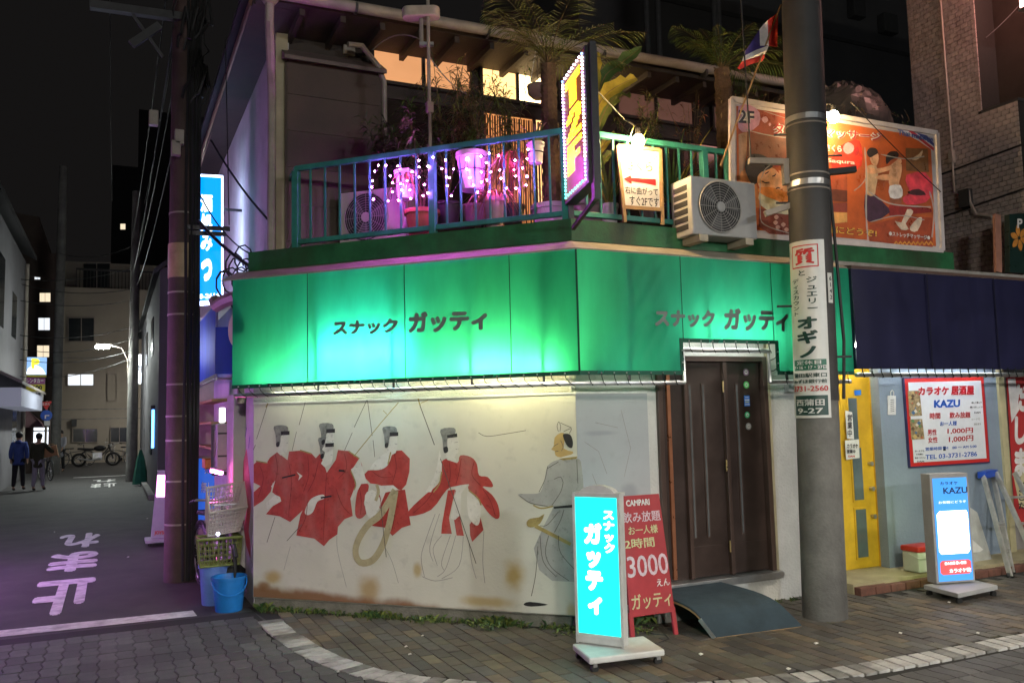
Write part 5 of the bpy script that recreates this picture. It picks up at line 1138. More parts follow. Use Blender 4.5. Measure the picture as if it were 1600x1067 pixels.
for q, m, tx in (([(1317, 641), (1328, 644), (1331, 686), (1320, 685)], m_wpot, '営業中'),):
    MB().poly([PY.at(x, y, .03) for x, y in q]).build('notice_plate', mat('white_plate', (.62, .61, .58), .5), yd_); ptext(tx, PY, 1320, 647, 1328, 682, m_ink, yd_, .033, .02, True)
MB().poly([PY.at(x, y, .035) for x, y in ((1316, 688), (1338, 686), (1339, 715), (1318, 718))]).build('notice_plate', MATS['white_plate'], yd_)
ptext('カラオケ', PY, 1319, 693, 1336, 700, m_ink, yd_, .038, .03); ptext('営業中', PY, 1319, 702, 1332, 708, m_ink, yd_, .038, .03); ptext('DAM', PY, 1321, 711, 1331, 714, m_rp, yd_, .038, .03)
MB().poly([PY.at(x, y, .004) for x, y in ((1334, 610), (1345, 609), (1345, 617), (1335, 618))]).build('notice_plate', mat('sticker_blue', (.03, .16, .55)), yd_)
# navy awning
m_navyc = mat('navy_awning_cloth', (.010, .010, .040), .55, var=.25, scale=2.5, bump=.3, fine=8)
na = thing('navy_awning', 'plain dark navy cloth awning over the karaoke bar', 'awning', (8, 5.9, 2.13))
yn = 5.9; nx0, nx1, nz0, nz1 = 6.42, 11.5, 2.13, 3.10
b = MB(); NU = 40
for i in range(NU+1):
    for j in range(8): x = nx0+(nx1-nx0)*i/NU; z = nz0+(nz1-nz0)*j/7; b.v.append(V((x, yn+.022*math.sin(x*2.6)*math.sin((z-nz0)*3.2)+.006*math.sin(x*17+z*2), z)))
for i in range(NU):
    for j in range(7): b.f.append((i*8+j, (i+1)*8+j, (i+1)*8+j+1, i*8+j+1)); b.m.append(0)
b.build('awning_cloth', m_navyc, na, True)
for k in range(1, 5): MB().bar((nx0+k*1.02, yn-.024, nz0), (nx0+k*1.02, yn-.024, nz1), .012, .004, (0, 1, 0)).build('seam', mat('navy_seam', (.006, .006, .02), .6), na)
MB().quad((nx0, yn, nz0), (nx0, YK, nz0), (nx0, YK, nz1+.05), (nx0, yn, nz1)).build('side_cloth', m_navyc, na)
MB().prism([(nx0, yn-.01, nz1), (nx1, yn-.01, nz1), (nx1, YK, nz1+.07), (nx0, YK, nz1+.07)], (0, 0, .03)).build('top_flashing', mat('brown_flashing', (.09, .055, .045), .6, var=.2), na)
MB().tube([(nx0+.02, yn+.03, nz0-.055), (nx1, yn+.03, nz0-.055)], .022, 8).build('frame_pipe', m_silver, na, True)
for i in range(40):
    x = nx0+.06+i*.125; MB().tube([(x, yn-.012, nz0+.02), (x+.01, yn-.005, nz0-.03), (x+.04, yn+.0, nz0-.075), (x+.06, yn+.03, nz0-.08)], .005, 4).build('lacing_loop', m_rope, na)
kl = thing('fluorescent_lamp', 'white tube lamp under the navy awning over the karaoke sign', 'lamp', (8.2, 6.2, 2.3))
MB().tube([(7.45, 6.22, 2.36), (9.0, 6.22, 2.36)], .016, 8).build('tube', emat('tube_kazu', (.88, .95, 1.0), 55), kl, True); MB().bar((7.66, 6.26, 2.39), (9.04, 6.26, 2.39), .05, .02).build('batten', MATS['white_trim'], kl)
# KAZU price board
ks = thing('karaoke_price_board', 'white karaoke price board with red border and blue letters on the blue grey wall', 'sign', tuple(ony(1480, 725, YK-.03)))
PK = PL((0, 1, 0), YK-.03, (0, -1, 0)); kq = [PK.at(1412, 590), PK.at(1537, 587), PK.at(1547, 723), PK.at(1422, 731)]; KQ = quadplane(kq)
MB().prism([KQ(0, 1), KQ(1, 1), KQ(1, 0), KQ(0, 0)], (0, .028, 0)).build('panel', mat('navy_edge', (.03, .03, .09), .5), ks)
qrect(KQ, .008, .012, .992, .985, mat('sign_red', (.50, .025, .02), .45, var=.1), ks, .002, 'red_border'); qrect(KQ, .045, .055, .955, .945, mat('sign_white', (.62, .63, .65), .45, var=.06), ks, .004, 'white_face')
zk = lambda x, y: (1400+x/6.669, 580+y/6.669)
sr, sb = mat('sign_letter_red', (.48, .02, .03), .45, var=.05), mat('sign_letter_blue', (.02, .09, .42), .45, var=.05)
def kt(s, x0, y0, x1, y1, m, bold=.02, sk=(0, 0)):
    (a0_, b0), (a1, b1) = zk(x0, y0), zk(x1, y1); ptext(s, PK, a0_, b0, a1, b1, m, ks, .007, bold, skew=(sk[0]/6.669, sk[1]/6.669))
kt('カラオケ', 225, 165, 545, 250, sr, .05, (-8, -2)); kt('居酒屋', 568, 150, 808, 248, sr, .045, (-4, -2)); kt('KAZU', 390, 300, 662, 382, sb, .05, (-8, -10))
kt('時間', 345, 432, 455, 500, sr, .02, (-2, -6)); kt('飲み放題', 552, 425, 768, 490, sr, .02, (-4, -6)); kt('お一人様', 452, 522, 628, 572, sb, .015, (-8, -8))
kt('男性', 322, 603, 418, 668, sr, .015, (-2, -5)); kt('女性', 328, 683, 428, 748, sr, .015, (-2, -5)); kt('1,000円', 530, 592, 795, 655, sr, .015, (-6, -12)); kt('1,000円', 545, 678, 798, 745, sr, .015, (-14, -20))
kt('営業時間 PM   :00 ～ AM 5:00', 300, 792, 832, 828, sb, .01, (-30, -32)); kt('TEL 03-3731-2786', 300, 870, 838, 918, sb, .015, (-36, -36))
kt('楽しく飲んで', 780, 318, 885, 338, m_ink, .01, (-4, -4)); kt('歌いましょう!', 765, 365, 895, 385, m_ink, .01, (-4, -4)); kt('DAM', 810, 420, 872, 438, m_ink, .01); kt('カード可', 780, 490, 870, 515, m_mpale, 0, (-8, -8)); kt('無料', 805, 540, 880, 565, m_mpale, 0, (-6, -6))
kt('お一人でも', 192, 820, 288, 840, m_ink, .01, (-2, -2)); kt('お気軽に', 205, 855, 280, 873, m_ink, .01, (-2, -2)); kt('来店ください', 188, 892, 302, 912, m_ink, .01, (-4, -4)); kt('DAM', 215, 930, 285, 948, m_ink, .01)
ppoly([zk(*p) for p in ((482, 782), (510, 780), (513, 825), (485, 826))], PK, m_ink, ks, .008, 'blanked_digit')
for (x0, y0, x1, y1) in ((118, 205, 258, 468), (138, 500, 285, 712)):
    f = ppoly([zk(*p) for p in ((x0, y0), (x1-18, y0-4), (x1+8, y1-6), (x0+16, y1))], PK, mat('photo_print', (.30, .22, .12), .35, var=.6, scale=25), ks, .007, 'photo_print')
    for k in range(12):
        x, y = random.uniform(x0+20, x1-20), random.uniform(y0+15, y1-20); s_ = random.uniform(8, 24); ppoly([zk(x-s_, y), zk(x, y-s_), zk(x+s_, y+4), zk(x, y+s_)], PK, mat('photo_%d' % (k % 6), [(.55, .40, .15), (.06, .15, .30), (.45, .10, .05), (.10, .25, .10), (.6, .55, .45), (.12, .07, .04)][k % 6], .35), f.parent, .0082+.0003*k, 'photo_detail')
# wall tag, cooler, leaning boards
wt = thing('hanging_tag', 'white perforated plastic tag hung on the blue grey wall', 'tag', tuple(ony(1394, 648, YK-.02)))
PKW = PL((0, 1, 0), YK-.012, (0, -1, 0)); TQ = quadplane([PKW.at(1388, 618), PKW.at(1400, 618), PKW.at(1400, 648), PKW.at(1388, 648)])
MB().prism([TQ(0, 1), TQ(1, 1), TQ(1, 0), TQ(0, 0)], (0, .011, 0)).build('plate', mat('white_plate', (.6, .6, .58)), wt, bevel=.003)
for k in range(7): qpoly(TQ, [(.25, .22+k*.1), (.75, .19+k*.1), (.75, .22+k*.1), (.25, .25+k*.1)], m_ink, wt, .002, 'slot')
MB().tube([TQ(.3, 0), TQ(.3, -.2), TQ(.5, -.28), TQ(.7, -.2), TQ(.7, 0)], .005, 6).build('hook', MATS['white_plate'], wt)
cp = onz(1440, 903, ST); cp.y = 6.22; cp = V((ony(1440, 890, 6.18).x, 6.18, ST))
co = thing('cooler_box', 'small white cooler box with a red lid on the entrance step', 'cooler', tuple(cp))
MB().obox(cp+V((-.15, -.10, .005)), (.30, 0, 0), (0, .2, 0), (0, 0, .20)).build('body', mat('cooler_white', (.55, .55, .52), .5, var=.1), co, bevel=.015)
MB().obox(cp+V((-.16, -.11, .206)), (.32, 0, 0), (0, .22, 0), (0, 0, .055)).build('lid', mat('cooler_red', (.45, .03, .025), .45, var=.1), co, bevel=.014)
MB().obox(cp+V((.05, -.125, .07)), (.07, 0, 0), (0, .012, 0), (0, 0, .13)).build('latch', MATS['cooler_white'], co, bevel=.004)
MB().tube([cp+V((-.17, .0, .19)), cp+V((-.175, -.12, .15)), cp+V((.175, -.12, .15)), cp+V((.17, 0, .19))], .008, 6).build('handle', MATS['cooler_white'], co)
lb = thing('leaning_signboard', 'folded plain signboard leaning on the wall behind the lit karaoke stand', 'board', (7.95, 6.3, ST))
q0, q1, q2, q3 = ony(1518, 912, 6.2), ony(1560, 905, 6.2), ony(1527, 800, 6.38), ony(1512, 790, 6.38)
MB().prism([q0, q1, q2, q3], (0, .03, 0)).build('board', mat('old_board', (.36, .36, .33), .6, var=.2), lb)
MB().prism([ony(1516, 840, 6.25), ony(1536, 858, 6.25), ony(1530, 862, 6.25), ony(1516, 863, 6.25)], (0, -.004, 0)).build('notice', MATS['white_plate'], lb)
l2 = thing('plywood_sheet', 'thin brown panel leaning behind the karaoke stand sign', 'board', (7.62, 6.35, ST))
MB().prism([ony(1462, 905, 6.3), ony(1474, 905, 6.3), ony(1456, 762, 6.42), ony(1450, 765, 6.42)], (0, .02, 0)).build('panel', m_wood, l2)

# karaoke stand sign
def stand_sign(c0, ang, W_, H_, TH, bw, bd, face, case, label, legz=.10):
    c0 = V(c0); xd = V((math.cos(ang), math.sin(ang), 0)); yd2 = V((-xd.y, xd.x, 0)); Z = V((0, 0, 1))
    t = thing('stand_sign', label, 'sign', tuple(c0), 'lit stand signs on castors')
    return t, xd, yd2
kc = V((7.20, 5.56, 0)); kt_ = thing('stand_sign', 'lit blue and white karaoke stand sign on a castor base', 'sign', tuple(kc))
fx_ = V((math.cos(-.75), math.sin(-.75), 0)); fn_ = V((-fx_.y, fx_.x, 0))
if fn_.dot(kc) > 0: fn_ = -fn_
base = [onz(1443, 913, .11), onz(1497, 927, .11), onz(1559, 914, .11), onz(1508, 902, .11)]
MB().prism([p-V((0, 0, .04)) for p in base], (0, 0, .04)).build('base', mat('grey_plate', (.34, .34, .33), .5, var=.15), kt_, bevel=.005)
for p in base:
    q_ = p+((sum(base, V())/4)-p)*.14; MB().lathe((q_.x, q_.y-.012, .034), [(.03, 0), (.03, .024)], 12, (0, 1, 0)).build('castor', m_black, kt_); MB().bar((q_.x, q_.y, .05), (q_.x, q_.y, .07), .02).build('castor_fork', m_silver, kt_)
bl_, br_ = onz(1466, 912, .12), onz(1522, 908, .12); tall = 1.0
dK = (bl_-EYEP).dot(fw); zt = (EYEP+ray(1463, 745)*dK).z
KF = quadplane([V((bl_.x, bl_.y, zt)), V((br_.x, br_.y, zt)), V((br_.x, br_.y, .12)), V((bl_.x, bl_.y, .12))])
nK = (KF(1, 0)-KF(0, 0)).cross(KF(0, 0)-KF(0, 1)).normalized()
MB().prism([KF(-.04, 1), KF(1.04, 1), KF(1.04, -.02), KF(-.04, -.02)], -nK*.13).build('case', mat('grey_case', (.30, .29, .28), .5, var=.12), kt_, bevel=.006)
qrect(KF, .02, .02, .98, .98, emat('kazu_blue', c(70, 150, 235), .85), kt_, .003, 'lit_face')
qpoly(KF, [(.08, .36), (.16, .33), (.9, .33), (.94, .36), (.94, .70), (.88, .73), (.14, .73), (.08, .70)], emat('kazu_white', (1, .98, .95), 3.6), kt_, .005, 'lit_panel')
qpoly(KF, [(.08, .81), (.14, .79), (.88, .79), (.94, .81), (.94, .90), (.88, .92), (.14, .92), (.08, .90)], emat('kazu_red', (.75, .09, .09), .9), kt_, .005, 'lit_panel')
qrect(lambda u, v, off=0.0: KF(1-u, v, -.13-off), .02, .02, .98, .98, emat('kazu_back', (.75, .95, .45), 2.2), kt_, .003, 'rear_lit_face')
qtext('カラオケ', KF, .22, .055, .72, .085, m_navy, kt_, .006, .02); qtext('KAZU', KF, .3, .11, .98, .17, m_navy, kt_, .006, .02); qtext('お気軽にどうぞ', KF, .15, .235, .92, .26, emat('lit_letter', (1, 1, 1), 1.2), kt_, .006)
qtext('カラオケ歌', KF, .32, .865, .92, .905, emat('lit_letter', (1, 1, 1), 1.2), kt_, .008, .03); qtext('飲み放題 歌い放題', KF, .2, .80, .8, .83, emat('lit_letter', (1, 1, 1), 1.2), kt_, .008, .02)
# aluminium stepladders
m_alu = mat('scuffed_aluminium', (.55, .54, .50), .4, metal=.7, var=.2, scale=12, dirt=(.35, .3, .2), dirtamt=.4)
def ladder(feet, tops, label, rungs=3, cap=True):
    t = thing('stepladder', label, 'ladder', tuple(feet[0]), 'aluminium stepladders against the shop front')
    for f, tp_ in zip(feet, tops):
        MB().bar(f, tp_, .055, .022, (1, 0, 0)).build('rail', m_alu, t, bevel=.003); MB().bar(f-V((0, 0, .0)), f+(tp_-f)*.03, .06, .03).build('foot', m_black, t)
    for k in range(rungs):
        u = .22+.26*k
        MB().bar(feet[0]+(tops[0]-feet[0])*u, feet[1]+(tops[1]-feet[1])*u, .05, .022).build('step', m_alu, t)
    if cap: MB().bar(tops[0]-V((.02, 0, 0)), tops[1]+V((.02, 0, 0)), .09, .07).build('top_bracket', mat('blue_plastic', (.02, .07, .4), .4), t)
    return t
gy = lambda px, py, y: ony(px, py, y)
Lf = [gy(1582, 903, 5.86), gy(1600, 900, 6.0)]; Lf = [V((p.x, p.y, .012)) for p in Lf]
ladder([V((8.30, 5.82, .012)), V((8.52, 5.95, .012))], [ony(1536, 742, 6.36), ony(1551, 738, 6.42)], 'aluminium stepladder with a blue top bracket leaning on the blue grey wall', 2)
ladder([V((8.62, 5.70, .012)), V((9.0, 5.70, .012))], [ony(1556, 738, 6.36), ony(1585, 738, 6.36)], 'wider aluminium stepladder leaning beside the red banner', 3, False)
# red banner in the shop beyond
bn_ = thing('red_banner', 'red and white shop banner with hand drawn white characters', 'banner', (9.55, 6.42, ST))
PB = PL((0, 1, 0), YK+.03, (0, -1, 0))
MB().poly([PB.at(x, y) for x, y in ((1572, 590), (1612, 588), (1625, 860), (1585, 800))]).build('cloth', mat('banner_red', (.42, .03, .03), .7, var=.15), bn_)
ppoly([(1574, 592), (1586, 591), (1592, 640), (1580, 660)], PB, m_wp, bn_, .004, 'white_patch'); ptext('だしま', PB, 1582, 600, 1606, 745, m_wp, bn_, .006, .06, True)
ppoly([(1583, 745), (1600, 700), (1625, 700), (1625, 800), (1592, 790)], PB, mat('banner_cream', (.55, .48, .28), .7), bn_, .007, 'cream_patch'); ptext('しました', PB, 1590, 745, 1602, 795, m_ink, bn_, .009, .03, True)

# ================================================================= tiled building beyond
m_tl = [mat('glazed_tile_%d' % i, col_, .28, var=.15, scale=15, spec=.6, dirt=(.14, .12, .11), dirtamt=.5) for i, col_ in enumerate(((.34, .285, .265), (.38, .31, .285), (.30, .255, .24)))]
tb = thing('tiled_building', 'tall building clad in small off white wall tiles beyond the karaoke bar', 'building', (9.6, 7.2, 0))
XT = 9.595
MB().box(XT+.012, XT+3, 6.65, 7.61, 3.0, 9.5).build('wall', m_mort, tb); MB().box(XT+.012, XT+3, 6.2, 6.649, 3.0, 5.33).build('wall', m_mort, tb)
MB().box(XT+.35, XT+3, 6.2, 6.649, 5.331, 9.5).build('recessed_facade', mat('dark_brown_panel', (.035, .028, .024), .4, var=.2), tb)
MB().box(XT+.30, XT+.42, 6.13, 6.199, 5.34, 9.5).build('beige_pilaster', mat('beige_stone', (.35, .29, .22), .7, var=.2), tb)
MB().box(XT-.002, XT+.36, 6.19, 6.66, 5.331, 5.36).build('ledge', m_dkgrey, tb)
TW, TH_ = .1005, .0605; tsp = []
for j in range(int((9.3-3.15)/TH_)):
    z = 3.15+j*TH_
    for i in range(-1, 16):
        y0 = 6.205+(i+(.5 if j % 2 else 0))*TW; y1 = y0+TW-.006
        y0c, y1c = max(y0, 6.205 if z+TH_ < 5.33 else 6.70), min(y1, 7.605)
        if y1c-y0c > .02: tsp.append((y0c, y1c, z))
tsp.sort(key=lambda q: (not inframe((XT, q[0], q[2])), abs(q[2]-4.9)+abs(q[0]-6.8)*.5))
rest = MB(); msh = {}
for n_i, (y0, y1, z) in enumerate(tsp):
    mi = random.randrange(3); pr = random.uniform(.0105, .0135)
    if n_i < 300:
        k = (round(y1-y0, 3), mi)
        if k not in msh:
            o = MB().box(0, .013, 0, y1-y0, 0, TH_-.006).build('wall_tile', m_tl[mi]); msh[k] = o.data; bpy.data.objects.remove(o)
        o = bpy.data.objects.new('wall_tile', msh[k]); COL.objects.link(o); o.parent = tb; o.location = V((XT+.012-pr, y0, z))-ORG[tb.name]
    else: rest.box(XT+.012-pr, XT+.013, y0, y1, z, z+TH_-.006, mi)
stuff(rest.build('wall_tile_field', m_tl, tb))
b = MB()
for j in range(66):
    z = 5.36+j*.062
    MB().box(XT-.004, XT+.02, 6.651, 6.698, z, z+.056).build('corner_tile', m_tl[1], tb) if z < 7.4 else None
cd1, cd2 = onx(1468, -20, XT-.03), onx(1487, 230, XT-.03)
MB().tube([cd1, cd2, onx(1491, 300, XT-.03)], .014, 6).build('conduit', m_gut, tb, True); p = onx(1488, 245, XT-.02)
MB().box(XT-.06, XT, p.y-.03, p.y+.03, p.z-.08, p.z+.08).build('junction_box', m_gut, tb)
for py0, py1 in ((255, 225), (322, 295)): MB().tube([onx(1470, py0+18, XT-.02), onx(1600, py1, XT-.02)], .012, 6).build('cable_run', m_black, tb)
p = onx(1508, 310, XT-.02); MB().box(XT-.08, XT-.0, p.y-.09, p.y+.05, p.z-.12, p.z+.1).build('meter_box', m_dkgrey, tb)
MB().tube([onx(1513, 298, XT-.05), onx(1515, 315, XT-.05), onx(1525, 335, XT-.05), onx(1550, 338, XT-.05)], .022, 6).build('duct', m_gut, tb, True)
fs = thing('flower_sign', 'dark green sign with an orange flower at the edge of the tiled building', 'sign', tuple(ony(1585, 420, 6.1)))
PS = PL((0, 1, 0), 6.12, (0, -1, 0)); MB().prism([PS.at(1578, 425), PS.at(1650, 432), PS.at(1650, 330), PS.at(1577, 335)], (0, .06, 0)).build('panel', mat('dark_green_panel', (.012, .03, .026), .3), fs)
cx_, cy2 = 1592, 372
for k in range(6):
    a = k*math.pi/3+.3; ppoly(curved([(cx_+math.cos(a)*2, cy2+math.sin(a)*2), (cx_+math.cos(a-.4)*9, cy2+math.sin(a-.4)*13), (cx_+math.cos(a)*14, cy2+math.sin(a)*21), (cx_+math.cos(a+.4)*9, cy2+math.sin(a+.4)*13)], 3), PS, mat('orange_petal', (.55, .22, .04), .5, var=.25, scale=20), fs, .003, 'petal')
ptext('P', PS, 1589, 342, 1597, 357, m_wp, fs, .004, .03)
MB().bar(PS.at(1560, 335)+V((0, .02, 0)), PS.at(1562, 425)+V((0, .02, 0)), .10, .03, (0, 1, 0)).build('pink_pillar', mat('pink_metal', (.45, .22, .16), .35, metal=.3, var=.2), fs)
# dark building behind the roofs
bb = thing('grey_background_building', 'tall dark grey building with drainpipes rising behind the snack bar roof', 'building', (14, 18, 0))
m_bb = mat('dark_grey_render', (.085, .083, .085), .8, var=.15, scale=.6)
xL = ony(905, 50, 18).x
MB().box(xL, 34, 18, 24, 0, 26).build('wall', m_bb, bb)
for px in (1012, 1030, 1118, 1125): p = ony(px, 60, 17.9); MB().tube([(p.x, 17.9, 2), (p.x, 17.9, 25)], .07, 8).build('drainpipe', mat('pale_drainpipe', (.17, .17, .18), .6), bb, True)
for k in range(4): MB().box(xL, 34, 17.96, 17.999, 6+k*3.4, 6.12+k*3.4).build('floor_joint', mat('joint_dark', (.05, .05, .05), .8), bb)
for px, py, w in ((1336, 15, .5), (1385, 40, .6)): p = ony(px, py, 17.9); MB().box(p.x-w/2, p.x+w/2, 17.7, 17.99, p.z-.3, p.z+.3).build('vent_hood', mat('joint_dark', (.05, .05, .05)), bb, bevel=.03)

k2 = thing('fluorescent_lamp', 'short tube lamp added over the yellow door recess', 'lamp', (6.9, 6.3, 2.3)); MB().tube([(6.6, 6.35, 2.40), (7.2, 6.35, 2.40)], .016, 8).build('tube', emat('tube_door', (1.0, .95, .75), 95), k2, True); MB().bar((6.56, 6.39, 2.43), (7.24, 6.39, 2.43), .05, .02).build('batten', MATS['white_trim'], k2)  # unseen tube lamp added to brighten the yellow door
ps = thing('pink_lightbox_sign', 'lit pink and white sign box jutting from the tiled building', 'sign', (10.0, 5.7, 6.0)); q = ony(1593, 14, 5.75)
MB().box(q.x, q.x+.7, 5.55, 5.75, q.z, q.z+1.6).build('case', emat('pink_sign_glow', (1.0, .45, .38), 7), ps, bevel=.01); MB().box(q.x-.01, q.x+.71, 5.54, 5.76, q.z-.03, q.z-.001).build('bottom_edge', m_silver, ps); MB().bar((q.x+.6, 5.75, q.z+.8), (q.x+.6, 6.2, q.z+.8), .05).build('bracket', m_dkgrey, ps)

# ================================================================= utility poles
m_pole = mat('pole_concrete', (.135, .13, .12), .8, var=.3, scale=4, bump=.6, fine=40, dirt=(.05, .045, .042), dirtamt=.85)
m_sleeve = mat('dark_pole_sleeve', (.05, .048, .048), .6, var=.15, scale=6, bump=.2)
def ftext(s, fn, u0_, v0, u1, v1, m, parent, bold=0.0, vertical=False):
    g, fs = glyphs(s, bold, vertical)
    return MB().add([fn(u0_+(u1-u0_)*u, v1+(v0-v1)*v, w_) for u, v, w_ in g], fs).build('lettering', m, parent)
def pole_thing(base, top, r0_, r1, label, sleeve=None, ms=None):
    base, top = V(base), V(top); t = thing('utility_pole', label, 'utility pole', tuple(base), 'concrete utility poles')
    H_ = top.z
    at = lambda z: base+(top-base)*(z/H_)
    rad = lambda z: r0_+(r1-r0_)*z/H_
    zs = [0, .4, .9, 1.4, 1.9, 2.5, 3.5, 5, 7, H_]
    MB().tube([at(z) for z in zs], [rad(z) for z in zs], 32).build('shaft', ms or m_pole, t, True)
    if sleeve: MB().tube([at(sleeve[0]), at(sleeve[1])], [rad(sleeve[0])+.006, rad(sleeve[1])+.006], 32, cap=False).build('sleeve', m_sleeve, t, True)
    return t, at, rad
def band(t, at, rad, z, h=.03, m=None, ex=.012):
    MB().tube([at(z-h/2), at(z+h/2)], rad(z)+ex, 32).build('band', m or m_silver, t)
pr = V((5.45, 5.50, 0)); ptop = V((5.66, 5.50, 9.5))
rp, at, rad = pole_thing(pr, ptop, .182, .150, 'thick concrete utility pole with a white pawnshop plate at the pavement edge', (1.83, 5.4))
zpx = lambda py, px=1270: ony(px, py, 5.35).z
for py, h in ((180, .05), (190, .012), (268, .014), (282, .05), (292, .012)): band(rp, at, rad, zpx(py), h, m_silver if h > .02 else m_gut)
left = math.atan2(-pr.y, -pr.x)                               # direction from the pole towards the eye
plz0, plz1 = zpx(653), zpx(374)
def cyl(u, v, off=0.0, a0=left-1.28, a1=left+.62):
    z = plz1+(plz0-plz1)*v; a = a0+(a1-a0)*u; r = rad(z)+.014+off; p = at(z); return V((p.x+math.cos(a)*r, p.y+math.sin(a)*r, z))
def cylpatch(u0_, v0, u1, v1, off, m, name, n=16):
    b = MB()
    for i in range(n+1):
        u = u0_+(u1-u0_)*i/n; b.v += [cyl(u, v1, off), cyl(u, v0, off)]
    b.f = [(2*i, 2*i+2, 2*i+3, 2*i+1) for i in range(n)]; b.m = [0]*n
    return b.build(name, m, rp, True)
m_pw = mat('plate_white', (.60, .60, .57), .35, var=.06, scale=10); m_pg = mat('plate_green', (.02, .13, .075), .4); m_pd = mat('plate_dark_green', (.015, .05, .04), .4); m_pr = mat('plate_red', (.5, .03, .03), .4)
cylpatch(0, 0, 1, 1, 0, m_pw, 'plate')
cylpatch(.16, .025, .84, .155, .002, m_pr, 'red_box'); cylpatch(.19, .032, .81, .148, .003, m_pw, 'white_box')
C2 = lambda u, v, w_=0.0: cyl(u, v, .0055+w_)
ftext('質', C2, .27, .045, .75, .138, m_pr, rp, .03)
ftext('と', C2, .36, .17, .52, .20, m_pd, rp, .02); ftext('ディスカウント', C2, .16, .215, .36, .425, m_pd, rp, .01, True); ftext('ジュエリー', C2, .54, .21, .78, .39, m_pd, rp, .02, True)
ftext('オギノ', C2, .26, .435, .76, .665, m_pd, rp, .05, True)
cylpatch(.10, .675, .93, .735, .002, m_pg, 'green_box'); ftext('定休日', C2, .22, .68, .80, .703, m_pw, rp, .02); ftext('7・16・17・27日', C2, .12, .708, .92, .730, m_pw, rp, .03)
ftext('蒲田駅東口', C2, .10, .75, .92, .775, m_pd, rp, .02); ftext('みずほ銀行前', C2, .10, .785, .92, .808, m_pd, rp, .02); ftext('3731-2560', C2, .08, .822, .94, .852, m_pr, rp, .02)
cylpatch(.10, .875, .93, .985, .002, m_pd, 'dark_box'); ftext('西蒲田', C2, .16, .895, .84, .932, m_pw, rp, .02); ftext('9-27', C2, .2, .945, .8, .975, m_pw, rp, .02)
cylpatch(1.06, .19, 1.22, .36, .0, m_pw, 'number_plate'); ftext('6142', lambda u, v, w_=0.0: cyl(u, v, .003+w_), 1.10, .21, 1.18, .34, m_ink, rp, .02, True)
for px, py, dx in ((1232, 473, -.14), (1226, 200, -.12), (1322, 556, .14), (1315, 235, .14), (1245, 308, -.12)):
    z = zpx(py); p = at(z); d = V((rt.x, rt.y, 0)).normalized()*(1 if dx > 0 else -1); MB().tube([p+d*(rad(z)-.01), p+d*(rad(z)+abs(dx))], .010, 8).build('step_bolt', m_dkgrey, rp)
dl = -V((rt.x, rt.y, 0)).normalized(); z = zpx(244); p = at(z)
MB().bar(p+dl*.12+V((0, 0, 0)), p+dl*.52+V((0, 0, .02)), .06, .05).build('bracket_arm', m_gut, rp); MB().bar(p+dl*.20+V((0, 0, .02)), p+dl*.20-V((0, 0, .20)), .07, .05, dl).build('bracket_arm', m_gut, rp)
MB().bar(p+dl*.14-V((0, 0, .38)), p+dl*.40-V((0, 0, .46)), .05, .05).build('channel_arm', m_gut, rp)
MB().tube([p+dl*.50+V((0, 0, .0)), p+dl*.52+V((0, 0, 1.8)), p+dl*.54+V((0, 0, 4))], .007, 5).build('hanging_cable', m_dkgrey, rp)
MB().bar(p-dl*.14+V((0, 0, -.10)), p-dl*.42+V((0, 0, -.08)), .06, .05).build('bracket_arm', m_black, rp)
MB().tube([p-dl*.14+V((0, -.05, -.1)), p-dl*.17+V((0, -.05, -.9)), p-dl*.23+V((0, 0, -1.6)), p-dl*.20+V((0, 0, -2.1))], .014, 6).build('riser_cable', m_black, rp)
MB().tube([p-dl*.18+V((0, 0, 2.5)), p-dl*.185+V((0, 0, .9)), p-dl*.17+V((0, 0, .0))], .012, 6).build('riser_cable', m_black, rp)

lp0 = V((.725, 10.48, 0)); lpole, at2, rad2 = pole_thing(lp0, (.73, 10.48, 11.5), .175, .14, 'dark utility pole wrapped in cables at the alley mouth', None, mat('reddish_pole', (.085, .052, .048), .75, var=.3, scale=4, bump=.5, fine=40, dirt=(.035, .028, .026), dirtamt=.8))
zl = lambda py: ony(282, py, 10.3).z
for py in (330, 395, 455, 490, 600, 650, 688, 752, 820): band(lpole, at2, rad2, zl(py), .02, m_gut, .006)
for k, (a, r_) in enumerate(((.05, .03), (.35, .02), (-.25, .018), (.62, .03))):
    z0, z1 = .02, 9.5; ang = -math.pi/2+a+.3
    MB().tube([at2(z)+V((math.cos(ang+.03*math.sin(z*2+k))*(rad2(z)+.02), math.sin(ang)*(rad2(z)+.02), 0)) for z in [z0+(z1-z0)*j/24 for j in range(25)]], r_, 6).build('riser_cable', m_black, lpole)
band(lpole, at2, rad2, zl(405), .40, mat('yellow_wrap', (.34, .24, .14), .5, var=.3), .008)
for (px0, py0, px1, py1, w) in ((140, 8, 300, 30, .10), (205, 70, 250, 40, .05)):
    a_, b_ = ony(px0, py0, 10.35), ony(px1, py1, 10.35); MB().bar(a_, b_, w, .09).build('crossarm', m_dkgrey, lpole)
a_ = ony(205, 20, 10.35); MB().bar(a_, ony(255, 90, 10.35), .03, .03).build('arm_brace', m_dkgrey, lpole)
for px, py in ((275, 232), (280, 215), (240, 185)): p = ony(px, py, 10.22); MB().box(p.x-.05, p.x+.05, p.y-.06, p.y+.04, p.z-.09, p.z+.08).build('terminal_box', m_gut, lpole, bevel=.01)
for px, py, L_ in ((310, 356, .35), (313, 365, .28)): p = ony(px, py, 10.3); MB().bar(p-V((.12, 0, 0)), p+V((L_, 0, .01)), .03, .05).build('cable_bracket', m_dkgrey, lpole)
b = MB()                                                       # knotted cables hugging the upper pole
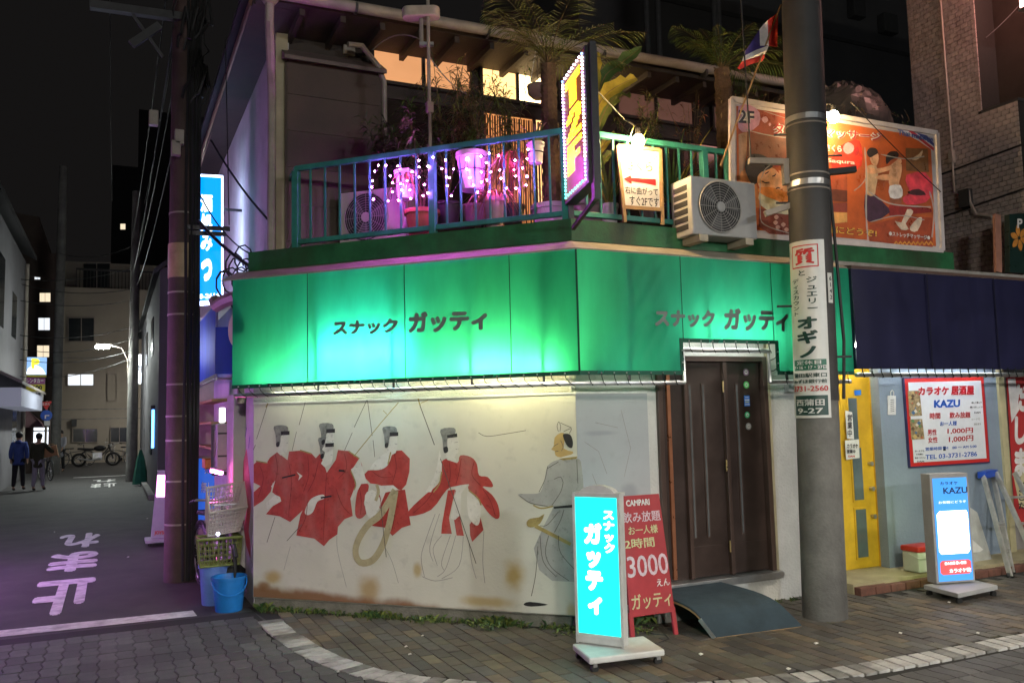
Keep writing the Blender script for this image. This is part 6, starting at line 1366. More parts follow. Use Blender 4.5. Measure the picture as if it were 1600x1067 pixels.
for k in range(22):
    z = random.uniform(5.6, 8.4); a = random.uniform(3.6, 6.2); pts = []
    for j in range(7): u = j/6; zz_ = z+u*random.uniform(.3, .9)-.2; r_ = rad2(zz_)+.03+.12*math.sin(u*3.14)*random.random(); pts.append(at2(max(zz_, 0))+V((math.cos(a+u)*r_, math.sin(a+u)*r_, 0)))
    MB().tube(pts, random.choice((.008, .012, .018)), 5).build('cable_loop', m_black, lpole)
p2_, at3, rad3 = pole_thing((.58, 29.83, 0), (.60, 29.83, 9.4), .17, .13, 'slim dark utility pole far along the alley carrying a street lamp')
lampz = ony(160, 542, 29.8)
sa = thing('street_lamp', 'lit street lamp head on a bent arm over the alley', 'street lamp', tuple(lampz))
MB().tube([(.45, 29.8, 3.3), (.42, 29.8, 3.9), (.25, 29.8, 4.25), lampz+V((.25, 0, .06))], .03, 8).build('arm', m_gut, sa, True)
MB().box(lampz.x-.18, lampz.x+.28, 29.7, 29.92, lampz.z+.03, lampz.z+.11).build('head', m_gut, sa, bevel=.02)
MB().box(lampz.x-.20, lampz.x+.20, 29.66, 29.9, lampz.z-.05, lampz.z+.029).build('lamp_glass', emat('street_lamp_glass', (.92, 1.0, .95), 520), sa, bevel=.02)

# overhead cables
def cable(a_, b_, sag, r_, label, n=14):
    a_, b_ = V(a_), V(b_); t = [a_+(b_-a_)*(k/n)-V((0, 0, sag*4*(k/n)*(1-k/n))) for k in range(n+1)]
    tag(MB().tube(t, r_, 5).build('overhead_cable', m_black), label, 'cable', 'overhead cables')
T2 = lambda z: at2(z)+V((0, -.15, 0)); T3 = lambda z: at3(z)+V((0, -.15, 0))
for k, (z, z2, dx) in enumerate(((9.6, 9.0, -.9), (9.6, 9.0, .3), (8.2, 8.0, -.1), (7.4, 7.2, .1), (6.8, 6.6, -.1), (6.2, 6.3, .08))):
    cable(T2(z)+V((dx, 0, 0)), T3(z2)+V((dx*.8, 0, 0)), .35, .012 if k > 1 else .009, 'overhead cable strung along the alley between the two dark poles')
for k, (px, py, qx, qy) in enumerate(((0, 432, 205, 420), (20, 440, 205, 452), (10, 520, 205, 512), (20, 560, 205, 548), (30, 588, 205, 560), (90, 395, 205, 385), (0, 462, 205, 470), (30, 545, 205, 530))):
    a_, b_ = ony(px, py, 33), T3(1.0); b_ = ony(qx, qy, 29.6); cable(a_, b_, .25, .012, 'overhead cable crossing the alley in front of the pale apartment block')
cable(ony(352, 60, 9.2), ony(358, 352, 9.2), 0, .006, 'thin stay cable hanging past the roof corner'); cable(ony(330, 220, 10.2), ony(425, 350, 8.5), .06, .012, 'cable running from the wrapped pole to the roof corner')
cable(ony(310, 345, 10.2), ony(405, 425, 8.35), .05, .02, 'thick service cable running to the awning end'); cable(ony(310, 300, 10.2), ony(398, 400, 8.4), .12, .008, 'thin service cable drooping to the awning end')
cable(T2(9.3), V((5.6, 5.5, 8.6)), .5, .014, 'overhead cable linking the two big poles high above the roof'); cable(V((5.66, 5.5, 7.2)), V((14, 4.6, 7.4)), .35, .012, 'overhead cable running from the plate pole to the right')
cable(V((5.66, 5.5, 7.5)), V((14, 5.2, 7.0)), .35, .01, 'lower overhead cable running from the plate pole to the right')
cable(ony(1540, 60, 6.15), ony(1600, 0, 6.1), .02, .006, 'short cable stretched before the dark facade'); cable(ony(1330, 160, YF-.3), ony(1470, 300, YF-.1), .02, .005, 'thin black cord hanging over the massage board')
b = MB(); cc_ = ony(365, 440, 9.4)
ct = thing('cable_bundle', 'tangled coil of black cable hung on the alley wall', 'cable', tuple(cc_))
for k in range(9):
    p = cc_+V((random.uniform(-.1, .15), random.uniform(-.2, .3), random.uniform(-.18, .3))); MB().tube([p+V((math.cos(a)*.09, 0, math.sin(a)*.14))+V((0, .02*a, 0)) for a in [j*.7 for j in range(9)]], .009, 5).build('cable_coil', m_black, ct)

# out-of-view street lamps added as fill; the deep hoods spare the upper storey
def street_lamp(base, arm, z, col, s, label, sz=.4, hood=.02):
    base = V(base); hd = base+V((arm[0], arm[1], z)); t = thing('street_lamp', label, 'street lamp', tuple(base))
    MB().tube([base, base+V((0, 0, z-.3)), base+V((arm[0]*.2, arm[1]*.2, z+.05)), hd+V((0, 0, .08))], .06, 10).build('post', m_dkgrey, t, True)
    h = MB(); h.box(hd.x-sz, hd.x+sz, hd.y-sz*.7, hd.y+sz*.7, hd.z+.03, hd.z+.12)
    if hood > .03:
        for a, b_, c1, d in ((-sz, -sz+.02, -sz*.7, sz*.7), (sz-.02, sz, -sz*.7, sz*.7), (-sz+.02, sz-.02, -sz*.7, -sz*.7+.02), (-sz+.02, sz-.02, sz*.7-.02, sz*.7)): h.box(hd.x+a, hd.x+b_, hd.y+c1, hd.y+d, hd.z-hood, hd.z+.0299)
    h.build('head', m_dkgrey, t)
    MB().box(hd.x-sz*.9, hd.x+sz*.9, hd.y-sz*.6, hd.y+sz*.6, hd.z-.06, hd.z+.019).build('lamp_glass', emat('lamp_%s' % label[12:32], col, s), t)
street_lamp((.4, -2.6, 0), (.2, 2.9, 0), 4.5, (1.0, .90, .76), 150, 'street lamp with a low hooded head on the near side of the street', .4, .07)
street_lamp((7.8, -2.4, 0), (-.6, 3.2, 0), 4.5, (1.0, .88, .72), 190, 'street lamp with a low hooded head before the neighbouring plot', .4, .07)
street_lamp((-2.0, -10, 0), (.3, 1.0, 0), 4.6, (1.0, .97, .86), 1300, 'street lamp standing back along the near side street', .4)
street_lamp((6.0, -10.5, 0), (.0, 1.0, 0), 4.6, (.90, .96, 1.0), 1050, 'street lamp standing further back beside a side plot', .4)
street_lamp((3.2, 41.5, 0), (.2, .6, 0), 5.0, (1.0, .96, .88), 260, 'street lamp in the cross street behind the grey gabled house', .3)  # hidden lamp added to brighten the far apartment block

# ================================================================= the alley: right side
m_bsign = emat('blue_sign_face', (.0, .24, .85), 1.35); m_bwhite = emat('blue_sign_white', (.9, 1.0, 1.0), 1.8)
ys = 11.05
bs = thing('blue_lightbox_sign', 'tall bright blue lightbox sign with white lettering jutting over the alley', 'sign', tuple(ony(325, 472, ys)))
PBS = PL((0, 1, 0), ys, (0, -1, 0)); bq = [PBS.at(290, 273), PBS.at(347, 276), PBS.at(347, 470), PBS.at(290, 474)]; BQ = quadplane(bq)
MB().prism([BQ(-.02, 1.01), BQ(1.03, 1.01), BQ(1.03, -.01), BQ(-.02, -.01)], (0, .22, 0)).build('case', emat('sign_case_glow', (.50, .62, 1.0), 7.0), bs, bevel=.01)
qrect(BQ, .02, .01, .98, .99, m_bsign, bs, .003, 'lit_face')
qtext('酒処み', BQ, .40, .15, .74, .60, m_bwhite, bs, .005, .05, True); qtext('つ', BQ, .42, .66, .72, .84, m_bwhite, bs, .005, .09, True); qtext('3730-2616', BQ, .08, .935, .93, .975, m_bwhite, bs, .005, .04)
MB().bar(BQ(1.0, .25)+V((0, .1, 0)), V((XU, ys+.1, BQ(1, .25).z)), .03, .03).build('bracket', m_dkgrey, bs); MB().bar(BQ(1.0, .8)+V((0, .1, 0)), V((XU, ys+.1, BQ(1, .8).z)), .03, .03).build('bracket', m_dkgrey, bs)
# blue awning shop in the alley
ash = thing('alley_bar_front', 'small bar front in the alley with shelves and timber lining', 'building', (1.3, 11.5, 0))
MB().box(1.42, 1.6, 9.7, 16.2, 0, 3.2).build('wall', mat('warm_lined_wall', (.45, .38, .30), .7, var=.15), ash)
MB().box(1.02, 1.42, 12.2, 12.35, 0, 3.2).build('end_wall', mat('warm_lined_wall', (.45, .38, .30)), ash)
for z in (1.45, 1.75, 2.02): MB().box(1.06, 1.41, 10.6, 12.2, z, z+.03).build('shelf', m_wood, ash)
MB().box(1.05, 1.40, 11.2, 11.9, 1.2, 1.32).build('orange_tray', mat('orange_plastic', (.6, .18, .03), .4), ash, bevel=.01)
MB().box(1.405, 1.419, 10.2, 12.0, 2.08, 2.14).build('strip_light', emat('bar_strip_light', (1, .82, .6), 7), ash)
m_blc = fabric('blue_awning_cloth', (.01, .03, .32), (.02, .08, .8), .35)
ba = thing('blue_awning', 'bright blue cloth awning over the bar in the alley', 'awning', (1.0, 10.5, 2.3))
MB().quad((1.0, 9.65, 2.29), (1.0, 14.2, 2.29), (1.0, 14.2, 3.06), (1.0, 9.65, 3.06)).build('awning_cloth', m_blc, ba)
MB().quad((1.0, 9.65, 2.29), (1.42, 9.65, 2.29), (1.42, 9.65, 2.82), (1.0, 9.65, 2.80)).build('end_cloth', m_blc, ba)
MB().prism([(1.0, 9.65, 3.06), (1.0, 14.2, 3.06), (1.42, 14.2, 3.16), (1.42, 9.65, 3.16)], (0, 0, .02)).build('top_cloth', m_flash, ba)
b = MB(); b.tube([(1.02, 9.67, 2.24), (1.02, 14.2, 2.24)], .014, 6); b.tube([(1.02, 9.67, 2.24), (1.42, 9.67, 2.24)], .014, 6); b.tube([(1.02, 9.70, 2.24), (1.02, 9.7, 3.05)], .012, 6); b.build('frame_pipe', m_silver, ba)
al = thing('fluorescent_lamp', 'cool tube lamp inside the blue alley awning', 'lamp', (1.2, 11, 2.6)); MB().tube([(1.22, 10.2, 2.62), (1.22, 12.0, 2.62)], .015, 8).build('tube', emat('tube_alley', (.75, .85, 1.0), 14), al, True); MB().bar((1.26, 10.15, 2.64), (1.26, 12.05, 2.64), .04, .02).build('batten', MATS['white_trim'], al)
# narrow upright cooler unit, lantern and blue menu board
ua = ony(348, 700, 9.95); au = thing('upright_air_unit', 'narrow pinkish outdoor unit on a wall bracket beside the alley mural', 'air conditioner', (ua.x, 9.95, .95), 'air conditioner outdoor units')
u0x, u1x = ony(339, 700, 9.95).x, ony(357, 700, 9.95).x; uz0, uz1 = ony(348, 735, 9.95).z, ony(348, 662, 9.95).z
MB().box(u0x, u1x+.05, 9.95, 10.6, uz0, uz1).build('casing', mat('pinkish_case', (.40, .33, .35), .5, var=.15), au, bevel=.02)
for k in range(2): MB().box(u0x+.01, u1x+.02, 9.943, 9.9495, uz0+.15+k*.25, uz0+.17+k*.25).build('seam', m_dkgrey, au)
MB().bar((u0x-.05, 9.97, uz0-.03), (u1x+.1, 9.97, uz0-.03), .04, .04).build('bracket', m_dkgrey, au); MB().lathe((u0x+.02, 10.2, uz0+.3), [(.16, 0), (.16, .03)], 20, (-1, 0, 0)).build('fan_cover', m_gut, au)
ln = thing('box_lantern', 'small lit white box lantern above the narrow outdoor unit', 'lantern', tuple(ony(348, 660, 10.05)))
p, q = ony(343.5, 637, 10.05), ony(352, 660, 10.05); MB().box(p.x, q.x, 10.05, 10.12, q.z, p.z).build('lit_shade', emat('lantern_white', (1, .98, .92), 3.0), ln, bevel=.01); MB().box(p.x-.01, q.x+.01, 10.04, 10.13, q.z-.025, q.z-.001).build('base', m_dkgrey, ln)
mbd = thing('blue_menu_board', 'blue menu board with white chalk characters at the alley bar', 'sign', tuple(ony(322, 795, 11.6)))
PMB = PL((0, 1, 0), 11.6, (0, -1, 0)); MQ2 = quadplane([PMB.at(300, 716), PMB.at(335, 716), PMB.at(335, 812), PMB.at(300, 812)])
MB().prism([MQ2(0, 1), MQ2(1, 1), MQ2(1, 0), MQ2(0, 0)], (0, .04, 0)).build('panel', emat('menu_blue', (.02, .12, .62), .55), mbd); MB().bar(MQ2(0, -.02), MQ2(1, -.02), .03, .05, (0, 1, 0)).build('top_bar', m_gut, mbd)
qtext('処', MQ2, .55, .12, .85, .25, m_wp, mbd, .004, .02); qtext('無し', MQ2, .40, .38, .9, .56, m_wp, mbd, .004, .02)
MB().bar(MQ2(.1, 1), V((MQ2(.1, 1).x, 11.62, 0)), .03, .03).build('leg', m_gut, mbd); MB().bar(MQ2(.9, 1), V((MQ2(.9, 1).x, 11.62, 0)), .03, .03).build('leg', m_gut, mbd)
# karaoke brand stand with a pink screen
jc = V((.64, 13.7, 0)); js = thing('stand_sign', 'grey stand sign with a lit pink screen half hidden by the wrapped pole', 'sign', tuple(jc))
PJ = PL((0, 1, 0), 13.7, (0, -1, 0)); j0, j1, jt = PJ.at(230, 850).x, PJ.at(286, 850).x, PJ.at(250, 735).z
MB().prism([(j0+.05, 13.7, .10), (j1, 13.7, .10), (j1, 13.7, jt), (j0+.13, 13.7, jt)], (0, .14, 0)).build('panel', mat('grey_stand', (.33, .32, .34), .5, var=.1), js, bevel=.008)
MB().box(j0-.03, j1+.05, 13.55, 13.98, .05, .098).build('base', mat('grey_stand', (.33, .32, .34)), js, bevel=.01)
for x in (j0+.03, j1-.03): MB().lathe((x, 13.6, .027), [(.027, 0), (.027, .03)], 12, (0, 1, 0)).build('castor', m_black, js)
jp = [PJ.at(246, 742), PJ.at(278, 742), PJ.at(277, 776), PJ.at(244, 776)]; MB().poly([p-V((0, .004, 0)) for p in jp]).build('screen', emat('pink_screen', (1.0, .30, .80), 5), js); ptext('JOYSOUND', PJ, 241, 829, 276, 836, m_rp, js, .004, .04)
# pink strip light low on the alley wall
pkl = thing('neon_strip', 'short glowing pink light strip under the narrow outdoor unit', 'lamp', tuple(ony(337, 738, 9.9)))
a_, b_ = ony(331, 735, 9.4), ony(346, 739, 9.25); MB().bar(a_, b_, .035, .03).build('strip', emat('pink_strip', (1.0, .12, .45), 60), pkl); MB().bar(a_+V((0, .03, .02)), b_+V((0, .03, .02)), .03, .03).build('housing', m_dkgrey, pkl)
# drainpipe and round mirror at the awning's left end
dp = thing('drainpipe', 'mauve drainpipe with an elbow at the left end of the green awning', 'pipe', (1.12, 8.5, 1.6)); E_ = lambda px, py: ony(px, py, 8.42)
MB().tube([E_(396, 428), E_(386, 430), E_(379, 438), E_(378, 460), E_(376, 630)], .035, 10).build('pipe', m_pipe, dp, True); MB().lathe(E_(376.5, 595), [(.045, 0), (.045, .03)], 12).build('pipe_clip', m_gut, dp)
MB().tube([ony(336, 470, 9.5), ony(340, 478, 9.4), ony(352, 470, 9.2), ony(372, 462, 8.9)], .07, 8).build('branch_pipe', m_pipe, dp, True)
rm = thing('round_mirror', 'cream backed round convex mirror on the drainpipe', 'mirror', tuple(ony(373, 515, 8.3))); p = ony(374, 514, 8.32)
MB().lathe(p, [(.06, .07), (.13, .05), (.175, 0), (.18, -.02), (.17, -.03)], 24, V((1, .35, 0))).build('shell', mat('cream_plastic', (.50, .46, .36), .5, var=.1), rm, True); MB().bar(p+V((.05, .05, 0)), E_(377, 514), .03, .03).build('mount', m_dkgrey, rm)

# ================================================================= the alley: far buildings
def bwin(parent, pl, x0, y0, x1, y1, g, nb=2, fr=None):
    q = quadplane([pl.at(x0, y0), pl.at(x1, y0), pl.at(x1, y1), pl.at(x0, y1)]); dz = .08
    f = MB()
    for (a0_, b0, a1, b1) in ((-.03, -.05, 1.03, 0), (-.03, 1, 1.03, 1.05), (-.03, 0, 0, 1), (1, 0, 1.03, 1)): f.prism([q(a0_, b1, .002), q(a1, b1, .002), q(a1, b0, .002), q(a0_, b0, .002)], pl.out*dz)
    o = f.build('window', fr or m_gut, parent)
    for k in range(nb): qrect(q, k/nb+.01, .0, (k+1)/nb-.01, 1, g[k] if isinstance(g, (list, tuple)) else g, o, .02+.02*(k % 2), 'pane')
    for k in range(1, nb): MB().prism([q(k/nb-.015, 1, .03), q(k/nb+.015, 1, .03), q(k/nb+.015, 0, .03), q(k/nb-.015, 0, .03)], pl.out*.03).build('mullion', fr or m_gut, o)
m_beige = mat('beige_render', (.36, .32, .26), .8, var=.15, scale=.5, bump=.3, dirt=(.18, .16, .13), dirtamt=.5); m_dkwin = mat('far_dark_glass', (.02, .025, .028), .15, var=.1); lit = emat('far_lit_window', (.9, .95, 1.0), .75); lit2 = emat('far_warm_window', (1.0, .85, .6), .7)
ap_ = thing('apartment_block', 'pale beige apartment block closing the far end of the alley', 'building', (1, 47, 0)); PA = PL((0, 1, 0), 47, (0, -1, 0))
x0 = PA.at(88, 560).x; MB().box(x0, 9, 47, 56, 0, PA.at(200, 452).z).build('wall', m_beige, ap_); MB().box(PA.at(100, 420).x, 9, 48.2, 55, PA.at(200, 452).z, PA.at(150, 404).z).build('upper_storey', m_beige, ap_)
zb_ = PA.at(200, 452).z; rl = MB().box(PA.at(118, 450).x, 8.8, 47.1, 47.16, zb_+.9, zb_+1.0).build('balcony_rail', m_dkgrey, ap_)
for k in range(34): x = PA.at(118, 450).x+k*.16; MB().box(x, x+.035, 47.11, 47.15, zb_, zb_+.9).build('rail_bar', m_dkgrey, rl)
PA2 = PL((0, 1, 0), 48.2, (0, -1, 0)); bwin(ap_, PA2, 130, 412, 172, 450, [m_dkwin, m_dkwin], 2)
bwin(ap_, PA, 107, 497, 147, 533, [m_dkwin, m_dkwin]); bwin(ap_, PA, 106, 585, 146, 602, [lit, lit]); bwin(ap_, PA, 114, 670, 152, 690, [m_dkwin, m_dkwin]); bwin(ap_, PA, 173, 668, 200, 690, [m_dkwin, m_dkwin]); bwin(ap_, PA, 208, 500, 228, 530, [m_dkwin], 1); bwin(ap_, PA, 168, 585, 182, 625, [m_beige], 1)
MB().box(PA.at(112, 660).x, PA.at(120, 660).x, 46.8, 46.99, PA.at(112, 666).z, PA.at(112, 655).z).build('vent_fan', m_dkgrey, ap_)
for k in range(3): z = PA.at(150, (560, 655, 640)[k]).z; MB().box(x0, 9, 46.97, 46.999, z, z+.05).build('string_course', m_conc, ap_)
tw = thing('dark_tower', 'dark high rise with a few lit windows beyond the apartment block', 'building', (6, 75, 0)); PT = PL((0, 1, 0), 75, (0, -1, 0)); m_tow = mat('tower_dark', (.03, .03, .034), .7, var=.2, scale=.3)
MB().box(PT.at(175, 300).x, PT.at(330, 300).x, 75, 85, 0, PT.at(220, 262).z).build('wall', m_tow, tw); MB().box(PT.at(215, 300).x, PT.at(330, 300).x, 74, 74.99, 0, PT.at(240, 180).z).build('wall', m_tow, tw)
for (x, y, w, h, m) in ((188, 350, 8, 9, lit2), (212, 360, 16, 2, lit2), (236, 361, 14, 2, lit2), (214, 312, 18, 7, m_dkwin), (232, 270, 12, 6, m_dkwin), (214, 300, 10, 2, lit)): bwin(tw, PT, x, y, x+w, y+h, [m], 1, m_tow)
# grey gabled house on the right behind the thin pole
gh = thing('grey_gabled_house', 'narrow grey gabled house beside the thin pole in the alley', 'building', (1.6, 24, 0))
m_gh = mat('grey_house_render', (.11, .105, .11), .8, var=.15, scale=.8); MB().box(.95, 6, 21, 34.5, 0, 5.4).build('wall', m_gh, gh)
MB().prism([(.80, 20.8, 5.2), (.80, 34.6, 5.2), (3.4, 34.6, 7.4), (3.4, 20.8, 7.4)], (0, 0, .12)).build('roof', m_tile, gh)
for y, z in ((24, 3.6), (28, 3.6), (24, 1.0)): MB().box(.93, .949, y, y+1.2, z, z+1.0).build('window', m_dkwin, gh)
MB().box(.80, .94, 22, 34.4, 0, .12).build('kerb_step', m_conc, gh)
ws = thing('white_lightbox_sign', 'small lit white sign box on the far house wall', 'sign', tuple(ony(218, 600, 34.8))); PW_ = PL((0, 1, 0), 34.8, (0, -1, 0))
p, q = PW_.at(209, 554), PW_.at(226, 599); MB().box(p.x-.03, q.x+.03, 34.81, 35.0, q.z-.05, p.z+.05).build('case', m_gut, ws); MB().box(p.x, q.x, 34.79, 34.809, q.z, p.z).build('lit_face', emat('white_sign_lit', (.85, .93, 1.0), 3.5), ws); ptext('酒', PW_, 212, 570, 222, 582, m_navy, ws, .02, .02)
nb_ = thing('blue_neon_tube', 'blue neon tube standing upright at the far house corner', 'lamp', tuple(ony(210, 700, 29.4))); p, q = ony(229, 640, 22.5), ony(229, 700, 22.5); MB().tube([(.90, 22.5, p.z), (.90, 22.5, q.z)], .03, 8).build('tube', emat('blue_neon', (.1, .35, 1.0), 5), nb_, True); MB().lathe((.90, 22.5, p.z), [(.05, 0), (.05, .1)], 8).build('cap', m_dkgrey, nb_)
gc = thing('green_parasol', 'furled green and blue cloth standing by the thin pole', 'parasol', (.78, 27.5, 0)); MB().lathe((.78, 27.5, .05), [(.22, 0), (.20, .2), (.12, .7), (.03, 1.0)], 8).build('cloth', mat('green_cloth', (.02, .16, .10), .7), gc, True); MB().tube([(.78, 27.5, 0), (.78, 27.5, 1.1)], .012, 6).build('pole', m_silver, gc)

# ---------------------------------------------------------------- left side of the alley
l1 = thing('left_grey_house', 'pale grey two storey house on the left side of the alley', 'building', (-3.5, 28, 0)); m_l1 = mat('pale_grey_render', (.15, .145, .155), .8, var=.2, scale=.8)
MB().box(-9, -2.85, 21.5, 34, 0, 7.6).build('wall', m_l1, l1); MB().prism([(-2.55, 21.2, 7.55), (-2.55, 34.4, 7.75), (-6, 34.4, 9.6), (-6, 21.2, 9.4)], (0, 0, .15)).build('roof', m_tile, l1)
for y, z, h in ((26.5, 4.6, 2.0), (30, 4.6, 1.4), (26, 1.1, 1.6), (31, .8, 1.8)): MB().box(-2.87, -2.849, y, y+1.4, z, z+h).build('window', m_dkwin, l1)
MB().prism([(-2.85, 25, 3.3), (-2.85, 33.6, 3.3), (-2.1, 33.6, 2.9), (-2.1, 25, 2.9)], (0, 0, .08)).build('canopy', m_gut, l1); MB().tube([(-2.78, 33.8, 0), (-2.78, 33.8, 7.5)], .06, 8).build('downpipe', m_gut, l1)
MB().box(-2.88, -2.2, 26.0, 33.5, 2.35, 2.85).build('lit_fascia', emat('white_fascia', (.75, .8, 1.0), .10), l1)
l2_ = thing('brown_apartment_house', 'dark brown apartment house with lit windows on the left side', 'building', (-5, 40, 0)); PL2 = PL((0, 1, 0), 41, (0, -1, 0)); m_l2 = mat('brown_render', (.07, .048, .04), .8, var=.25, scale=.6)
MB().box(-12, PL2.at(86, 560).x, 41, 52, 0, PL2.at(60, 395).z).build('wall', m_l2, l2_); MB().prism([(-12, 40.8, PL2.at(60, 395).z), (PL2.at(90, 430).x, 40.8, PL2.at(88, 438).z), (PL2.at(62, 340).x, 40.8, PL2.at(50, 340).z), (-12, 40.8, PL2.at(40, 300).z)], (0, 11, 0)).build('roof', m_l2, l2_)
for (x, y, w, h, m) in ((62, 458, 17, 14, lit2), (60, 497, 18, 19, lit), (58, 540, 19, 18, lit2), (44, 404, 9, 11, lit), (54, 428, 9, 9, lit), (60, 640, 12, 10, lit2)): bwin(l2_, PL2, x, y, x+w, y+h, [m, m], 2, m_dkgrey)
l3 = thing('far_shop', 'lit shop with a pinkish canopy on the left side of the alley', 'shop', (-2.5, 38, 0)); PL3 = PL((0, 1, 0), 38.5, (0, -1, 0))
MB().box(-9, PL3.at(76, 700).x, 38.5, 40.9, 0, PL3.at(60, 632).z).build('wall', m_l2, l3); q = [PL3.at(36, 632), PL3.at(66, 660), PL3.at(70, 668), PL3.at(36, 668)]; MB().prism(q, (0, -.7, 0)).build('canopy', mat('pink_canopy', (.30, .16, .17), .7, var=.2), l3)
p, q = PL3.at(53, 668), PL3.at(75, 700); MB().box(p.x, q.x, 38.46, 38.499, q.z, p.z).build('shop_window', emat('shop_window_lit', (.85, .92, 1.0), 1.5), l3); MB().box(p.x-.02, q.x+.02, 38.42, 38.459, PL3.at(60, 674).z, PL3.at(60, 672).z).build('mullion', m_dkgrey, l3); MB().box(PL3.at(69, 700).x, PL3.at(70.5, 700).x, 38.42, 38.458, 0, p.z).build('door_post', m_dkgrey, l3)
p4_, at4, rad4 = pole_thing((ony(86, 720, 37).x, 37, 0), (ony(86, 720, 37).x+.05, 37, 12), .18, .15, 'dark utility pole before the brown apartment house')
# parking sign stack
pk = thing('parking_sign', 'lit parking sign with stacked yellow price panels', 'sign', (ony(54, 720, 35).x, 35, 0)); PP = PL((0, 1, 0), 35, (0, -1, 0))
def ppan(x0, y0, x1, y1, m, name='panel', off=0.0): p, q = PP.at(x0, y0), PP.at(x1, y1); MB().box(p.x, q.x, 35-.004-off, 35.2-off*.0, q.z, p.z).build(name, m, pk)
ppan(40, 558, 72, 585, emat('park_top', (.25, .45, .8), .9), 'lit_top'); MB().poly([PP.at(x, y, .012) for x, y in ((41, 584), (44, 576), (52, 570), (60, 572), (66, 576), (71, 584))]).build('lit_glow_panel', emat('park_white', (1, 1, .85), 2.2), pk); ptext('P', PP, 49, 560, 62, 576, emat('park_yellow', (1, .85, .05), 1.0), pk, .02, .06)
ppan(40, 585.5, 72, 589, mat('park_yel', (.5, .42, .03), .5)); ppan(40, 589.5, 70, 600, mat('park_purple', (.25, .05, .2), .5)); ppan(40, 600.5, 70, 611, mat('park_yel', (.5, .42, .03), .5)); ppan(47, 612, 67, 626, m_board)
ptext('100', PP, 52, 602, 66, 609, m_ink, pk, .02, .03); ptext('レンタカー', PP, 42, 591, 68, 598, m_wp, pk, .02, .02); ptext('お食事', PP, 50, 613, 64, 618, m_ink, pk, .02, .02); ptext('新幸', PP, 51, 619, 63, 625, m_ink, pk, .02, .03)
p = PP.at(38, 600); MB().tube([(p.x, 35.1, 0), (p.x, 35.1, PP.at(38, 520).z)], .06, 8).build('post', m_gut, pk, True)
rs = thing('road_sign', 'red stop triangle and blue arrow sign on one post', 'sign', (ony(72, 725, 36.5).x, 36.5, 0)); PR = PL((0, 1, 0), 36.4, (0, -1, 0)); p = PR.at(72, 660); MB().tube([(p.x, 36.5, 0), (p.x, 36.5, PR.at(72, 626).z)], .035, 8).build('post', m_gut, rs, True)
ppoly([(62, 628), (81, 627), (73, 641)], PR, mat('sign_red_lit', (.6, .03, .03), .4), rs, .01, 'stop_plate'); ptext('止まれ', PR, 66, 629, 78, 633, m_wp, rs, .02, .02); MB().lathe(PR.at(72.5, 649, .02), [(.20, 0), (.20, .01)], 20, (0, -1, 0)).build('arrow_plate', mat('sign_blue', (.02, .10, .5), .4), rs)
MB().ribbon([PR.at(71, 654, .035), PR.at(71, 649, .035), PR.at(77, 649, .035)], .05, (0, -1, 0)).build('arrow', m_wp, rs); ppoly([(69, 657), (78, 657), (78, 665), (69, 665)], PR, m_board, rs, .01, 'sub_plate')

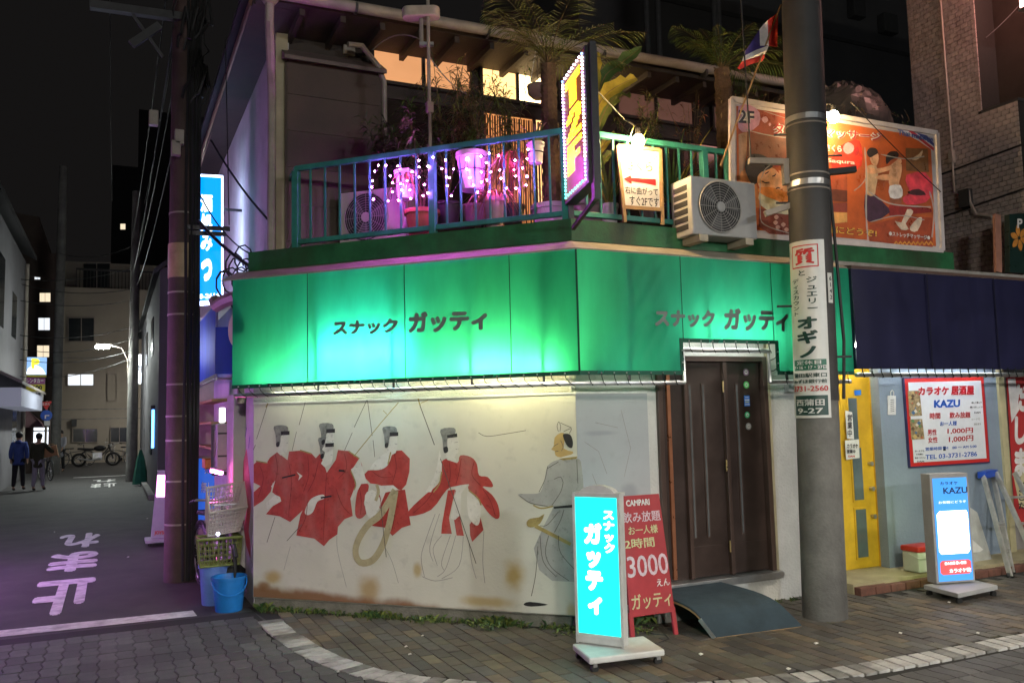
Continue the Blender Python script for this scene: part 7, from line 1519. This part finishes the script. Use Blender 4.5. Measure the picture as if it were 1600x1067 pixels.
# ---------------------------------------------------------------- people
def skin(name, P, E, R, m, parent, sub=2):
    org = ORG[parent.name]; me = bpy.data.meshes.new(name); me.from_pydata([tuple(V(p)-org) for p in P], E, []); me.materials.append(m)
    o = bpy.data.objects.new(name, me); COL.objects.link(o); o.parent = parent; ORG[o.name] = org
    o.modifiers.new('skin', 'SKIN').use_smooth_shade = True
    sv = me.skin_vertices[0].data
    for i, r in enumerate(R): sv[i].radius = (r, r) if not isinstance(r, tuple) else r
    sv[0].use_root = True
    s = o.modifiers.new('sub', 'SUBSURF'); s.levels = s.render_levels = sub
    return o
m_skin = mat('skin_tone', (.42, .26, .18), .55, var=.1)
def person(loc, face, H_, label, mtop, mleg, mshoe, mhair, coat=.0, stride=.14, arms=((0, 0), (0, 0)), hood=False, bag=None):
    loc = V((loc[0], loc[1], .0)); k = H_/1.7; f = V((math.cos(face), math.sin(face), 0)); s = V((f.y, -f.x, 0)); t = thing('person', label, 'person', tuple(loc), 'people walking in the alley')
    L = lambda a, b_, z: loc+(s*a+f*b_+V((0, 0, z)))*k
    P, E, R = [], [], []
    def ad(p, r, to=None):
        P.append(p); R.append(r*k if not isinstance(r, tuple) else tuple(x*k for x in r)); n = len(P)-1
        if to is not None: E.append((to, n))
        return n
    pel = ad(L(0, 0, .92), .115); che = ad(L(0, .01, 1.22), .125, pel); sh = ad(L(0, 0, 1.40), .085, che); nk = ad(L(0, 0, 1.48), .05, sh); h1 = ad(L(0, .015, 1.56), .082, nk); h2 = ad(L(0, .02, 1.63), .085, h1); h3 = ad(L(0, .01, 1.69), .05, h2)
    hands, feet, elb = [], [], []
    for i, sg in enumerate((-1, 1)):
        fo, ou = arms[i]
        a = ad(L(.165*sg, 0, 1.40), .055, sh); e_ = ad(L((.22+ou*.3)*sg, fo*.35, 1.14+abs(fo)*.05), .043, a); w = ad(L((.22+ou*.4)*sg, fo*.8+.03, .93+abs(fo)*.22), .03, e_); hd = ad(L((.22+ou*.4)*sg, fo*.95+.05, .86+abs(fo)*.22), .03, w); hands.append(P[hd]); elb.append((a, e_, w))
        for q in range(5):                                     # five short fingers
            dx = (q-1.5)*.016; base_ = P[hd]; ln_ = (.06, .075, .08, .07)[q] if q < 4 else .055
            d_ = (V((0, 0, -1))*ln_+f*.012*(1 if q < 4 else 3))*k+(f*dx*k)
            ad(base_+d_, .008, hd)
    for i, sg in enumerate((-1, 1)):
        st = stride*(1 if i else -1)
        hp_ = ad(L(.085*sg, 0, .86), .085, pel); kn = ad(L(.09*sg, st*.5+.03, .49), .056, hp_); an_ = ad(L(.09*sg, st, .10), .038, kn); to = ad(L(.10*sg, st+.14, .035), .033, an_); feet.append((hp_, kn, an_, to))
    skin('body', P, E, R, m_skin, t)
    # clothing over the body
    ids = [pel, che, sh]+[x for e3 in elb for x in e3]; mp2 = {v: i for i, v in enumerate(ids)}
    JP = [P[i] for i in ids]; JE = [(mp2[a], mp2[b_]) for a, b_ in E if a in mp2 and b_ in mp2]; JR = [.155*k, .165*k, .125*k]+[.075*k, .066*k, .055*k]*2
    if coat: JP.append(L(0, 0, .92-coat)); JR.append(.17*k); JE.append((0, len(JP)-1))
    skin('jacket', JP, JE, JR, mtop, t)
    ids = [pel]+[x for e4 in feet for x in e4[:3]]; mp2 = {v: i for i, v in enumerate(ids)}
    skin('trousers', [P[i] for i in ids], [(mp2[a], mp2[b_]) for a, b_ in E if a in mp2 and b_ in mp2], [.135*k]+[.10*k, .075*k, .06*k]*2, mleg, t)
    for e4 in feet: skin('shoe', [P[e4[2]]-V((0, 0, .03)), P[e4[3]]], [(0, 1)], [.05*k, .045*k], mshoe, t, 1)
    hc = P[h2]; b = MB(); b.ball(hc-f*.022*k+V((0, 0, .018*k)), .105*k, 12, 8, (.95, .95, 1.05)); b.build('hair', mhair, t, True)
    fc = MB()
    for sg in (-1, 1): fc.ball(hc+f*.078*k+s*sg*.03*k-V((0, 0, .02*k)), .009*k, 6, 4)
    fc.ball(hc+f*.088*k-V((0, 0, .045*k)), .014*k, 6, 4, (1, 1, 1.5)); fc.bar(hc+f*.082*k+s*.02*k-V((0, 0, .075*k)), hc+f*.082*k-s*.02*k-V((0, 0, .075*k)), .008*k); fc.build('face_features', mat('face_dark', (.16, .08, .06), .6), t)
    if hood: skin('hood', [L(-.10, -.06, 1.42), L(0, -.10, 1.47), L(.10, -.06, 1.42)], [(0, 1), (1, 2)], [.05*k, .07*k, .05*k], mtop, t, 1)
    return t, hands, L
m_hair = mat('black_hair', (.012, .010, .010), .5, var=.2)
pp = onz(28, 766); t_, hands, L = person(pp, math.radians(80), 1.62, 'person in a blue hooded jacket and dark trousers walking away down the alley', mat('blue_jacket', (.035, .065, .24), .7, var=.25, scale=6), mat('dark_trousers', (.012, .012, .016), .8), m_black, m_hair, .12, .15, hood=True)
pp2 = onz(59, 766); t_, hands, L = person(pp2, math.radians(70), 1.58, 'person in an olive jacket, dark skirt and pale leggings walking away', mat('olive_jacket', (.035, .035, .018), .8, var=.25), mat('pale_leggings', (.26, .24, .30), .7), m_black, m_hair, .25, .12, ((.1, 0), (.75, .1)))
pp3 = onz(94, 737); t_, hands, L = person(pp3, math.radians(-110), 1.62, 'person in a long pale grey coat walking towards the street', mat('pale_coat', (.32, .32, .36), .8, var=.15), mat('black_leggings', (.015, .015, .017), .8), m_black, m_hair, .35, .1, ((.4, 0), (.1, 0)))
ctn = hands[1]; bg_ = thing('brown_paper_bag', 'brown paper bag held at arm height by the person in olive', 'bag', tuple(onz(80, 768)+V((0, 0, 1.0)))); p = ony(80, 706, pp2.y+.2)
MB().obox(p+V((-.20, 0, -.17)), (.38, 0, .08), (0, .16, 0), (-.05, 0, .30)).build('bag_body', mat('brown_paper', (.36, .20, .10), .8, var=.15), bg_, bevel=.01); MB().tube([p+V((-.1, .08, .14)), p+V((-.05, .08, .22)), p+V((.05, .08, .23)), p+V((.1, .08, .18))], .008, 5).build('bag_handle', m_wood, bg_)

# ---------------------------------------------------------------- bicycles and motorcycle
def wheel(t, ce, r, ax, tyre=.018, spokes=18):
    ce, ax = V(ce), V(ax).normalized(); a = V((0, 0, 1)); b_ = ax.cross(a)
    ring = lambda rr: [ce+(a*math.cos(k*math.pi/14)+b_*math.sin(k*math.pi/14))*rr for k in range(29)]
    w = MB().tube(ring(r-tyre), tyre, 8, cap=False).build('wheel', m_black, t, True); MB().tube(ring(r-tyre*2.1), .008, 6, cap=False).build('rim', m_silver, w, True); MB().lathe(ce-ax*.03, [(.022, 0), (.022, .06)], 10, ax).build('hub', m_silver, w)
    b = MB()
    for k in range(spokes): an_ = 2*math.pi*k/spokes; b.tube([ce, ce+(a*math.cos(an_)+b_*math.sin(an_))*(r-tyre*2)], .0018, 3)
    b.build('spokes', m_silver, w)
def bicycle(loc, ang, label, mfr, basket=True):
    loc = V(loc); f = V((math.cos(ang), math.sin(ang), 0)); s = V((f.y, -f.x, 0)); t = thing('bicycle', label, 'bicycle', tuple(loc), 'bicycles in the alley'); L = lambda a, z, b_=0: loc+f*a+s*b_+V((0, 0, z))
    wheel(t, L(-.52, .33), .33, s); wheel(t, L(.55, .33), .33, s)
    fr = MB()
    for a, b_ in ((L(-.05, .28), L(.40, .62)), (L(-.05, .28), L(-.20, .72)), (L(-.18, .62), L(.39, .70)), (L(-.52, .33), L(-.05, .28)), (L(-.52, .33), L(-.18, .62)), (L(.55, .33), L(.42, .62)), (L(.42, .60), L(.36, .98))): fr.tube([a, b_], .016, 8)
    fr.build('frame', mfr, t, True)
    b = MB(); b.tube([L(.18, .96, -.26), L(.30, .99, -.24), L(.37, .98, -.08), L(.37, .98, .08), L(.30, .99, .24), L(.18, .96, .26)], .012, 8); b.build('handlebar', m_silver, t, True)
    for sg in (-1, 1): MB().tube([L(.16, .955, .265*sg), L(.27, .985, .245*sg)], .018, 8).build('grip', m_black, t)
    MB().prism([L(-.36, .78, -.09), L(-.02, .78, -.02), L(-.02, .78, .02), L(-.36, .78, .09)], (0, 0, .05)).build('saddle', m_black, t, bevel=.015); MB().tube([L(-.19, .65), L(-.21, .78)], .014, 8).build('seat_post', m_silver, t)
    MB().lathe(L(-.05, .28, -.03), [(.09, 0), (.09, .01)], 18, s).build('chainring', m_dkgrey, t)
    for sg in (-1, 1): MB().bar(L(-.05, .28, .06*sg), L(-.05+.1*sg, .28-.12*sg, .08*sg), .02).build('crank', m_silver, t); MB().obox(L(-.09+.1*sg, .27-.12*sg, .07*sg+.0), f*.09, s*.08*sg, (0, 0, .02)).build('pedal', m_black, t)
    for ce in (-.52, .55): MB().tube([L(ce+math.cos(a)*.355, .33+math.sin(a)*.355) for a in [.4+k*.26 for k in range(9)]], .02, 6).build('mudguard', mfr, t)
    if basket:
        b = MB(); cn = [(.42, -.16), (.70, -.16), (.70, .16), (.42, .16)]
        for z, g_ in ((.72, .8), (.80, .87), (.88, .94), (.96, 1.0)): b.tube([L(.56+(x-.56)*g_, z, y*g_) for x, y in cn+cn[:1]], .006 if z < .95 else .010, 5)
        for k in range(4):
            for u in (0, .25, .5, .75): x = cn[k][0]+(cn[(k+1) % 4][0]-cn[k][0])*u; y = cn[k][1]+(cn[(k+1) % 4][1]-cn[k][1])*u; b.tube([L(.56+(x-.56)*.8, .72, y*.8), L(x, .96, y)], .004, 4)
        b.build('basket', m_silver, t)
    return t
q = onz(122, 722); bicycle((q.x, 43.5, 0), .2, 'bicycle parked left of the motorcycle at the pale block', m_dkgrey, False)
q = ony(188, 712, 43); bicycle((q.x, 43, 0), 2.4, 'pale bicycle with a front basket parked right of the motorcycle', m_silver)
q = onz(66, 750); bicycle((ony(72, 720, 33).x, 33, 0), 1.9, 'dark bicycle standing beside the walkers', m_dkgrey)
q = ony(150, 712, 42.5); mc = thing('motorcycle', 'black motorcycle parked side on before the pale apartment block', 'motorcycle', (q.x, 42.5, 0)); L = lambda a, z, b_=0: V((q.x+a, 42.5+b_, z))
wheel(mc, L(-.68, .31), .31, (0, 1, 0), .055, 10); wheel(mc, L(.70, .31), .31, (0, 1, 0), .05, 10)
b = MB(); b.tube([L(-.68, .31), L(-.15, .35), L(.1, .3), L(.45, .75), L(.52, .85)], .03, 8); b.tube([L(.70, .31), L(.50, .95)], .03, 8); b.tube([L(-.15, .35), L(-.5, .72), L(.3, .75)], .025, 8); b.build('frame', m_dkgrey, mc, True)
MB().ball(L(.15, .80), .17, 12, 8, (1.5, .8, .8)).build('fuel_tank', mat('black_gloss', (.02, .02, .022), .2, spec=.6), mc, True); MB().prism([L(-.75, .76, -.12), L(-.1, .72, -.12), L(-.1, .72, .12), L(-.75, .76, .12)], (0, 0, .09)).build('seat', m_black, mc, bevel=.03)
b = MB(); b.box(q.x-.15, q.x+.25, 42.38, 42.62, .28, .62); b.lathe(L(.05, .4, -.15), [(.11, 0), (.11, .3)], 12, (0, 1, 0)); b.build('engine', m_silver, mc, bevel=.02); MB().tube([L(.2, .35, -.14), L(-.2, .28, -.16), L(-.75, .38, -.16)], .04, 8).build('exhaust', m_silver, mc, True)
MB().tube([L(.35, 1.05, -.36), L(.48, 1.06, -.1), L(.48, 1.06, .1), L(.35, 1.05, .36)], .014, 8).build('handlebar', m_silver, mc, True); MB().lathe(L(.55, .9), [(.08, 0), (.09, .06), (.08, .09)], 14, (1, 0, .0)).build('headlight', m_silver, mc, True)
for sg in (-1, 1): MB().lathe(L(.42, 1.2, .34*sg), [(.05, 0), (.05, .015)], 12, (1, 0, 0)).build('mirror', m_dkgrey, mc); MB().tube([L(.44, 1.06, .3*sg), L(.42, 1.2, .34*sg)], .006, 5).build('mirror_stem', m_dkgrey, mc)
bicycle((.98, 9.55, 0), math.radians(-82), 'bicycle with a wire basket wedged between the wrapped pole and the alley wall', m_dkgrey)

# unseen purple neon assumed on the left corner house to light the alley mouth
lh = thing('left_corner_house', 'dark plaster house on the near left corner of the alley', 'building', (-4.5, 8, 0)); MB().box(-9, -3.1, 5.5, 20.5, 0, 6.5).build('wall', mat('plain_dark_plaster', (.10, .095, .10), .8, var=.2), lh); MB().box(-9.3, -2.9, 5.3, 20.7, 6.5, 6.7).build('roof', m_tile, lh)
nz_ = thing('assumed_neon_sign', 'round violet neon sign assumed out of view on the left corner house', 'sign', (-3.0, 11.5, 1.5))
for k, (r_, m) in enumerate(((.42, emat('assumed_neon_violet', (.55, .26, 1.0), 200)), (.30, emat('assumed_neon_pink', (1.0, .26, .80), 120)))): MB().tube([(-2.96, 11.5+math.cos(a)*r_, 1.5+math.sin(a)*r_) for a in [j*math.pi/12 for j in range(25)]], .022, 6).build('assumed_neon_tube', m, nz_)
MB().box(-3.09, -2.45, 10.8, 12.2, 2.08, 2.12).build('added_light_block', m_dkgrey, nz_)  # unseen plate added to keep the neon light off the upper wall
MB().lathe((-3.09, 11.5, 1.5), [(.52, 0), (.52, .06)], 24, (1, 0, 0)).build('backboard', m_dkgrey, nz_)

wl = thing('fill_wall_lamp', 'white wall lamp on a short arm, added out of view to brighten the alley', 'lamp', (-3.05, 16, 4.4))  # unseen lamp added to brighten the alley floor
MB().tube([(-3.1, 16, 4.4), (-2.7, 16, 4.55), (-2.5, 16, 4.5)], .025, 8).build('arm', m_dkgrey, wl, True); MB().box(-2.72, -2.28, 15.86, 16.14, 4.42, 4.5).build('head', m_dkgrey, wl, bevel=.01); MB().box(-2.70, -2.30, 15.88, 16.12, 4.36, 4.419).build('lamp_glass', emat('fill_wall_lamp_glass', (.72, .70, 1.0), 110), wl)

# ================================================================= things on the pavement
# lit turquoise stand sign
m_castor = m_black; m_wmetal = mat('white_metal', (.55, .55, .53), .45, var=.12, scale=8, dirt=(.35, .32, .27), dirtamt=.4)
fs_ = thing('stand_sign', 'lit turquoise stand sign with white katakana on a white castor base', 'sign', (3.25, 5.27, 0))
b4 = [onz(894, 1005, .115), onz(921, 1028, .115), onz(1039, 1014, .115)]; b4.append(b4[0]+b4[2]-b4[1]); ctr = sum(b4, V())/4
MB().prism([p-V((0, 0, .045)) for p in b4], (0, 0, .045)).build('base', m_wmetal, fs_, bevel=.012)
for p in b4:
    q = p+(ctr-p)*.16; MB().lathe((q.x, q.y-.014, .036), [(.024, 0), (.03, .004), (.03, .024), (.024, .028)], 14, (0, 1, 0)).build('castor', m_castor, fs_); MB().bar((q.x, q.y, .045), (q.x, q.y, .072), .03).build('castor_fork', m_silver, fs_)
bl_, br_ = onz(903, 1003, .118), onz(974, 1012, .118); dB, dR = (bl_-EYEP).dot(fw), (br_-EYEP).dot(fw); zt = (EYEP+ray(898, 776)*dB).z; zt2 = (EYEP+ray(966, 773)*dR).z; zt = (zt+zt2)/2
SQ = quadplane([V((bl_.x, bl_.y, zt)), V((br_.x, br_.y, zt)), V((br_.x, br_.y, .117)), V((bl_.x, bl_.y, .117))]); nS = (SQ(1, 0)-SQ(0, 0)).cross(SQ(0, 0)-SQ(0, 1)).normalized()
MB().prism([SQ(0, 1), SQ(1, 1), SQ(1, 0), SQ(0, 0)], -nS*.10).build('case', m_wmetal, fs_, bevel=.006)
MB().prism([SQ(.10, .0, -.012)]+[SQ(.5-.40*math.cos(a), -.062*math.sin(a), -.012) for a in [k*math.pi/12 for k in range(1, 12)]]+[SQ(.90, .0, -.012)], -nS*.076).build('arched_top', m_wmetal, fs_, True)
MB().prism([SQ(-.02, .008, .004), SQ(1.02, .008, .004), SQ(1.02, -.012, .004), SQ(-.02, -.012, .004)], -nS*.11).build('top_rim', m_wmetal, fs_)
lface = MB(); g_n = 8
qrect(SQ, .035, .018, .965, .93, emat('turquoise_face', (.01, .74, .66), 1.5), fs_, .003, 'lit_face')
qrect(lambda u, v, off=0.0: SQ(1-u, v, -.10-off), .035, .018, .965, .93, MATS['turquoise_face'], fs_, .003, 'rear_lit_face')
m_lw = emat('sign_white_glow', (1, 1, .97), 2.4)
qtext('スナック', SQ, .66, .105, .90, .385, m_lw, fs_, .006, .05, True); qtext('ガッティ', SQ, .22, .19, .62, .80, m_lw, fs_, .006, .07, True)
for a_, b_ in (((.0, .0), (0, 1)), ((1, 0), (1, 1)), ((0, .965), (1, .965))): MB().bar(SQ(*a_, .004), SQ(*b_, .004), .018 if a_[1] == 0 else .05, .012, nS).build('frame_bar', m_wmetal, fs_)
MB().tube([onz(1030, 1004, .017), onz(1045, 998, .017), onz(1040, 992, .017), onz(1020, 990, .017), onz(1000, 985, .017)], .006, 6).build('power_cord', m_black, fs_)

# red chalk sandwich board
ab = thing('sandwich_board', 'red sandwich board with white chalk prices leaning open by the door', 'sign', (3.85, 5.80, 0))
f1, f2 = onz(988, 1005), onz(1060, 994); dA1, dA2 = (f1-EYEP).dot(fw), (f2-EYEP).dot(fw)
tl_ = EYEP+ray(968, 772)*(dA1*1.035); tr_ = EYEP+ray(1031, 774)*(dA2*1.035); zt = (tl_.z+tr_.z)/2; tl_.z = tr_.z = zt
hA = ((tl_-f1)+(tr_-f2))/2; eA = (f2-f1)*.07; AQ = quadplane([f1+hA+eA, f2+hA-eA, f2, f1]); nA = (AQ(1, 0)-AQ(0, 0)).cross(AQ(0, 0)-AQ(0, 1)).normalized()
m_rb = mat('red_board_paint', (.36, .028, .035), .5, var=.18, scale=6, dirt=(.25, .05, .05), dirtamt=.5); m_chalk = mat('white_chalk', (.62, .58, .56), .8, var=.25, scale=40); m_ychalk = mat('yellow_chalk', (.52, .48, .26), .8, var=.25, scale=40); m_pchalk = mat('pink_chalk', (.58, .42, .46), .8, var=.25, scale=40)
MB().prism([AQ(0, .83), AQ(1, .83), AQ(1, 0), AQ(0, 0)], -nA*.018).build('front_panel', m_rb, ab, bevel=.003)
for u in (.03, .97): MB().bar(AQ(u, .80, -.012), AQ(u, 1, -.012), .035, .022, nA).build('leg', m_rb, ab)
back = V((.12, .42, 0))
bk0, bk1 = AQ(0, .83, -.03), AQ(1, .83, -.03); r0b, r1b = V((bk0.x, bk0.y, bk0.z))+back*.9, V((bk1.x, bk1.y, bk1.z))+back*.9
MB().prism([r0b, r1b, AQ(1, .0, -.025), AQ(0, .0, -.025)], -nA*.012).build('back_panel', m_rb, ab)
for u in (.06, .94): p = AQ(u, 1, 0)+back*1.05; MB().bar(AQ(u, .70, 0)+back*.76, V((p.x, p.y, .016)), .035, .022, nA).build('leg', m_rb, ab)
qtext('CAMPARI', AQ, .12, .03, .72, .075, m_chalk, ab, .003, .035)
def at_(s, u0_, v0, u1, v1, m, bold=.012): qtext(s, AQ, u0_, v0, u1, v1, m, ab, .003, bold)
at_('飲み放題', .0, .115, .95, .19, m_pchalk); at_('お一人様', .12, .215, .84, .275, m_ychalk); at_('2時間', .0, .30, .72, .37, m_ychalk, .015); at_('3000', .02, .42, .98, .565, m_pchalk, .012); at_('えん', .66, .595, .96, .645, m_chalk); at_('ガッティ', .05, .68, .95, .785, m_ychalk, .012)

# grey carpeted ramp
rpm = thing('entrance_ramp', 'bent board ramp covered in blue grey carpet below the door sill', 'ramp', (4.75, 5.75, 0))
m_carp = mat('blue_grey_carpet', (.042, .064, .08), .95, var=.25, scale=5, bump=1.0, fine=300)
c_l0, c_r0 = onz(1117, 996, .02), onz(1252, 978, .02); zt_ = .245
k0, k1 = onz(1079, 946, zt_), onz(1205, 932, zt_); w0, w1 = V((k0.x-.05, YF-.02, zt_+.01)), V((k1.x-.02, YF-.02, zt_+.01))
kk0, kk1 = onz(1057, 938, zt_+.01), onz(1190, 922, zt_+.01)
for nm, m, dz in (('carpet', m_carp, 0.0), ('board', m_wood, -.016)):
    b = MB(); up_ = V((0, 0, .014))
    bz = lambda a, k_, w, u: a*(1-u)**2+k_*2*u*(1-u)+w*u*u
    ea = [(c_l0+(k0-c_l0)*.62, c_r0+(k1-c_r0)*.62), (w0+(k0-w0)*.5, w1+(k1-w1)*.5)]
    rows = [(c_l0, c_r0)]+[(bz(ea[0][0], k0, ea[1][0], u), bz(ea[0][1], k1, ea[1][1], u)) for u in (0, .2, .4, .6, .8, 1)]+[(w0, w1)]
    for i in range(len(rows)-1):
        (a0_, a1), (b0, b1) = rows[i], rows[i+1]; d = V((0, 0, dz)); b.prism([a0_+d, a1+d, b1+d, b0+d], up_)
    b.build(nm, m, rpm, smooth=True)
MB().box(w0.x+.05, w1.x-.05, YF-.16, YF-.10, 0, zt_-.012).build('support_block', m_conc, rpm); MB().bar(c_l0-V((0.006, 0, .003)), c_l0+(k0-c_l0)*.6-V((0.006, 0, .006)), .008, .03).build('edge_trim', m_silver, rpm)

# buckets and baskets beside the alley corner
m_bkt = mat('blue_bucket_plastic', (.015, .16, .50), .4, var=.12, scale=8); m_bkt2 = mat('pale_blue_bucket', (.12, .22, .55), .45, var=.15, scale=8)
def bucket(p, r, h, m, label, handle=True):
    p = V(p); t = thing('bucket', label, 'bucket', tuple(p), 'blue buckets by the alley corner')
    MB().lathe(p, [(r*.78, 0), (r*.8, .01), (r*.97, h*.93), (r*1.06, h*.935), (r*1.06, h), (r*.95, h), (r*.93, h*.9), (r*.76, .02)], 24).build('shell', m, t, True)
    if handle: MB().tube([p+V((-r*1.02*math.cos(a), -.03-r*.75*math.sin(a), h*.9-math.sin(a)*h*.42)) for a in [k*math.pi/12 for k in range(13)]], .007, 6).build('handle', m, t)
p = onz(357, 958); bucket((p.x+.02, p.y+.14, 0), .155, .32, m_bkt, 'bright blue bucket with its handle down beside the mural corner')
p = onz(333, 948); bucket((p.x+.03, p.y+.16, 0), .15, .38, m_bkt2, 'paler blue bucket carrying the stacked baskets', False); bx_, by_ = p.x+.05, p.y+.17
def basket(o, a, b_, h, m, label, flare=1.15, nz_=5, nx=9, r_=.0045, tilt=None):
    o, a, b_ = V(o), V(a), V(b_); t = thing('plastic_basket', label, 'basket', tuple(o), 'plastic shopping baskets on the bucket'); up_ = V(tilt) if tilt else V((0, 0, 1))
    ce = o+(a+b_)/2
    pt = lambda u, v, z: ce+(a*(u-.5)+b_*(v-.5))*(1+(flare-1)*z)+up_*h*z
    cor = [(0, 0), (1, 0), (1, 1), (0, 1), (0, 0)]
    MB().tube([pt(*q, 1) for q in cor], .014, 6).build('rim', m, t); MB().tube([pt(*q, 0) for q in cor], .010, 6).build('bottom_rim', m, t)
    b = MB()
    for k in range(1, nz_): b.tube([pt(*q, k/nz_) for q in cor], r_, 4)
    for (q, w) in zip(cor, cor[1:]):
        for k in range(nx): u = k/nx; b.tube([pt(q[0]+(w[0]-q[0])*u, q[1]+(w[1]-q[1])*u, 0), pt(q[0]+(w[0]-q[0])*u, q[1]+(w[1]-q[1])*u, 1)], r_, 4)
    for k in range(1, nx): b.tube([pt(k/nx, 0, 0), pt(k/nx, 1, 0)], r_, 4); b.tube([pt(0, k/nx, 0), pt(1, k/nx, 0)], r_, 4)
    b.build('lattice', m, t); return pt
m_olv = mat('olive_basket_plastic', (.16, .19, .05), .5, var=.15); m_pnk = mat('pale_basket_plastic', (.46, .40, .38), .5, var=.12)
basket((bx_-.17, by_-.20, .39), (.36, 0, 0), (0, .26, 0), .26, m_olv, 'olive green basket on top of the paler bucket', 1.12)
MB_r = basket((bx_-.10, by_-.14, .67), (.30, .02, .03), (-.02, .05, .20), .26, m_pnk, 'pale tilted basket lying on the olive basket', 1.18, 6, 11, .006, (.12, -.25, .96))
tag(MB().ball((bx_-.02, by_-.26, .70), .018, 10, 6).build('bicycle_lamp', emat('lamp_dot', (.7, .8, 1.0), 6)), 'tiny bright bicycle lamp between the stacked baskets', 'lamp')
gb = thing('rubbish_bag', 'small crumpled dark bag behind the buckets', 'bag', (1.14, 9.0, 0)); b = MB(); b.ball((1.08, 8.97, .2), .16, 12, 8, (1, 1, 1.3)); o = b.build('bag_body', m_black, gb, True)
for v in o.data.vertices: v.co += V((random.uniform(-.02, .02), random.uniform(-.02, .02), random.uniform(-.02, .02)))

# weeds along the foot of the wall
wd = MB()
def tuft(p, n, h, w=.008):
    for k in range(n):
        a = random.uniform(0, 6.283); d = V((math.cos(a), math.sin(a), 0)); l = h*random.uniform(.5, 1.2); s = d.cross(V((0, 0, 1)))*w; q = p+V((random.gauss(0, .03), random.gauss(0, .03), 0)); m_ = q+d*l*.3+V((0, 0, l*.7)); e = q+d*l*.8+V((0, 0, l*.85))
        wd.add([q-s/2, q+s/2, m_+s/2, e, m_-s/2], [(0, 1, 2, 3, 4)], random.randrange(3))
for k in range(260):
    t = random.uniform(.08, CLEN-.05); dn = .35+.65*max(0, math.sin(t*5.2+1))+.4*max(0, math.sin(t*11)); off = abs(random.gauss(0, .045))
    if random.random() < dn: p = chp(t, off-.03, .004); tuft(p, random.randint(3, 9), random.uniform(.025, .075)*(.7+.5*dn))
for k in range(70): p = V((random.uniform(3.45, 4.15), YF-abs(random.gauss(0, .05)), .004)); tuft(p, 6, random.uniform(.03, .09))
for px, py in ((770, 985), (660, 975), (745, 980), (880, 992), (1010, 990)):
    p = onz(px, py, .01)
    for j in range(40): leafquad(wd, p+V((random.gauss(0, .05), random.gauss(0, .04), random.uniform(0, .05))), rnd_dir(.1), .045, .022, mi=random.randrange(3))
for k in range(25): p = V((5.2+random.random()*1.1, YF-.03-abs(random.gauss(0, .02)), .005)); tuft(p, 5, .03)
tag(stuff(wd.build('weeds', [lf[0], lf[1], lf[2]])), 'green weeds growing along the foot of the mural wall', 'weeds')
di = MB()
for k in range(240): t = random.uniform(.05, CLEN); p = chp(t, random.uniform(-.04, .10), .010); s_ = random.uniform(.006, .02); di.ball(p, s_, 5, 4, (1, 1, .5))
tag(stuff(di.build('loose_soil', m_soil)), 'dark loose soil and moss at the foot of the mural wall', 'soil')
bpy.data.scenes.remove(TS)
